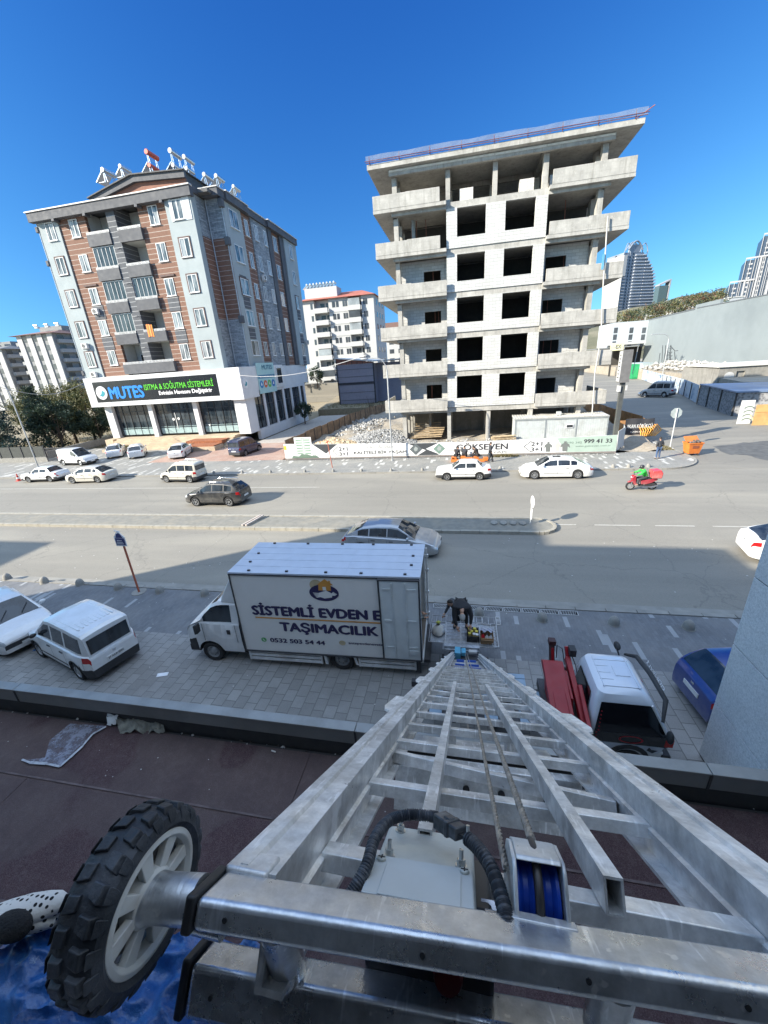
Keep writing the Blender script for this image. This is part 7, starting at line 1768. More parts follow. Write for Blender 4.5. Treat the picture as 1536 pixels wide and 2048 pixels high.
# pulley head
hd_ = MB(); fnp = lambda uu: (lambda s, v, d: LP(d, s, v))
side_poly = [(1.98,-1.02),(2.02,-.86),(2.05,-.835),(2.20,-.835),(2.30,-.87),(2.44,-1.0),(2.46,-1.18),(2.02,-1.18)]
for u0, u1 in ((.205,.222),(.398,.415)): hd_.prism([(s+(u0-.2)*.09, v) for s, v in side_poly], lambda s, v, d: LP(d, s, v), u0, u1)
hd_.prism([(2.035,-.842),(2.05,-.828),(2.20,-.828),(2.31,-.868),(2.30,-.882),(2.19,-.845),(2.055,-.845)], lambda s, v, d: LP(d, s+.01, v), .2225, .3975)
lbox(hd_, .19, .43, 1.97, 2.02, -1.03, -.995)
ph = part('pulley_housing', hd_, alu("pulley_plate", (.58,.585,.58), .5, .35, .2), lift, world=True, bevel=.0015)
PB = M("blue_nylon", (.012,.06,.40), .35)
for u0 in (.262, .352):
 mb = MB(); mb.lathe([(0,-.012),(.041,-.012),(.041,-.008),(.034,-.003),(.034,.003),(.041,.008),(.041,.012),(0,.012)], LP(u0, 2.19, -1.0), Cv, 32); part('pulley', mb, PB, ph, world=True, smooth=35)
mb = MB()
pts = [LP(.307, 2.19+.165*cos(a), -1.0+.165*sin(a)) for a in [RAD(x) for x in range(60, 260, 12)]]; mb.tube(pts, .0055, 8); part('rope_loop', mb, M("greasy_rope", (.06,.055,.055), .4, .6), ph, world=True, smooth=60)
# ================================================================== TARP, GLOVE ON THE SILL
from mathutils import noise as mno
def crumple(nx, ny, corner, amp, fr, seed=0):
 rows = []
 A, B, C, D4 = [Vector(c) for c in corner]
 for j in range(ny+1):
  r = []
  for i in range(nx+1):
   p = (A*(1-i/nx)+B*(i/nx))*(1-j/ny)+(D4*(1-i/nx)+C*(i/nx))*(j/ny)
   q = p*fr+Vector((seed, seed*2, 0))
   n1 = mno.noise(q); n2 = abs(mno.noise(q*2.3+Vector((5,1,2)))); n3 = mno.noise(q*6)
   r.append(p+Vector((0,0, amp*(n1*1.2+(.5-n2)*1.3+.22*n3)))+Vector((n2*.3,n1*.3,0))*amp)
  rows.append(r)
 mb = MB(); mb.grid(rows); return mb
def tarpm():
 m, t, b = nodes("blue_tarpaulin"); p = wpos(t)
 f = noise(t, p, 26, 6, .7); c = ramp(t, f, [(.3, (.015,.075,.25)), (.5, (.024,.12,.36)), (.68, (.06,.19,.46))])
 c = mixc(t, ramp(t, noise(t, p, 60, 4, .8), [(.64, 0.0), (.70, .6)]), c, (.25,.36,.5))
 L(t, c, b.inputs['Base Color']); b.inputs['Roughness'].default_value = .32; b.inputs['Coat Weight'].default_value = .3
 bump(t, b, noise(t, p, 45, 5, .7), .6, .006); return m
TPM = tarpm()
tz = 7.955
# draped over the sill: near edge lower left of the view, far edge hanging over
cn = [G(-260, 1925, tz), G(500, 1872, tz-.10), G(900, 2350, tz-.10), G(-500, 2400, tz)]
solo('blue_tarpaulin', crumple(110, 70, cn, .020, 13), TPM, 'crumpled blue tarpaulin spread over the window sill beneath the rubber wheel', 'tarpaulin', smooth=80)
cn = [G(-120, 1890, tz+.06), G(118, 1838, tz+.06), G(150, 2010, tz+.055), G(-200, 2080, tz+.05)]
solo('tarpaulin_fold', crumple(50, 40, cn, .016, 16, 3), TPM, 'bulging fold of blue tarpaulin left of the rubber wheel', 'tarpaulin', smooth=80)
gl = thing('work_glove', 'white knitted work glove with black dots lying on the blue tarpaulin at the left edge', 'glove', tuple(G(60, 1830, 8.03)))
def knit():
 m, t, b = nodes("dotted_knit"); p = N(t, "ShaderNodeTexCoord").outputs['UV']
 pp = opos(t); v = N(t, "ShaderNodeTexVoronoi"); v.inputs['Scale'].default_value = 128; v.inputs['Randomness'].default_value = .25; L(t, pp, v.inputs['Vector'])
 c = mixc(t, ramp(t, v.outputs['Distance'], [(.27, 1.0), (.33, 0.0)]), (.62,.60,.56), (.012,.012,.013))
 L(t, c, b.inputs['Base Color']); b.inputs['Roughness'].default_value = .95; bump(t, b, noise(t, pp, 500, 2), .6, .001); return m
KN = knit(); gz = 8.05
def gpnt(px, py, dz=0.0): return G(px, py, gz+dz)
mb = MB(); rows = []
axis = [(-60,1880,70),(-20,1852,62),(30,1828,52),(70,1812,44),(105,1802,36),(128,1797,28),(137,1794,10)]
for (px, py, hh) in axis:
 r = []
 a_ = gpnt(px, py-hh*.55); b2 = gpnt(px+4, py+hh*.75); c = (a_+b2)/2; half = (b2-a_)/2
 for k in range(14):
  an = 2*pi*k/14; r.append(c+half*cos(an)+Vector((0,0,.014*hh/60+.004))*sin(an))
 rows.append(r)
mb.grid(rows, close=True); mb.f.append(tuple(range(len(mb.v)-14, len(mb.v)))); mb.mi.append(0)
part('palm', mb, KN, gl, world=True, smooth=80)
for (x0, y0, x1, y1) in ((60,1838,128,1826),(40,1852,112,1842)):
 mb = MB(); mb.tube([gpnt(x0,y0,-.012), gpnt((x0+x1)/2,(y0+y1)/2-2,-.008), gpnt(x1,y1,-.014)], [.011,.0105,.006], 10); part('finger', mb, KN, gl, world=True, smooth=80)
mb = MB(); c = gpnt(25, 1852, .012); mb.ball(c, (.026,.016,.014), 20, 12); part('cuff', mb, M("black_knit_cuff", (.012,.012,.013), .95, bmp=.6, bscale=300), gl, world=True, smooth=80)
# ================================================================== TERRACE LITTER
CL = M("dirty_rag", (.20,.20,.17), .95, var=.3, scale=10, bmp=.5)
cn = [G(228,1432,4.24), G(325,1430,4.24), G(330,1466,4.17), G(240,1466,4.17)]
solo('dirty_rag', crumple(30, 12, cn, .06, 6, 1), CL, 'dirty grey rag crumpled in the gutter against the parapet', 'rag', smooth=70)
cn = [G(214,1425,4.30), G(236,1430,4.30), G(232,1452,4.18), G(214,1452,4.18)]
solo('plastic_scrap', crumple(10, 10, cn, .05, 9, 4), M("white_plastic_scrap", (.55,.58,.58), .4), 'scrap of whitish plastic at the left end of the rag', 'scrap', smooth=70)
def film():
 m, t, b = nodes("torn_plastic_film"); p = wpos(t); tb = N(t, "ShaderNodeBsdfTransparent"); mx = N(t, "ShaderNodeMixShader")
 L(t, ramp(t, noise(t, p, 7, 6, .75), [(.42, .12), (.60, .75)]), mx.inputs[0]); b.inputs['Base Color'].default_value = (.30,.31,.37,1); b.inputs['Roughness'].default_value = .3
 L(t, tb.outputs[0], mx.inputs[1]); L(t, b.outputs[0], mx.inputs[2]); L(t, mx.outputs[0], t.nodes["Material Output"].inputs[0]); return m
def outline(pts, z): return [tuple(G(x, y, z)) for x, y in pts]
mb = MB(); o_ = outline([(140,1447),(212,1452),(180,1475),(150,1500),(122,1534),(95,1530),(88,1524),(60,1526),(48,1520),(90,1515),(100,1480)], 4.170); mb.add(o_, [tuple(range(len(o_)))])
solo('plastic_film', mb, film(), 'torn milky plastic film stuck on the purple roof near the left edge', 'plastic film')
mb = MB()
for pts, w_ in (([(212,1453),(185,1468),(165,1492),(140,1515),(120,1533)], .03), ([(120,1533),(92,1527),(60,1525),(44,1519)], .035)):
 P_ = [G(x, y, 4.178) for x, y in pts]
 for a, b in zip(P_[:-1], P_[1:]): mb.beam(a, b, w_*random.uniform(.6,1.2), .004)
solo('film_edge', mb, M("white_film_edge", (.45,.47,.50), .6, dirt=(.2,.18,.2), dscale=20, damt=.8), 'whitish glued edge of the torn film on the purple roof', 'film edge')
mb = MB()
for i in range(150):
 x, y = random.uniform(-11, 4.8), random.uniform(.5, 3.15); rock(mb, (x, y, 4.18), random.choice((.004,.006,.009,.013)), 0)
for i in range(260):
 x, y = random.uniform(-9, 4.8), random.uniform(3.2, 3.32); rock(mb, (x, y, 4.11), random.uniform(.006,.025), random.choice((0,1,1,1)))
solo('roof_litter', mb, [M("litter_pale", (.45,.44,.42), .8), M("litter_dark", (.06,.05,.045), .9)], 'small pale bits of litter and grit on the purple roof', 'litter', kind='stuff')
mb = MB(); p = G(543, 1501, 4.2); mb.cyl(p, p+Vector((.06,-.01,0)), .008, n=8); solo('cigarette_butt', mb, M("butt_white", (.65,.64,.6), .8), 'white cigarette butt on the purple roof below the parapet', 'cigarette butt')
# ================================================================== BOX REMOVALS TRUCK (parked along the kerb, cab to the left)
TRW = paint("truck_white", (.74,.75,.75), .35, (.36,.35,.33), .12); TRP = M("truck_box_panel", (.76,.755,.73), .4, var=.04, scale=.8, dirt=(.60,.585,.56), dscale=.8, damt=.45)
TRR = M("truck_roof_sheet", (.47,.52,.60), .42, .0, var=.04); DKT = M("dark_trim", (.05,.05,.055), .55)
tk = thing('box_truck', 'white removals box truck with company lettering and its rear door folded back along the side', 'truck', (-4.6,9.6,0))
bx0, bx1, by0, by1, bz0, bz1 = -6.60, -1.12, 8.78, 10.72, .64, 3.36
mb = MB(); mb.box(bx0, bx1, by0, by0+.05, bz0, bz1-.02); p1 = part('side_panel', mb, TRP, tk, world=True)
mb = MB(); mb.box(bx0, bx1, by1-.05, by1, bz0, bz1-.02); part('side_panel', mb, TRP, tk, world=True)
mb = MB(); mb.box(bx0, bx0+.05, by0+.051, by1-.051, bz0, bz1-.02); part('front_panel', mb, TRP, tk, world=True)
mb = MB(); mb.box(bx0+.06, bx1, by0+.06, by1-.06, bz0-.02, bz0+.06); part('load_floor', mb, M("truck_floor", (.16,.13,.10), .8), tk, world=True)
mb = MB(); mb.box(bx0-.02, bx1+.03, by0-.02, by1+.02, bz1-.019, bz1+.03)
rf = part('roof', mb, TRR, tk, world=True)
mb = MB()
for y in (9.15, 9.55, 9.95, 10.35): mb.box(bx0+.02, bx1, y-.008, y+.008, bz1+.031, bz1+.036)
for x in (bx0+3.45,): mb.box(x-.004, x+.004, by0, by1, bz1+.031, bz1+.035)
part('roof_seam', mb, M("roof_seam", (.45,.50,.59), .45), rf, world=True)
mb = MB()
for x in (bx0+.6, bx0+1.75, bx0+2.9, bx0+3.9, bx0+5.1): mb.box(x-.04, x+.04, by0+.06, by0+.11, bz1+.031, bz1+.07); mb.box(x-.04, x+.04, by1-.1, by1-.05, bz1+.031, bz1+.07)
for y in (9.35, 9.9): mb.box(bx0+.35, bx0+.42, y, y+.05, bz1+.031, bz1+.07); mb.box(bx1-.3, bx1-.22, y, y+.05, bz1+.031, bz1+.07)
part('roof_clip', mb, DKT, rf, world=True)
mb = MB()
mb.box(bx0-.012, bx0+.02, by0-.03, by0-.001, bz0, bz1-.02).box(bx0, bx1, by0-.03, by0-.001, bz1-.06, bz1-.02).box(bx0, bx1, by0-.03, by0-.001, bz0-.04, bz0-.0).box(bx1-.02, bx1+.012, by0-.03, by0-.001, bz0, bz1-.06)
part('panel_edge', mb, DKT, tk, world=True)
# chassis, side guards, wheels
mb = MB(); mb.box(-8.2, bx1-.05, 9.2, 9.35, .42, .60).box(-8.2, bx1-.05, 10.05, 10.2, .42, .60); mb.box(-5.6,-4.6,9.0,9.19,.35,.6).box(-7.0,-6.7,9.0,10.5,.3,.6); part('chassis', mb, DKT, tk, world=True)
GD = M("guard_white", (.72,.73,.73), .45, .1, dirt=(.35,.34,.32), dscale=2)
def guard(x0, x1):
 mb = MB()
 for z in (.30, .45, .585): mb.box(x0, x1, 8.80, 8.84, z-.05, z+.042)
 for x in (x0, x1-.05): mb.box(x, x+.05, 8.795, 8.845, .24, .63)
 part('side_guard', mb, GD, tk, world=True)
guard(-6.55, -4.15); guard(-3.02, -1.3)
mb = MB(); mb.add([(-4.1,8.79,.62),(-4.02,8.79,.62),(-3.98,8.79,.25),(-4.06,8.79,.25),(-4.1,9.1,.62),(-4.02,9.1,.62),(-3.98,9.1,.25),(-4.06,9.1,.25)],[(0,1,2,3),(7,6,5,4),(1,5,6,2),(0,3,7,4)]); mb.add([(-3.18,8.79,.62),(-3.1,8.79,.62),(-3.02,8.79,.3),(-3.1,8.79,.3)],[(0,1,2,3)]); part('mudguard', mb, GD, tk, world=True)
def twheel(x, y, r, side, wd=.24):
 class Q: pass
 w = MB(); h = wd/2
 w.lathe([(r*.62,-h*.85),(r*.92,-h),(r,-h*.7),(r,h*.7),(r*.92,h),(r*.62,h*.85)], (x,y,r), (0,side,0), 32, close=True); wo = part('wheel', w, RUB, tk, world=True, smooth=40)
 m = MB(); m.lathe([(r*.63,h*.86),(r*.60,h*.5),(r*.42,h*.25),(r*.36,h*.5),(r*.22,h*.9),(0,h*.95)], (x,y,r), (0,side,0), 28); part('rim', m, HUBC, wo, world=True, smooth=40)
 m = MB()
 for i in range(8): a = 2*pi*i/8; m.cyl((x+cos(a)*r*.46, y+side*h*.28, r+sin(a)*r*.46),(x+cos(a)*r*.46, y+side*h*.40, r+sin(a)*r*.46),.018,n=6)
 part('wheel_nut', m, CHR, wo, world=True)
twheel(-7.87, 8.99, .355, -1); twheel(-7.87, 10.5, .355, 1); twheel(-3.56, 8.99, .365, -1, .26); twheel(-3.56, 9.28, .365, -1, .22); twheel(-3.56, 10.5, .365, 1, .26)
# cab: lofted shell, short bonnet at the left
def cab():
 # stations along x from the nose (-8.62) to the rear of the cab (-6.72)
 st_ = [(-8.64,.62,1.00,1.04,.90),(-8.57,.50,1.20,1.24,.95),(-8.42,.45,1.36,1.40,.98),(-8.2,.45,1.46,1.50,.97),(-8.0,.45,1.52,1.62,.985),(-7.85,.45,1.52,1.84,.99),(-7.6,.45,1.50,2.10,.99),(-7.4,.45,1.50,2.19,.99),(-7.2,.45,1.50,2.22,.99),(-6.72,.45,1.50,2.23,.99)]
 yc = 9.75; rows = []
 for x, zb, zbelt, zr, hw_ in st_:
  hw2 = hw_*.93; f = max(0, (zr-zbelt))/.73; wr2 = hw2*(1-.14*f)
  zb2 = zb
  d = (x+7.87)/.46
  if abs(d) < 1: zb2 = max(zb, .355+.46*sqrt(1-d*d))
  L1 = [(x,yc-hw2*.97,zb2),(x,yc-hw2,(zb2+zbelt)/2),(x,yc-hw2*.985,zbelt-.03),(x,yc-hw2*.96,zbelt)]
  zg0, zg1 = zbelt+.05*f, zr-.10*f-.001
  L1 += [(x,yc-hw2*.955+(hw2*.955-wr2)*.06,zg0+.0005),(x,yc-wr2,zg1),(x,yc-wr2*.9,zr),(x,yc-wr2*.5,zr+.015),(x,yc,zr+.02)]
  rows.append(L1+[(q[0],2*yc-q[1],q[2]) for q in L1[-2::-1]])
 return rows
cr = cab(); rows2 = []
for a, b in zip(cr[:-1], cr[1:]):
 k = 4
 for i in range(k): rows2.append([tuple(Vector(p).lerp(Vector(q), i/k)) for p, q in zip(a, b)])
rows2.append(cr[-1])
for r in rows2:   # clean wheel arch on the refined stations
 x = r[0][0]; d = (x+7.87)/.45; zb2 = .45 if x > -8.5 else .5
 if abs(d) < 1: zb2 = max(zb2, .355+.45*sqrt(1-d*d))
 for j in (0, len(r)-1): r[j] = (r[j][0], r[j][1], zb2)
 for j in (1, len(r)-2): r[j] = (r[j][0], r[j][1], (zb2+r[2][2])/2)
cb1, wsn, sdw, lowr = MB(), MB(), [MB(), MB()], MB(); n = len(rows2[0])
for i in range(len(rows2)-1):
 x = (rows2[i][0][0]+rows2[i+1][0][0])/2
 for j in range(n-1):
  k = j if j < (n-1)/2 else n-2-j; sd = 0 if j < (n-1)/2 else 1
  tgt = cb1
  if k == 4 and -7.93 < x < -6.92: tgt = sdw[sd]
  elif k >= 6 and -8.02 < x < -7.42: tgt = wsn
  elif k == 0 and x < -8.3: tgt = lowr
  tgt.quad(rows2[i][j], rows2[i][j+1], rows2[i+1][j+1], rows2[i+1][j])
r0 = rows2[0]
for j in range((n-1)//2):
 (lowr if j < 1 else cb1).quad(r0[j], r0[j+1], r0[n-2-j], r0[n-1-j])
co = part('cab', cb1, TRW, tk, world=True, smooth=45)
b_ = bmesh.new(); b_.from_mesh(co.data); bmesh.ops.remove_doubles(b_, verts=b_.verts, dist=.001); b_.to_mesh(co.data); b_.free(); co.data.shade_smooth(); co.data.set_sharp_from_angle(angle=RAD(42))
part('windscreen', wsn, CG, tk, world=True, smooth=50)
for s_ in sdw: part('side_window', s_, CG, tk, world=True, smooth=50)
part('front_bumper', lowr, PLB, tk, world=True, smooth=50)
mb = MB(); mb.box(-8.66,-8.30,8.90,10.60,.36,.60); mb.box(-7.42,-6.7,8.86,8.9,.42,.74); mb.box(-8.1,-6.7,9.0,10.5,.3,.9); part('bumper', mb, PLB, tk, world=True, bevel=.08)
mb = MB(); mb.box(-7.16,-7.05,8.80,8.83,1.14,1.30); part('door_handle', mb, PLB, tk, world=True, bevel=.01)
mb = MB()
for x in (-7.98,-6.86): mb.box(x-.005,x+.005,8.818,8.824,.85,1.5)
part('door_seam', mb, DKT, tk, world=True)
mb = MB(); mb.obox((-8.04,8.66,1.42),(.06,0,.02),(0,.09,0),(0,0,.16)); mb.beam((-8.02,8.8,1.45),(-8.04,8.7,1.5),.04,.04); part('mirror', mb, PLB, tk, world=True, bevel=.03)
mb = MB(); mb.obox((-8.05,10.84,1.42),(.06,0,.02),(0,.10,0),(0,0,.17)); part('mirror', mb, PLB, tk, world=True, bevel=.03)
for yy in (9.05, 10.45): mb = MB(); mb.obox((-8.47,yy-.0,1.13),(.06,0,.07),(0,.15,0),(-.03,0,.05)); part('headlight', mb, HLM, tk, world=True, bevel=.02)
mb = MB(); mb.prism([(-6.61,2.15),(-7.25,2.20),(-7.18,2.38),(-6.61,3.32)], lambda a, b, d: (a, d, b), 8.98, 10.52); part('wind_deflector', mb, TRW, tk, world=True, bevel=.04)
# rear door folded forward against the side
mb = MB(); mb.box(-2.20,-1.14,8.70,8.745,.70,3.30)
do = part('rear_door', mb, M("door_panel_pale", (.64,.69,.70), .4, .1, var=.04, dirt=(.42,.45,.46), dscale=.8), tk, world=True, bevel=.005)
mb = MB(); mb.box(-2.24,-2.2,8.68,8.76,.68,3.32).box(-1.15,-1.11,8.68,8.76,.68,3.32).box(-2.2,-1.15,8.68,8.76,3.29,3.33).box(-2.2,-1.15,8.68,8.76,.67,.705); part('door_gasket', mb, DKT, do, world=True)
mb = MB()
for x in (-1.86, -1.50): mb.box(x-.02,x+.02,8.675,8.699,.76,3.22)
for z in (1.1, 2.0, 3.0): mb.box(-2.12,-1.9,8.68,8.699,z,z+.05); mb.box(-1.46,-1.22,8.68,8.699,z,z+.05)
for z in (.9,): mb.box(-1.46,-1.2,8.67,8.699,z,z+.14)
part('door_stiffener', mb, M("door_rib", (.60,.64,.65), .4, .2), do, world=True)
mb = MB(); mb.box(bx1-.04,bx1+.01,by0,by0+.10,bz0,bz1).box(bx1-.04,bx1+.01,by1-.1,by1,bz0,bz1).box(bx1-.04,bx1+.01,by0+.101,by1-.101,bz1-.12,bz1-.02).box(bx1-.04,bx1+.04,by0,by1,bz0-.1,bz0+.02); part('rear_frame', mb, GD, tk, world=True)
mb = MB(); mb.box(bx1+.03,bx1+.09,by1-.08,by1-.03,.4,3.3)
for z in (.9,1.7,2.5,3.0): mb.box(bx1+.01,bx1+.12,by1-.1,by1-.02,z,z+.08)
part('far_door', mb, GD, tk, world=True)
mb = MB(); mb.box(bx1+.0,bx1+.22,8.95,10.6,.42,.52); mb.box(bx1-.1,bx1+.0,9.2,9.3,.3,.6).box(bx1-.1,bx1,10.1,10.2,.3,.6); mb.box(bx1-.2,bx1-.05,8.85,8.95,.12,.6); part('rear_step', mb, DKT, tk, world=True)
# lettering and emblem on the side
IND = M("indigo_lettering", (.028,.022,.085), .4); ORG = M("orange_print", (.62,.29,.06), .45); GRNP = M("phone_green", (.07,.40,.10), .4); BEI = M("beige_print", (.50,.42,.27), .5)
ty = by0-.006
def tw(s, x0, x1, z0, z1, mat, bold=.03): return text('side_lettering', s, mat, tk, (x0, ty, z0), (1,0,0), (0,0,1), x1-x0, z1-z0, bold=bold, world=True)
tw("SİSTEMLİ EVDEN E", -6.12, -2.215, 1.95, 2.40, IND, .075); tw("TAŞIMACILIK", -5.33, -2.33, 1.32, 1.76, IND, .065)
tw("0532 503 54 44", -5.73, -3.98, .98, 1.14, IND, .05); tw("antepevdenevetasi", -3.26, -2.16, 1.05, 1.16, IND, .03)
mb = MB(); mb.box(-6.05, -2.2, ty-.003, ty, 1.845, 1.89); part('side_stripe', mb, ORG, tk, world=True)
def disc(x, z, rx, rz, mat, lift=0.0, name='emblem_disc', n=28, a0=0, a1=2*pi):
 mb = MB(); pts = [(x+rx*cos(a0+(a1-a0)*i/n), ty-lift, z+rz*sin(a0+(a1-a0)*i/n)) for i in range(n if a1-a0 > 6.2 else n+1)]; mb.add(pts, [tuple(range(len(pts)))]); return part(name, mb, mat, tk, world=True)
def pl(pts, mat, lift, name='emblem_shape'):
 mb = MB(); mb.add([(x, ty-lift, z) for x, z in pts], [tuple(range(len(pts)))]); return part(name, mb, mat, tk, world=True)
disc(-4.00, 3.04, .19, .18, BEI, .001, 'emblem_sun'); disc(-3.80, 2.80, .43, .27, IND, .003, 'emblem_oval')
pl([(-3.95,2.88),(-3.58,2.88),(-3.58,3.06),(-3.50,3.06),(-3.73,3.25),(-3.98,3.06),(-3.93,3.06)], ORG, .005, 'emblem_house'); pl([(-3.82,2.88),(-3.72,2.88),(-3.72,3.0),(-3.82,3.0)], TRP, .007, 'emblem_door')
pl([(-3.63,3.1),(-3.58,3.1),(-3.58,3.2),(-3.63,3.2)], ORG, .006, 'emblem_chimney')
for i in range(4):
 pl([(-4.13+.02*i,2.80-.045*i),(-3.9,2.79-.03*i),(-3.86,2.765-.03*i),(-4.10+.03*i,2.775-.045*i)], TRP, .006+.0004*i, 'emblem_finger'); pl([(-3.46+.03*i-.12,2.72-.0*i),(-3.40+.03*i-.10,2.84-.02*i),(-3.43+.03*i-.10,2.84-.02*i),(-3.52+.03*i-.12,2.72)], TRP, .006+.0004*i, 'emblem_finger')
pl([(-3.95,2.80),(-3.72,2.88),(-3.55,2.78),(-3.58,2.66),(-3.80,2.62),(-3.98,2.68)], TRP, .0055, 'emblem_palm')
disc(-5.93, 1.055, .085, .08, GRNP, .002, 'phone_badge'); pl([(-5.97,1.09),(-5.95,1.10),(-5.935,1.07),(-5.91,1.045),(-5.885,1.03),(-5.90,1.01),(-5.95,1.035)], TRP, .005, 'phone_mark')
disc(-3.45, 1.10, .10, .085, BEI, .002, 'web_badge')
tk.rotation_euler = (0, 0, RAD(1.4)); tk.location.y += .05; ROOTM[tk.name] = tk.matrix_basis.copy()
# ================================================================== LIFT CARRIER TRUCK WITH RED CRANE FRAME
lt = thing('lift_truck', 'white cab over truck with dark windows and a red folded crane frame behind the cab', 'truck', (2.6,7.6,0))
CRD = M("crane_red", (.30,.010,.018), .45, dirt=(.20,.03,.03), dscale=3)
X0,X1,Y0,Y1 = 2.72, 4.28, 6.78, 8.40
rows = []
for z, x0, x1, y0, y1, r_ in ((.50,2.74,4.20,6.80,8.38,.10),(.95,2.72,4.28,6.76,8.42,.12),(1.10,2.73,4.26,6.77,8.41,.12),(1.75,2.80,3.92,6.92,8.26,.14),(1.90,2.86,3.80,6.98,8.20,.16),(1.955,2.98,3.68,7.10,8.08,.16),(1.965,3.2,3.5,7.4,7.8,.1)):
 r = []
 for cx, cy, a in ((x1-r_,y0+r_,-90),(x1-r_,y1-r_,0),(x0+r_,y1-r_,90),(x0+r_,y0+r_,180)):
  for i in range(5): aa = RAD(a+i*22.5); r.append((cx+r_*cos(aa), cy+r_*sin(aa), z))
 rows.append(r)
mb = MB(); mb.grid(rows, close=True); mb.f.append(tuple(range(len(mb.v)-20, len(mb.v)))); mb.mi.append(0)
part('cab', mb, paint("lift_cab_white", (.66,.71,.78), .3, (.4,.42,.44), .06), lt, world=True, smooth=40)
mb = MB()
for i in range(5): y = 7.15+i*.2; mb.box(2.98,3.72,y-.012,y+.012,1.955,1.972) if i in (0,4) else mb.box(2.98,3.25,y-.012,y+.012,1.955,1.972)
for xx in (3.0, 3.68): mb.box(xx-.01,xx+.01,7.12,8.05,1.955,1.97)
mb.box(3.32,3.62,7.45,7.75,1.958,1.982); part('roof_pressing', mb, paint("lift_roof_white", (.66,.71,.78), .3, (.4,.42,.44), .06), lt, world=True, bevel=.006)
BG = M("black_glass", (.006,.007,.010), .06, spec=.8)
# side glass, door and lower door white panel (side facing the viewer)
mb = MB(); mb.add([(2.79,6.745,1.08),(4.20,6.745,1.08),(3.84,6.905,1.74),(2.90,6.905,1.74)], [(0,1,2,3)]); mb.add([(2.745,6.750,.80),(4.235,6.750,.80),(4.24,6.744,1.078),(2.745,6.744,1.078)], [(0,1,2,3)]); part('side_window', mb, BG, lt, world=True)
mb = MB(); mb.add([(2.79,8.435,1.12),(4.20,8.435,1.12),(3.86,8.29,1.72),(2.92,8.29,1.72)], [(0,1,2,3)]); part('side_window', mb, BG, lt, world=True)
mb = MB(); mb.add([(4.272,6.9,1.13),(4.272,8.28,1.13),(3.95,8.13,1.72),(3.95,7.05,1.72)], [(0,1,2,3)]); part('windscreen', mb, BG, lt, world=True)
mb = MB(); mb.add([(2.715,7.1,1.2),(2.715,8.1,1.2),(2.775,8.0,1.72),(2.775,7.2,1.72)], [(0,1,2,3)]); part('rear_window', mb, BG, lt, world=True)
mb = MB(); mb.beam((4.2,6.75,1.1),(3.86,6.9,1.76),.05,.03); part('pillar', mb, TRW, lt, world=True)
mb = MB()
for k in range(11): mb.box(2.82+.0*k, 2.85, 6.738, 6.742, .70+k*.085, .73+k*.085) if k < 5 else mb.obox((2.85+.009*(k-5)+.02,6.742+.021*(k-5)+.0,1.12+(k-5)*.085),(.012,0,0),(0,.002,0),(0,.003,.014))
part('red_dots', mb, M("red_sticker", (.35,.01,.02), .5), lt, world=True)
mb = MB(); mb.lathe([(.20,0),(.235,0),(.235,.003),(.20,.003)], (3.52,6.741,.84), (0,-1,0), 32, close=True)
for v in mb.v: v.z = .94+(v.z-.84)*.42
part('door_badge', mb, M("red_badge", (.40,.02,.03), .5), lt, world=True);
mb = MB(); mb.add([(3.86,6.755,.67),(3.90,6.755,.76),(3.95,6.755,.70),(4.08,6.755,.69),(4.02,6.755,.64),(3.98,6.755,.60),(3.93,6.755,.63)], [(0,1,2,3,4,5,6)]); part('bird_sticker', mb, DKT, lt, world=True)
mb = MB(); mb.box(2.76,4.22,6.795,8.36,.33,.60); part('lower_panel', mb, TRW, lt, world=True, bevel=.03)
mb = MB(); mb.box(4.16,4.33,6.74,6.86,.82,1.04).box(4.16,4.33,8.34,8.46,.82,1.04); part('side_light', mb, TLM, lt, world=True, bevel=.02)
mb = MB(); mb.box(4.18,4.36,6.76,8.42,.30,.55); part('bumper', mb, PLB, lt, world=True, bevel=.03)
mb = MB(); mb.tube([(4.0,6.7,1.55),(4.12,6.98,1.86),(4.05,7.6,1.98),(4.02,8.2,1.9),(3.9,8.5,1.7)], [.03,.05,.055,.05,.03], 10); part('sun_visor', mb, PLB, lt, world=True, smooth=60)
text('visor_lettering', "GÜNEYLİ", WLT, lt, (4.13,7.15,1.93), (0,1,0), (.35,0,.9), .85, .09, bold=.03, world=True)
mb = MB(); mb.ball((3.72,8.55,1.9), (.07,.13,.09), 12, 8).tube([(3.72,8.35,1.75),(3.70,8.5,1.88)], .02, 6); mb.ball((4.15,6.62,1.25), (.06,.10,.15), 12, 8); part('mirror', mb, PLB, lt, world=True, smooth=60)
def ltw(x, y, sd, r=.30):
 w = MB(); h = .11; w.lathe([(r*.62,-h*.85),(r*.92,-h),(r,-h*.7),(r,h*.7),(r*.92,h),(r*.62,h*.85)], (x,y,r), (0,sd,0), 28, close=True); wo = part('wheel', w, RUB, lt, world=True, smooth=40)
 m_ = MB(); m_.lathe([(r*.63,h*.86),(r*.60,h*.5),(r*.4,h*.3),(r*.3,h*.85),(0,h*.9)], (x,y,r), (0,sd,0), 24); part('rim', m_, HUBC, wo, world=True, smooth=40)
ltw(3.55,6.88,-1); ltw(3.55,8.28,1); ltw(1.0,6.98,-1); ltw(1.0,8.2,1)
mb = MB(); mb.lathe([(.33,-.04),(.43,-.04),(.43,.02),(.33,.02)], (3.55,6.78,.32), (0,-1,0), 20, close=True, a0=0, a1=pi*2); part('wheel_arch', mb, PLB, lt, world=True)
mb = MB(); mb.box(-1.3,2.7,7.05,7.18,.55,.72).box(-1.3,2.7,8.0,8.13,.55,.72); [mb.box(x,x+.08,7.0,8.2,.56,.70) for x in (-1.1,-.2,.7,1.6,2.4)]; part('chassis', mb, DKT, lt, world=True)
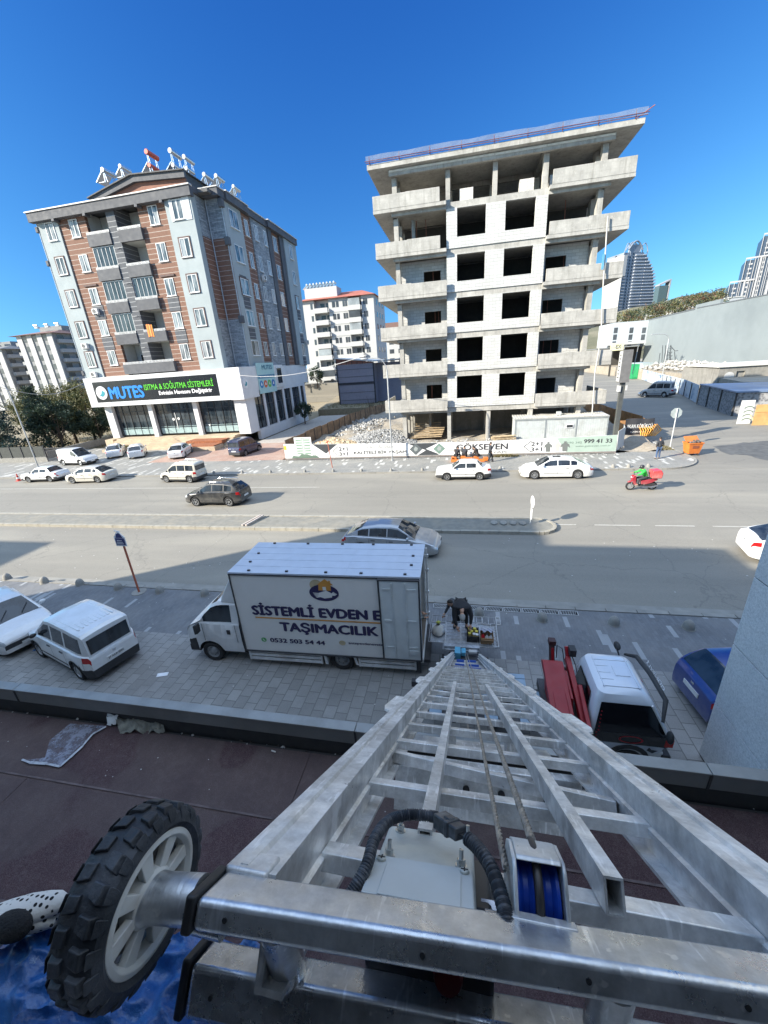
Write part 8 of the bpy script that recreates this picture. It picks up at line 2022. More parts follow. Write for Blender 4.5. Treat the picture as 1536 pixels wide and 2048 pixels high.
LBL = M("pale_blue_paint", (.26,.36,.46), .5, dirt=(.25,.27,.28), dscale=2)
mb = MB(); mb.box(1.35,1.62,7.0,8.45,.74,.80).box(.55,.85,7.0,8.5,.74,.80).box(.3,2.3,7.75,8.0,.72,.78).box(-.75,-.45,7.0,8.4,.74,.80).box(.55,1.62,8.35,8.5,.745,.82); part('bed_frame', mb, LBL, lt, world=True, bevel=.005)
# red folded crane frame
mb = MB(); mb.prism([(6.55,.9),(6.55,1.35),(7.95,1.72),(8.12,1.62),(8.12,1.2),(7.9,.85)], lambda a, b, d: (d, a, b), 2.02, 2.30); part('crane_arm', mb, CRD, lt, world=True, bevel=.02)
mb = MB(); mb.prism([(6.7,1.30),(6.7,1.36),(8.0,1.76),(8.15,1.66),(8.12,1.60)], lambda a, b, d: (d, a, b), 1.92, 2.38); part('crane_cover', mb, CRD, lt, world=True, bevel=.01)
mb = MB(); mb.beam((2.54,8.25,1.68),(2.60,6.75,1.10),.12,.16); mb.beam((2.66,7.55,1.50),(2.64,6.55,1.22),.09,.13); part('crane_post', mb, CRD, lt, world=True, bevel=.015)
mb = MB(); mb.beam((2.24,8.32,1.2),(2.22,8.52,1.86),.11,.13); mb.box(2.14,2.31,8.45,8.62,1.84,1.97); part('crane_strut', mb, M("crane_strut_dark", (.05,.02,.022), .5), lt, world=True, bevel=.01)
mb = MB(); mb.beam((2.235,8.38,1.40),(2.225,8.50,1.78),.07,.142); part('crane_strut_red', mb, CRD, lt, world=True, bevel=.01)
mb = MB(); mb.beam((2.56,8.22,1.62),(2.54,8.40,1.90),.10,.08); part('crane_tip', mb, CRD, lt, world=True, bevel=.01)
mb = MB(); mb.box(2.50,2.58,8.33,8.36,1.76,1.86); part('white_decal', mb, TRP, lt, world=True)
mb = MB(); mb.prism([(7.2,.95),(7.2,1.45),(7.9,1.6),(8.1,1.4),(7.9,1.0)], lambda a, b, d: (d, a, b), 2.40, 2.46); part('crane_plate', mb, CRD, lt, world=True, bevel=.01)
mb = MB(); mb.cyl((2.36,8.18,1.45),(2.52,8.18,1.45),.10,n=20).cyl((2.47,7.55,1.35),(2.50,7.55,1.35),.03,n=12); part('pivot', mb, M("pivot_steel", (.35,.36,.37), .4, .7), lt, world=True, smooth=40)
mb = MB(); mb.tube([(2.30,8.3,1.6),(2.34,8.48,1.85),(2.42,8.3,1.9),(2.45,8.1,1.6)], .014, 6).tube([(2.62,8.3,1.8),(2.70,8.1,1.6),(2.66,7.6,1.5),(2.7,7.2,1.3),(2.64,6.9,1.0)], .013, 6); mb.box(2.56,2.70,8.15,8.36,1.80,1.98); part('hydraulic_hose', mb, PLB, lt, world=True)
mb = MB(); mb.box(1.9,2.7,7.0,8.3,.72,.92); part('crane_base', mb, DKT, lt, world=True)
# ladder turntable (lower end of the lift)
mb = MB(); mb.box(-.35,.55,8.35,9.05,.45,.62).box(-.25,.45,8.5,8.95,.62,.95); mb.cyl((.1,8.7,.3),(.1,8.7,.45),.3,n=20)
for x in (-.5,.7): mb.beam((x,8.95,.9),(x,8.6,.1),.07,.07); mb.box(x-.12,x+.12,8.5,8.75,.004,.05)
part('turntable', mb, DKT, lift, world=True)
mb = MB(); mb.box(-.18,-.02,8.72,8.98,.96,1.16).box(.0,.12,8.8,9.0,1.0,1.12); part('blue_motor', mb, M("light_blue_plastic", (.10,.36,.52), .4), lift, world=True, bevel=.01)
mb = MB(); mb.cyl((.2,8.9,1.08),(.42,8.9,1.08),.07,n=16); part('winch_drum', mb, M("grey_drum", (.35,.36,.37), .4, .4), lift, world=True)
# ================================================================== LOADING PLATFORM
PFM = alu("platform_sheet", (.42,.45,.49), .35, .4, .45); PFT = alu("platform_tube", (.55,.56,.57), .4, .35, .3)
pf_ = thing('lift_platform', 'silver loading platform with folded out mesh sides at the foot of the ladder', 'platform', (.15,9.85,1.0))
Zp = 1.0
mb = MB(); mb.box(-.46,.46,9.22,10.28,Zp-.02,Zp).box(.461,.98,9.22,10.25,Zp-.018,Zp-.004).box(-.90,-.461,9.30,10.18,Zp-.018,Zp-.004); part('deck', mb, PFM, pf_, world=True)
mb = MB()
for k in range(7): y = 9.32+k*.15; mb.box(-.45,.45,y,y+.018,Zp+.0005,Zp+.010)
for x in (-.46,-.02,.46): mb.box(x-.012,x+.012,9.22,10.28,Zp+.0005,Zp+.014)
part('deck_rib', mb, PFT, pf_, world=True)
mb = MB(); mb.box(-.48,.50,9.10,9.21,Zp-.10,Zp+.06).box(-.47,.49,9.05,9.10,Zp-.06,Zp-.02); part('front_lip', mb, PFM, pf_, world=True, bevel=.005)
def frame(x0, x1, y0, y1, z, nx, ny, r=.011, name='folding_side'):
 mb = MB(); c = [(x0,y0,z),(x1,y0,z),(x1,y1,z),(x0,y1,z),(x0,y0,z)]
 for a, b in zip(c[:-1], c[1:]): mb.tube([a, b], r, 6)
 for i in range(1, nx): x = x0+(x1-x0)*i/nx; mb.tube([(x,y0,z),(x,y1,z)], r*.7, 5)
 for i in range(1, ny): y = y0+(y1-y0)*i/ny; mb.tube([(x0,y,z),(x1,y,z)], r*.7, 5)
 part(name, mb, PFT, pf_, world=True, smooth=60)
frame(-.94,-.48,9.28,10.22,Zp+.02,2,2); frame(.47,1.02,9.20,10.26,Zp+.02,2,3); frame(.86,1.03,9.22,10.24,Zp+.05,1,8,.013)
frame(-.45,.1,10.30,10.62,Zp+.02,4,1); frame(.12,.62,10.30,10.60,Zp+.02,3,1); frame(.64,1.16,10.24,10.60,Zp+.02,3,1); frame(-.92,-.48,10.24,10.56,Zp+.02,3,1); frame(1.04,1.16,10.24,10.60,Zp+.05,1,5,.012)
mb = MB()
for x in (-.35, .3): mb.box(x,x+.18,8.98,9.1,Zp-.22,Zp-.05); mb.cyl((x+.09,8.97,Zp-.22),(x+.09,9.05,Zp-.22),.05,n=12)
part('carriage', mb, DKT, pf_, world=True)
# cargo: crate of jars, cardboard box, bag
jc = thing('black_crate', 'black plastic crate full of yellow lidded jars on the loading platform', 'crate', (.33,9.62,Zp))
mb = MB(); w_, d_, h_ = .17, .22, .20
for k in range(4): z = .01+k*.05; mb.box(-w_,w_,-d_,-d_+.012,z,z+.035).box(-w_,w_,d_-.012,d_,z,z+.035).box(-w_,-w_+.012,-d_,d_,z,z+.035).box(w_-.012,w_,-d_,d_,z,z+.035)
for x in (-w_,w_-.02):
 for y in (-d_,d_-.02): mb.box(x,x+.02,y,y+.02,0,h_+.01)
mb.box(-w_,w_,-d_,d_,0,.01); part('crate_body', mb, BKP, jc)
jl = [M("jar_lid_yellow", (.62,.52,.05), .4), M("jar_lid_white", (.65,.65,.62), .4)]; jg = M("jar_glass", (.30,.24,.10), .15)
for i, (x, y, wh_) in enumerate([(-.09,.13,0),(.05,.15,0),(.10,.03,0),(-.04,.02,0),(-.10,-.08,0),(.03,-.10,1),(.11,-.12,1)]):
 j = thing('jar', ['jar with yellow lid at the back left of the black crate','jar with yellow lid at the back right of the black crate','jar with yellow lid at the right of the black crate','jar with yellow lid in the middle of the black crate','jar with yellow lid at the front left of the black crate','jar with white lid at the front of the black crate','jar with white lid in the front right corner of the crate'][i], 'jar', (.33+x,9.62+y,Zp+.015), 0, 'jars in the black crate')
 mb = MB(); mb.lathe([(0,0),(.05,.0),(.052,.02),(.052,.16),(.042,.18),(0,.18)], (0,0,0), (0,0,1), 16); part('glass', mb, jg, j, smooth=50)
 mb = MB(); mb.lathe([(0,.205),(.045,.205),(.047,.20),(.047,.181),(0,.181)], (0,0,0), (0,0,1), 16); part('lid', mb, jl[wh_], j, smooth=40)
cb2 = thing('cardboard_box', 'open brown cardboard box packed with bottles and a striped cloth on the platform', 'box', (.72,9.56,Zp)); CBM = M("cardboard", (.30,.19,.10), .85, var=.08)
mb = MB(); mb.box(-.18,.18,-.2,-.19,0,.2).box(-.18,.18,.19,.2,0,.2).box(-.18,-.17,-.19,.19,0,.2).box(.17,.18,-.19,.19,0,.2).box(-.18,.18,-.2,.2,0,.008); mb.obox((0,-.24,.17),(.18,0,0),(0,.045,-.03),(0,.002,.003)); part('carton', mb, CBM, cb2)
for i, (x, y, c, lb) in enumerate([(-.11,-.03,(.5,.02,.03),'red bottle in the cardboard box'),(.0,-.08,(.62,.62,.60),'white bottle in the middle of the cardboard box'),(.11,-.08,(.55,.56,.58),'silver capped bottle at the right of the cardboard box')]):
 b3 = thing('bottle', lb, 'bottle', (.72+x,9.56+y,Zp+.01)); mb = MB(); mb.lathe([(0,0),(.05,0),(.052,.15),(.02,.2),(.02,.24),(0,.24)], (0,0,0), (0,0,1), 14); part('bottle_body', mb, M("bottle%d" % i, c, .35), b3, smooth=50)
 mb = MB(); mb.lathe([(0,.262),(.024,.26),(.024,.241),(0,.241)], (0,0,0), (0,0,1), 12); part('cap', mb, BKP, b3)
m_, t_, b_ = nodes("striped_cloth"); sx = N(t_, "ShaderNodeSeparateXYZ"); L(t_, opos(t_), sx.inputs[0]); L(t_, mixc(t_, mth(t_, 'LESS_THAN', mth(t_, 'FRACT', mth(t_, 'MULTIPLY', mth(t_, 'ADD', sx.outputs[1], mth(t_, 'MULTIPLY', sx.outputs[0], .3)), 22)), .5), (.55,.56,.60), (.16,.18,.27)), b_.inputs['Base Color']); b_.inputs['Roughness'].default_value = .9
mb = MB(); mb.grid([[(.52+.36*i/14, 9.60+.20*j/8, Zp+.26+.035*sin(i*.9+j*.6)-.06*(j/8)**2) for i in range(15)] for j in range(9)]); solo('striped_cloth', mb, m_, 'grey and white striped cloth thrown over the cardboard box', 'cloth', smooth=70)
bag = thing('white_bag', 'white tied plastic bag on the left wing of the platform', 'bag', (-.68,9.72,Zp)); mb = MB(); rows = []
for k in range(9):
 z = .34*k/8; rr = (.15,.18,.19,.185,.17,.14,.09,.04,.06)[k]; rows.append([(rr*(1+.12*sin(5*a+k))*cos(a), rr*1.1*(1+.1*cos(4*a-k))*sin(a), z) for a in [2*pi*i/20 for i in range(20)]])
mb.grid(rows, close=True); mb.f.append(tuple(range(20))[::-1]); mb.mi.append(0); part('sack', mb, M("white_plastic_bag", (.60,.57,.52), .5, bmp=.3), bag, smooth=70)
mb = MB(); mb.ball((0,.02,.37), (.05,.05,.05), 10, 6).tube([(-.06,.02,.36),(.0,.02,.42),(.06,.03,.38)], .018, 6); part('knot', mb, M("yellow_green_tie", (.50,.52,.10), .6), bag, smooth=60)
# ================================================================== STREET FURNITURE
BOL = M("concrete_bollard", (.27,.26,.235), .9, var=.15, scale=4, dirt=(.24,.23,.2), dscale=3, bmp=.3)
def bollard(loc, label, group, r=.17, rz=0.0):
 t = thing('concrete_bollard', label, 'bollard', loc, rz, group); mb = MB(); mb.lathe([(r*1.05,0),(r,.10),(r*.88,.19),(r*.62,.26),(r*.32,.30),(0,.31)], (0,0,0), (0,0,1), 20); part('dome', mb, BOL, t, smooth=60)
 mb = MB(); mb.lathe([(r*1.15,0),(r*1.15,.015),(r*1.04,.02)], (0,0,0), (0,0,1), 20); part('footing', mb, BOL, t); return t
gl_ = 'domed concrete bollards along the near kerb'; b0 = None
near = [(-21.85,13.03,'leftmost domed bollard of the near kerb, in full sun'),(-19.45,12.9,'second sunlit domed bollard from the left on the near kerb'),(-17.38,12.88,'domed bollard at the shadow edge on the near kerb'),(-15.11,12.7,'domed bollard on the near kerb a little left of the red sign pole'),(-12.91,12.62,'domed bollard on the near kerb just right of the red sign pole'),(-10.69,12.6,'domed bollard on the near kerb behind the front of the box truck'),(.62,12.28,'domed bollard beyond the platform, beside the bending man'),(2.75,12.2,'domed bollard on the near kerb at the end of the drain gratings'),(5.02,12.2,'domed bollard on the near kerb beyond the red crane frame'),(7.23,12.2,'rightmost domed bollard on the near kerb, above the blue car')]
for i, (x, y, lb) in enumerate(near):
 b0 = bollard((x,y-.15,0), lb, gl_) if i == 0 else dup(bpy.data.objects['concrete_bollard'], (x,y-.15,0), random.uniform(0,6), lb, gl_)
words = ['first','second','third','fourth','fifth','sixth','seventh','eighth','ninth','tenth','eleventh','twelfth']
for i, px in enumerate((612,668,724,783,845)):
 p = G(px, 943-.012*(px-600)); dup(bpy.data.objects['concrete_bollard'], (p.x, 31.95, 0), 0, words[i]+' small kerb bollard from the left below the printed hoarding', 'small bollards along the far kerb', (.75,.75,.8))
for i, px in enumerate((1000,1230,1262,1303)):
 p = G(px, 938); dup(bpy.data.objects['concrete_bollard'], (p.x, 31.95, 0), 0, words[i]+' kerb bollard along the far kerb right of the old white saloon', 'small bollards along the far kerb', (.85,.85,.9))
for i, px in enumerate((430,485,540)):
 p = G(px, 946); dup(bpy.data.objects['concrete_bollard'], (p.x, 31.95, 0), 0, words[i]+' kerb bollard on the far kerb between the cream van and the hoarding', 'small bollards along the far kerb', (.75,.75,.8))
ORP = M("orange_red_pole", (.48,.13,.07), .6, dirt=(.30,.1,.07), dscale=4)
sp = thing('street_sign', 'leaning red pole with a small blue and white arched sign on the near pavement', 'sign', (-13.9,12.4,0));
base = Vector((-13.9,12.40,0)); top = onY(247, 1090, 12.40)
mb = MB(); mb.tube([base, top], .042, 10); part('pole', mb, ORP, sp, world=True, smooth=60)
tv = onY(240, 1062, 12.4); sc_ = Vector((.30,0,0)); o = top+Vector((-.02,-.05,-.02)); SB = M("sign_blue", (.03,.035,.14), .4)
mb = MB(); mb.prism([(-.26,0),(.26,0),(.26,.42),(.17,.50),(.10,.60),(0,.66),(-.10,.60),(-.17,.50),(-.26,.42)], lambda u, v, d: (o.x+u, o.y+d, o.z+v), -.02, .0); part('sign_plate', mb, WLT, sp, world=True)
mb = MB(); mb.prism([(-.22,.05),(.22,.05),(.22,.36),(-.22,.36)], lambda u, v, d: (o.x+u, o.y+d, o.z+v), -.028, -.021); mb.prism([(-.17,.38),(.17,.38),(.10,.54),(0,.60),(-.10,.54)], lambda u, v, d: (o.x+u, o.y+d, o.z+v), -.028, -.021); part('blue_field', mb, SB, sp, world=True)
mb = MB(); [mb.box(o.x-.18+.02*k, o.x+.16-.03*k, o.y-.032, o.y-.029, o.z+.10+k*.075, o.z+.125+k*.075) for k in range(3)]; mb.beam((o.x-.14,o.y-.02,o.z+.70),(o.x+.12,o.y-.02,o.z+.66),.03,.03); part('sign_lines', mb, WLT, sp, world=True)
mb = MB(); mb.cyl((base.x,base.y,0),(base.x,base.y,.02),.30,n=14); part('patch', mb, A_['kerb'], sp, world=True)
rp = thing('red_pole', 'thin red pole standing on the far pavement in front of the hoarding', 'pole', (-11.73,33.4,0)); mb = MB(); mb.tube([(0,0,0),(-.2,0,2.5)], .04, 8); part('pole', mb, ORP, rp, smooth=60); mb = MB(); mb.beam((-.35,0,2.3),(-.05,0,2.45),.03,.10); part('bracket', mb, ORP, rp)
ms = thing('median_sign', 'white back of a round road sign on the tip of the median strip', 'road sign', (3.62,20.55,0));
mb = MB(); mb.cyl((0,0,0),(0,0,1.6),.03,n=8); part('pole', mb, M("white_pole", (.62,.62,.60), .4), ms)
mb = MB(); mb.lathe([(0,0),(.32,0),(.32,.015),(0,.015)], (.03,0,1.3), (1,.12,0), 28); mb.obox((.03,0,.62),(.008,0,0),(0,.13,0),(0,0,.30)); part('sign_disc', mb, WLT, ms)
mb = MB(); [mb.ball((-.4-.5*k,0,.08), (.2,.3,.07), 8, 5) for k in range(4)]; part('base_rubble', mb, A_['kerb'], ms)
st_ = thing('stop_sign', 'octagonal road sign seen from behind on a pale pole at the side street corner', 'road sign', (18.13,38.6,0)); mb = MB(); mb.cyl((0,0,0),(0,0,3.35),.045,n=8); part('pole', mb, M("pale_pole", (.55,.56,.55), .5), st_)
mb = MB(); mb.lathe([(0,0),(.46,0),(.46,.015),(0,.015)], (0,.05,2.95), (0,1,0), 8, a0=RAD(22.5), a1=RAD(382.5)); part('sign_plate', mb, M("sign_back_grey", (.36,.40,.39), .5), st_)
bn_ = thing('rubbish_bin', 'orange wheeled rubbish container standing on the road at the side street corner', 'bin', (18.5,35.9,RZ), RAD(8)); bn_.scale = (.82,.82,.85); ORB = M("orange_bin_paint", (.60,.17,.03), .55, dirt=(.4,.15,.05), dscale=2)
mb = MB(); P8 = [(-.50,-.4,.22),(.50,-.4,.22),(.50,.4,.22),(-.50,.4,.22),(-.66,-.52,1.25),(.66,-.52,1.25),(.66,.52,1.25),(-.66,.52,1.25)]; mb.add(P8, [(0,3,2,1),(0,1,5,4),(1,2,6,5),(2,3,7,6),(3,0,4,7)]); mb.box(-.70,.70,-.56,-.50,1.18,1.27).box(-.70,.70,.50,.56,1.18,1.27).box(-.70,-.64,-.499,.499,1.18,1.27).box(.64,.70,-.499,.499,1.18,1.27); part('tub', mb, ORB, bn_)
mb = MB(); mb.obox((0,.35,1.5),(.62,0,0),(0,.28,.22),(0,-.02,.03)); part('lid', mb, ORB, bn_)
mb = MB(); mb.box(-.3,.3,-.50,-.47,.75,1.0); part('label_plate', mb, M("bin_label", (.25,.08,.04), .6), bn_)
mb = MB(); [mb.cyl((x-.03,y,.11),(x+.03,y,.11),.11,n=12) for x in (-.42,.42) for y in (-.32,.32)]; part('castor', mb, RUB, bn_)
mb = MB(); [mb.ball((random.uniform(-.45,.45),random.uniform(-.3,.3),1.27), random.uniform(.12,.22), 8, 5) for k in range(9)]; part('rubbish_bag', mb, M("rubbish_dark", (.12,.10,.09), .7, var=.5), bn_)
cn_ = thing('traffic_cone', 'small red and white traffic cone at the left end of the parked cars', 'cone', (-44.3,30.6,RZ)); mb = MB(); mb.lathe([(.17,.03),(.03,.75),(0,.76)], (0,0,0), (0,0,1), 16); mb.box(-.22,.22,-.22,.22,0,.03); part('cone', mb, M("cone_red", (.55,.05,.03), .5), cn_, smooth=40); mb = MB(); mb.lathe([(.137,.22),(.108,.38)], (0,0,0), (0,0,1), 16); part('band', mb, WLT, cn_)
# fence and hedge panels at the far left
lf = thing('dark_fence', 'dark mesh fence on a low pale wall in front of the left trees', 'fence', (-56,38.6,0)); mb = MB(); mb.box(-66,-50.2,38.6,38.8,0,.55); part('low_wall', mb, BOL, lf, world=True)
mb = MB(); mb.box(-66,-50.4,38.66,38.7,.6,1.9); part('mesh_sheet', mb, M("dark_mesh", (.05,.055,.05), .8), lf, world=True); mb = MB(); [mb.box(-66+k*1.75,-65.92+k*1.75,38.6,38.72,.5,2.0) for k in range(10)]; part('post', mb, DKT, lf, world=True)
gw = thing('garden_wall', 'low pale garden wall running back beside the shop steps under the trees', 'wall', (-54,48,0)); mb = MB(); mb.beam((-52.5,40.5,.45),(-53.5,66,.45),.25,.9); part('wall', mb, BOL, gw, world=True)
gt = thing('entrance_gate', 'dark metal entrance gate behind the white panel van', 'gate', (-49,38.6,0)); mb = MB(); [mb.box(-50.1+k*.16,-50.06+k*.16,38.66,38.7,.1,1.7) for k in range(22)]; mb.box(-50.1,-46.6,38.64,38.72,1.6,1.68).box(-50.1,-46.6,38.64,38.72,.1,.18); part('bars', mb, DKT, gt, world=True)
# overhead cable from the left lamp to the shop
a = Vector((-49.6,35.6,9.1)); b = Vector((-50.2,47,8.8)); mb = MB(); mb.tube([a.lerp(b, i/12)+Vector((0,0,-1.2*sin(pi*i/12))) for i in range(13)], .03, 5)
a = Vector((-28.6,47,8.6)); b = Vector((-8.2,35.6,9.4)); mb.tube([a.lerp(b, i/16)+Vector((0,0,-.9*sin(pi*i/16))) for i in range(17)], .025, 5); solo('overhead_cable', mb, M("pale_cable", (.45,.45,.45), .5), 'thin overhead cables slung from the street lamps to the apartment block', 'cable')
# small stuff lying about
mb = MB(); p = G(325,1349,.01); mb.obox(p, (.16,.05,0),(-.03,.07,0),(0,0,.004)); solo('paper_scrap', mb, WLT, 'white scrap of paper lying on the pavement by the box truck', 'paper')
mb = MB(); p = G(70,1300,.012); mb.obox(p, (.05,.02,0),(-.01,.04,0),(0,0,.006)); solo('blue_scrap', mb, M("blue_scrap", (.03,.15,.4), .5), 'tiny blue scrap on the pavement between the white van and white saloon', 'scrap')
mb = MB()
for i in range(160): mb.obox((random.uniform(-20,9), random.uniform(4.5,12.4), .012), (random.uniform(.006,.022),0,0),(0,random.uniform(.006,.018),0),(0,0,.003))
for i in range(90): mb.obox((random.uniform(-30,16), random.uniform(13.2,19.2), RZ+.008), (random.uniform(.01,.03),0,0),(0,random.uniform(.01,.025),0),(0,0,.003))
solo('pavement_litter', mb, M("litter_light", (.5,.49,.46), .8), 'tiny scraps of pale litter scattered over pavement and road', 'litter', kind='stuff')
gt_ = thing('kerb_stub', 'two short pale pipes lying across the median strip', 'pipe', (-12.9,20.4,.07)); mb = MB(); mb.beam((-.1,-.8,.05),(.35,.7,.1),.09,.09).beam((.15,-.8,.05),(.55,.7,.1),.09,.09); part('pipe', mb, M("pale_pipe", (.55,.48,.42), .7), gt_)
# manhole covers and patches in the road
mh = thing('manhole_cover', 'round iron manhole cover in the near carriageway', 'manhole cover', (-6.5,15.2,RZ)); mb = MB(); mb.lathe([(0,.008),(.33,.008),(.34,.003)], (0,0,0), (0,0,1), 24); part('cover', mb, M("iron_cover", (.10,.095,.09), .7, .3), mh)
# dark wet runs and asphalt repairs in the side street
for i, (pts, lb) in enumerate([([(1424,893),(1500,884),(1620,878),(1640,925),(1560,928),(1500,912),(1455,908)], 'w')]):
 mb = MB(); P_ = []
 for a, b in zip(pts, pts[1:]+pts[:1]):
  for k in range(5): q = Vector((*a,0)).lerp(Vector((*b,0)), k/5); q += Vector((random.uniform(-4,4),random.uniform(-1.2,1.2),0)); P_.append(G(q.x, q.y, RZ+.009))
 mb.add(P_, [tuple(range(len(P_)))]); solo('wet_asphalt', mb, M("wet_asphalt", (.11,.108,.10), .7, var=.25, scale=2), kind='structure')
# ================================================================== PEOPLE
SKIN = M("skin", (.42,.24,.16), .55, var=.05)
def skinmesh(pts, edges, rad, sub=2, root=0):
 """grow one smooth surface round a joint skeleton and return it as a mesh"""
 me = bpy.data.meshes.new("skel"); me.from_pydata([tuple(p) for p in pts], edges, []); o = bpy.data.objects.new("skel", me); COL.objects.link(o)
 md = o.modifiers.new("s", 'SKIN'); md.use_smooth_shade = True
 for i, r in enumerate(rad): v = me.skin_vertices[0].data[i]; v.radius = (r, r) if not isinstance(r, tuple) else r; v.use_root = (i == root)
 sb = o.modifiers.new("u", 'SUBSURF'); sb.levels = sub; sb.render_levels = sub
 dg = bpy.context.evaluated_depsgraph_get(); out = bpy.data.meshes.new_from_object(o.evaluated_get(dg)); bpy.data.objects.remove(o); return out
def addmesh(name, me, mat, parent):
 me.name = name; me.materials.clear(); me.materials.append(mat); me.shade_smooth(); o = bpy.data.objects.new(name, me); COL.objects.link(o); o.parent = parent; return o
V = Vector
def person(label, loc, rz, J, top, legs, hairc=(.02,.015,.012), shoe=(.03,.03,.03), group=None, coat=1.0, helmet=None, sleeves=True):
 """J: joints in local space (x right, y forward, z up): pelvis chest neck head, and l/r shoulder elbow hand hip knee ankle toe"""
 t = thing('person', label, 'person', loc, rz, group); J = {k: V(v) for k, v in J.items()}
 names = ['pelvis','chest','neck','headb']; J['headb'] = J['neck'].lerp(J['head'], .5)
 P, E, Rr = [], [], []
 def add(k, r): P.append(J[k]); Rr.append(r); return len(P)-1
 pe = add('pelvis', .10); ch = add('chest', .095); nk = add('neck', .055); hb = add('headb', .05); E += [(pe,ch),(ch,nk),(nk,hb)]
 for s in 'lr':
  sh, el, ha = add(s+'shoulder', .058), add(s+'elbow', .042), add(s+'hand', .026); E += [(ch,sh),(sh,el),(el,ha)]
  hi, kn, an, to = add(s+'hip', .088), add(s+'knee', .060), add(s+'ankle', .040), add(s+'toe', .036); E += [(pe,hi),(hi,kn),(kn,an),(an,to)]
 body = skinmesh(P, E, Rr)
 # head with face joined into the same mesh
 b = bmesh.new(); b.from_mesh(body); hc = J['head']; up = (J['head']-J['neck']).normalized(); fw = J.get('face', V((0,1,0))); fw = (fw-up*fw.dot(up)).normalized(); rt = fw.cross(up)
 mb = MB(); rows = []
 prof = [(-.118,.028,.02),(-.105,.046,.03),(-.08,.058,.02),(-.04,.068,.005),(0,.074,0),(.04,.076,-.005),(.08,.066,-.008),(.105,.045,-.01),(.118,.02,-.01)]
 for z, r, fo in prof: rows.append([hc+up*z+(rt*cos(a)*r+fw*(sin(a)*r*1.18+fo)) for a in [2*pi*i/16 for i in range(16)]])
 mb.grid(rows, close=True)
 mb.add([hc+fw*.085+up*.02, hc+fw*.082+up*-.03+rt*.018, hc+fw*.082+up*-.03-rt*.018, hc+fw*.112+up*-.025], [(0,3,1),(0,2,3),(1,3,2)])
 for s in (-1, 1): mb.ball(hc+rt*.078*s+up*-.005, (.012,.018,.028), 8, 5)
 tmp = bpy.data.meshes.new("h"); tmp.from_pydata([tuple(v) for v in mb.v], [], mb.f); b.from_mesh(tmp); bpy.data.meshes.remove(tmp)
 # hands: palm, four fingers of different lengths, thumb
 for s in 'lr':
  h, e = J[s+'hand'], J[s+'elbow']; d = (h-e).normalized(); q = d.cross(V((0,0,1))) if abs(d.z) < .9 else d.cross(V((0,1,0))); q.normalize(); n2 = q.cross(d)
  fb = MB(); fb.obox(h+d*.045, d*.045, q*.038, n2*.013)
  for k, ln in enumerate((.068,.078,.072,.056)):
   o = h+d*.088+q*(-.028+.019*k); fb.tube([o, o+d*ln*.5+n2*.012, o+d*ln*.8+n2*.035], [.0095,.0088,.007], 6)
  sg = 1 if s == 'l' else -1; o = h+d*.03+q*.036*sg; fb.tube([o, o+q*.03*sg+d*.03, o+q*.035*sg+d*.055+n2*.012], [.011,.010,.008], 6)
  tmp = bpy.data.meshes.new("h"); tmp.from_pydata([tuple(v) for v in fb.v], [], fb.f); b.from_mesh(tmp); bpy.data.meshes.remove(tmp)
 bmesh.ops.recalc_face_normals(b, faces=b.faces); b.to_mesh(body); b.free(); bo = addmesh('body', body, SKIN, t)
 ey = MB();
 for s in (-1, 1): ey.ball(hc+rt*.03*s+up*.012+fw*.083, (.010,.010,.006), 8, 5)
 part('eye', ey, M("eye_dark", (.03,.025,.02), .3), t)
 mo = MB(); mo.tube([hc+fw*.089-up*.058-rt*.022, hc+fw*.096-up*.056, hc+fw*.089-up*.058+rt*.022], .005, 5); part('mouth', mo, M("lips", (.30,.12,.10), .5), t)
 # hair cap
 hr = MB(); rows = []
 for k in range(6):
  a0 = pi/2*k/5; rows.append([hc+up*(.02+.112*sin(a0))+(rt*cos(a)*.083*cos(a0)+fw*(sin(a)*.098*cos(a0)-.016-.012*(sin(a) > .3))) - up*(.055 if (k == 0 and sin(a) < .2) else 0) + up*(.035 if (k == 0 and sin(a) >= .2) else 0) for a in [2*pi*i/18 for i in range(18)]])
 hr.grid(rows, close=True)
 if helmet is None: part('hair', hr, M("hair_%d" % int(hairc[0]*1000), hairc, .8, bmp=.4), t, smooth=70)
 else: hm = MB(); hm.ball(hc+up*.03, (.125,.14,.13), 18, 12); part('helmet', hm, helmet, t, smooth=70); hm = MB(); hm.obox(hc+fw*.135+up*.01, rt*.085, up*.04, fw*.012); part('visor', hm, BKP, t, bevel=.01)
 # clothes
 P, E, Rr = [], [], []
 w = J['pelvis'].lerp(J['chest'], .15)
 J['waist'] = J['pelvis'] - (J['chest']-J['pelvis'])*.18; J['collar'] = J['chest'].lerp(J['neck'], .93)
 J['mid'] = J['waist'].lerp(J['chest'], .5); a0 = add('waist', .12*coat); am = add('mid', .15*coat); a1 = add('chest', .185*coat); a2 = add('collar', .085); E += [(a0,am),(am,a1),(a1,a2)]
 for s in 'lr':
  J[s+'wrist'] = J[s+'elbow'].lerp(J[s+'hand'], .93); sh, el, wr__ = add(s+'shoulder', .092*coat), add(s+'elbow', .058*coat), add(s+'wrist', .040); E += [(a1,sh),(sh,el),(el,wr__)]
 addmesh('jacket', skinmesh(P, E, Rr), top, t)
 P, E, Rr = [], [], []; a0 = add('pelvis', .128)
 for s in 'lr': hi, kn, an = add(s+'hip', .100), add(s+'knee', .074), add(s+'ankle', .056); E += [(a0,hi),(hi,kn),(kn,an)]
 addmesh('trousers', skinmesh(P, E, Rr), legs, t)
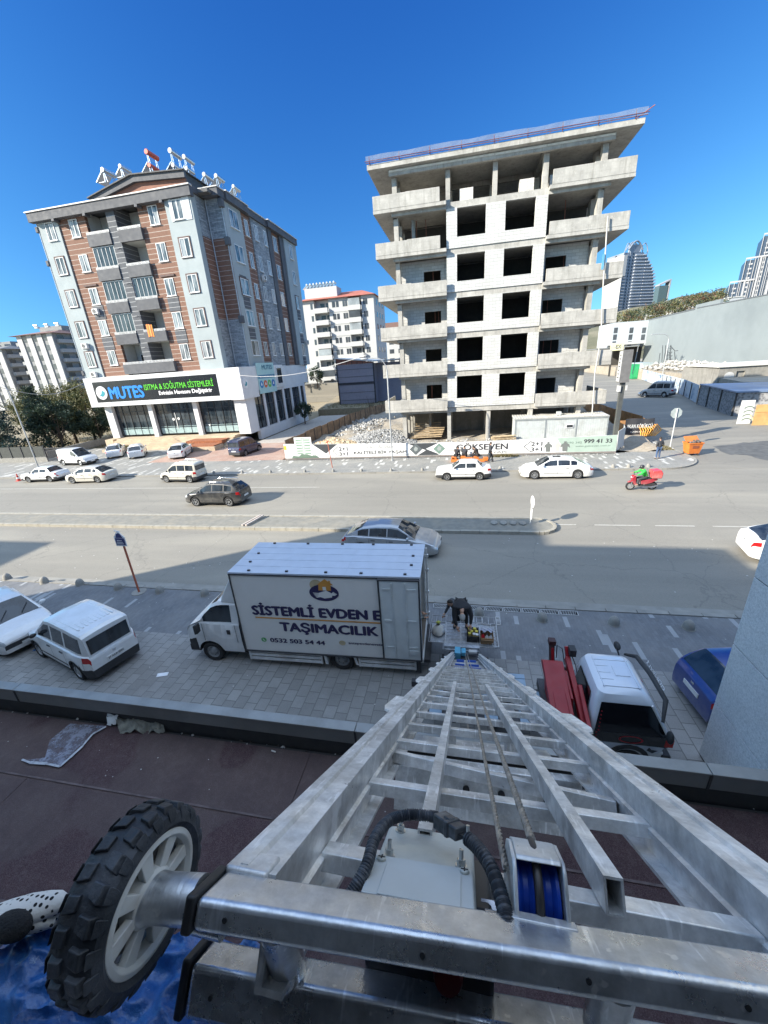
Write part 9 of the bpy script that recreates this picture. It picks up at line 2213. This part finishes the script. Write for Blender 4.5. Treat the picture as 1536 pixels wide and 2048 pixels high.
 for s in 'lr':
  sh = MB(); a, c = J[s+'ankle'], J[s+'toe']; d = (c-a); d.z = 0; d.normalize(); zz = min(c.z, a.z-.05); sh.ball(V((a.x,a.y,zz))+d*.065, (.05,.05,.045), 12, 8)
  for v in sh.v: k = (v-V((a.x,a.y,zz))-d*.065); f = k.dot(d); v += d*f*1.7; v.z = max(v.z, zz-.03)
  part('shoe', sh, M("shoe_%d" % int(shoe[0]*100), shoe, .6), t, smooth=60)
 return t
def standing(): return dict(pelvis=(0,0,.94), chest=(0,0,1.28), neck=(0,.0,1.50), head=(0,.03,1.64), lshoulder=(-.19,0,1.42), rshoulder=(.19,0,1.42), lelbow=(-.25,-.03,1.13), relbow=(.25,-.03,1.13), lhand=(-.25,.06,.90), rhand=(.25,.06,.90),
 lhip=(-.10,0,.90), rhip=(.10,0,.90), lknee=(-.11,.02,.49), rknee=(.11,.02,.49), lankle=(-.12,-.02,.09), rankle=(.12,-.02,.09), ltoe=(-.13,.14,.04), rtoe=(.13,.14,.04), face=(0,1,0))
BLKC = M("black_cloth", (.018,.019,.022), .9, var=.2, bmp=.3, bscale=60); CHC = M("charcoal_cloth", (.045,.048,.055), .9, var=.2); DEN = M("blue_denim", (.06,.10,.19), .9, var=.2); GRC = M("grey_green_jacket", (.10,.11,.10), .9, var=.2); BRNC = M("brown_black_cloth", (.05,.04,.035), .9); HIV = M("hi_vis_green", (.35,.55,.10), .7); GRN2 = M("bright_green_jacket", (.03,.50,.06), .7)
# grey-haired man bending forward on the platform (towards the viewer)
J = dict(pelvis=(0,-.02,.86), chest=(0,.42,1.02), neck=(0,.60,.98), head=(0,.74,.88), lshoulder=(-.20,.46,.98), rshoulder=(.20,.46,.98), lelbow=(-.27,.52,.74), relbow=(.22,.60,.74), lhand=(-.24,.64,.52), rhand=(.14,.72,.52),
 lhip=(-.11,-.02,.83), rhip=(.11,-.02,.83), lknee=(-.15,.10,.46), rknee=(.16,.10,.46), lankle=(-.17,.0,.09), rankle=(.18,.0,.09), ltoe=(-.19,.15,.04), rtoe=(.20,.15,.04), face=(0,.2,-1))
person('grey haired man in a black coat bending forward over the loading platform', (-.02,10.12,1.0), RAD(183), J, BLKC, BLKC, hairc=(.33,.32,.30), coat=1.08)
J = dict(pelvis=(0,0,.90), chest=(0,.22,1.20), neck=(-.04,.36,1.36), head=(-.10,.46,1.46), lshoulder=(-.20,.26,1.34), rshoulder=(.20,.24,1.32), lelbow=(-.40,.40,1.12), relbow=(.30,.30,1.04), lhand=(-.52,.62,.98), rhand=(.26,.46,.82),
 lhip=(-.10,0,.86), rhip=(.10,0,.86), lknee=(-.12,.06,.46), rknee=(.12,.06,.46), lankle=(-.13,-.02,.09), rankle=(.13,-.02,.09), ltoe=(-.14,.13,.04), rtoe=(.14,.13,.04), face=(-.5,.8,-.3))
person('dark haired man in dark clothes leaning to the left behind the bending man', (-.02,10.95,0.0+.0), RAD(120), J, M("dark_grey_top", (.06,.065,.07), .9), BLKC, coat=.98)
J = standing(); J.update(lelbow=(-.26,.10,1.12), relbow=(.26,.14,1.14), lhand=(-.16,.32,1.0), rhand=(.14,.34,1.02), head=(0,.07,1.63), face=(0,1,-.3))
pt = person('dark haired man in a grey green jacket in the open truck rear', (-1.42,9.50,.70), RAD(285), J, GRC, CHC, coat=1.02)
mb = MB(); mb.box(-.19,.19,.06,.15,1.02,1.12); part('reflective_band', mb, HIV, pt, bevel=.02)
# pedestrians on the far pavement
J = standing(); J.update(lhand=(-.16,.12,.98), rhand=(.16,.12,.98), lelbow=(-.28,-.06,1.15), relbow=(.28,-.06,1.15))
person('man in black jacket and blue jeans standing at the corner by the orange bin', (15.4,34.4,0), RAD(12), J, CHC, DEN)
J = standing(); J.update(lankle=(-.10,.20,.09), ltoe=(-.10,.36,.04), lknee=(-.10,.20,.50), rankle=(.10,-.22,.10), rtoe=(.11,-.08,.04), rknee=(.10,-.02,.48))
person('man in dark clothes walking along the hoarding beside the seated people', (2.35,34.4,0), RAD(-80), J, CHC, BLKC)
def seated(lean=0.0): return dict(pelvis=(0,0,.42), chest=(0,.10+lean,.74), neck=(0,.20+lean*1.4,.92), head=(0,.27+lean*1.5,1.04), lshoulder=(-.19,.12+lean,.86), rshoulder=(.19,.12+lean,.86), lelbow=(-.24,.28,.62), relbow=(.24,.28,.62), lhand=(-.10,.48,.55), rhand=(.10,.48,.55),
 lhip=(-.10,.02,.42), rhip=(.10,.02,.42), lknee=(-.18,.42,.50), rknee=(.18,.42,.50), lankle=(-.18,.46,.10), rankle=(.18,.46,.10), ltoe=(-.19,.60,.04), rtoe=(.19,.60,.04), face=(0,.8,-.6))
cr_ = thing('low_crate', 'orange plastic crates and a low table among the seated people', 'crate', (.75,34.6,0)); mb = MB()
for (x, y) in ((-.75,35.35),(0.05,35.5),(1.2,35.35),(2.0,34.9)): mb.box(x-.22,x+.22,y-.2,y+.2,.0,.32)
mb.box(.0,.9,34.5,34.9,.30,.36); part('crate_body', mb, ORB, cr_, world=True, bevel=.02)
mb = MB(); mb.box(-.9,1.9,34.35,34.42,.05,.3).box(-1.0,-.9,34.4,35.3,.05,.3); part('orange_sheet', mb, ORB, cr_, world=True)
person('person in black sitting hunched at the left of the group by the hoarding', (-.60,35.35,0), RAD(-30), seated(.10), BLKC, BLKC, group='people sitting on crates by the hoarding')
person('person in black sitting upright in the middle of the group by the hoarding', (.15,35.6,0), RAD(-5), seated(-.02), CHC, BLKC, group='people sitting on crates by the hoarding')
person('person in a brown black coat sitting bent over, right of the seated group', (1.35,35.3,0), RAD(55), seated(.12), BRNC, BLKC, group='people sitting on crates by the hoarding')
# ---- scooter with rider and red delivery box, heading left
sc = thing('motor_scooter', 'red motor scooter with a large red delivery box riding left on the far carriageway', 'scooter', (11.35,26.75,RZ), RAD(180)); SCR = paint("scooter_red", (.33,.012,.03), .3, damt=.03)
def swheel(x):
 w = MB(); w.lathe([(.19,-.045),(.25,-.05),(.28,-.02),(.28,.02),(.25,.05),(.19,.045)], (x,0,.28), (0,1,0), 24, close=True); wo = part('wheel', w, RUB, sc, smooth=45)
 w = MB(); w.lathe([(.20,-.03),(.17,-.03),(.17,.03),(.20,.03)], (x,0,.28), (0,1,0), 24, close=True); w.lathe([(0,-.05),(.04,-.05),(.04,.05),(0,.05)], (x,0,.28), (0,1,0), 12)
 for i in range(5): a = 2*pi*i/5; w.beam((x,0,.28),(x+.18*cos(a),0,.28+.18*sin(a)),.03,.03)
 part('rim', w, RIM, wo)
swheel(.66); swheel(-.62)
mb = MB(); mb.tube([(.66,-.07,.28),(.60,-.08,.60),(.50,-.05,.95)], .025, 8).tube([(.66,.07,.28),(.60,.08,.60),(.50,.05,.95)], .025, 8); part('fork', mb, CHR, sc, smooth=60)
mb = MB(); mb.prism([(.82,.60),(.62,.66),(.50,.60),(.52,.54),(.86,.52)], lambda a, b, d: (a, d, b), -.08, .08); mb.prism([(.62,.62),(.70,.85),(.56,1.02),(.44,.98),(.40,.55),(.25,.40),(.20,.34),(.45,.34)], lambda a, b, d: (a, d, b), -.16, .16); mb.prism([(-.18,.40),(.10,.42),(.12,.66),(-.4,.74),(-.80,.80),(-.84,.70),(-.5,.50)], lambda a, b, d: (a, d, b), -.15, .15); part('fairing', mb, SCR, sc, bevel=.03)
mb = MB(); mb.box(-.1,.45,-.12,.12,.28,.38).box(-.75,-.2,-.10,.10,.22,.48); mb.prism([(.15,.67),(-.55,.75),(-.60,.86),(-.2,.84),(.12,.78)], lambda a, b, d: (a, d, b), -.13, .13); part('seat', mb, PLB, sc, bevel=.02)
mb = MB(); mb.tube([(.40,-.34,1.08),(.48,-.15,1.05),(.50,0,1.0),(.48,.15,1.05),(.40,.34,1.08)], .018, 8); mb.tube([(.46,-.25,1.06),(.47,-.28,1.25)], .008, 5).tube([(.46,.25,1.06),(.47,.28,1.25)], .008, 5); mb.ball((.47,-.29,1.27), (.02,.06,.04), 8, 5).ball((.47,.29,1.27), (.02,.06,.04), 8, 5); part('handlebar', mb, PLB, sc)
mb = MB(); mb.ball((.66,0,.86), (.05,.09,.06), 10, 6); part('headlight', mb, HLM, sc); mb = MB(); mb.tube([(.0,.17,.25),(-.5,.18,.26),(-.85,.18,.34)], [.03,.05,.05], 8); part('exhaust', mb, CHR, sc)
bx = thing('delivery_box', 'large bright red delivery box carried on the back of the scooter', 'box', (12.02,26.75,RZ+.82), RAD(180)); mb = MB(); mb.prism([(-.32,0),(.25,0),(.30,.30),(.26,.50),(-.22,.55),(-.36,.34)], lambda a, b, d: (a, d, b), -.30, .30); part('box_body', mb, paint("delivery_red", (.62,.012,.02), .35, damt=.0), bx, bevel=.06, seg=3); mb = MB(); mb.box(-.2,.15,-.304,-.301,.15,.38); part('side_label', mb, M("box_label_red", (.42,.01,.015), .5), bx)
J = dict(pelvis=(0,0,.88), chest=(0,.16,1.18), neck=(0,.26,1.38), head=(0,.31,1.52), lshoulder=(-.19,.20,1.32), rshoulder=(.19,.20,1.32), lelbow=(-.30,.42,1.14), relbow=(.30,.42,1.14), lhand=(-.32,.66,1.08), rhand=(.32,.66,1.08),
 lhip=(-.12,.04,.86), rhip=(.12,.04,.86), lknee=(-.18,.48,.76), rknee=(.18,.48,.76), lankle=(-.16,.46,.40), rankle=(.16,.46,.40), ltoe=(-.16,.62,.36), rtoe=(.16,.62,.36), face=(0,1,0))
person('scooter rider in a bright green jacket and dark helmet', (11.52,26.75,RZ), RAD(90), J, GRN2, CHC, helmet=M("dark_helmet", (.04,.04,.045), .3), shoe=(.12,.12,.12), coat=1.05)
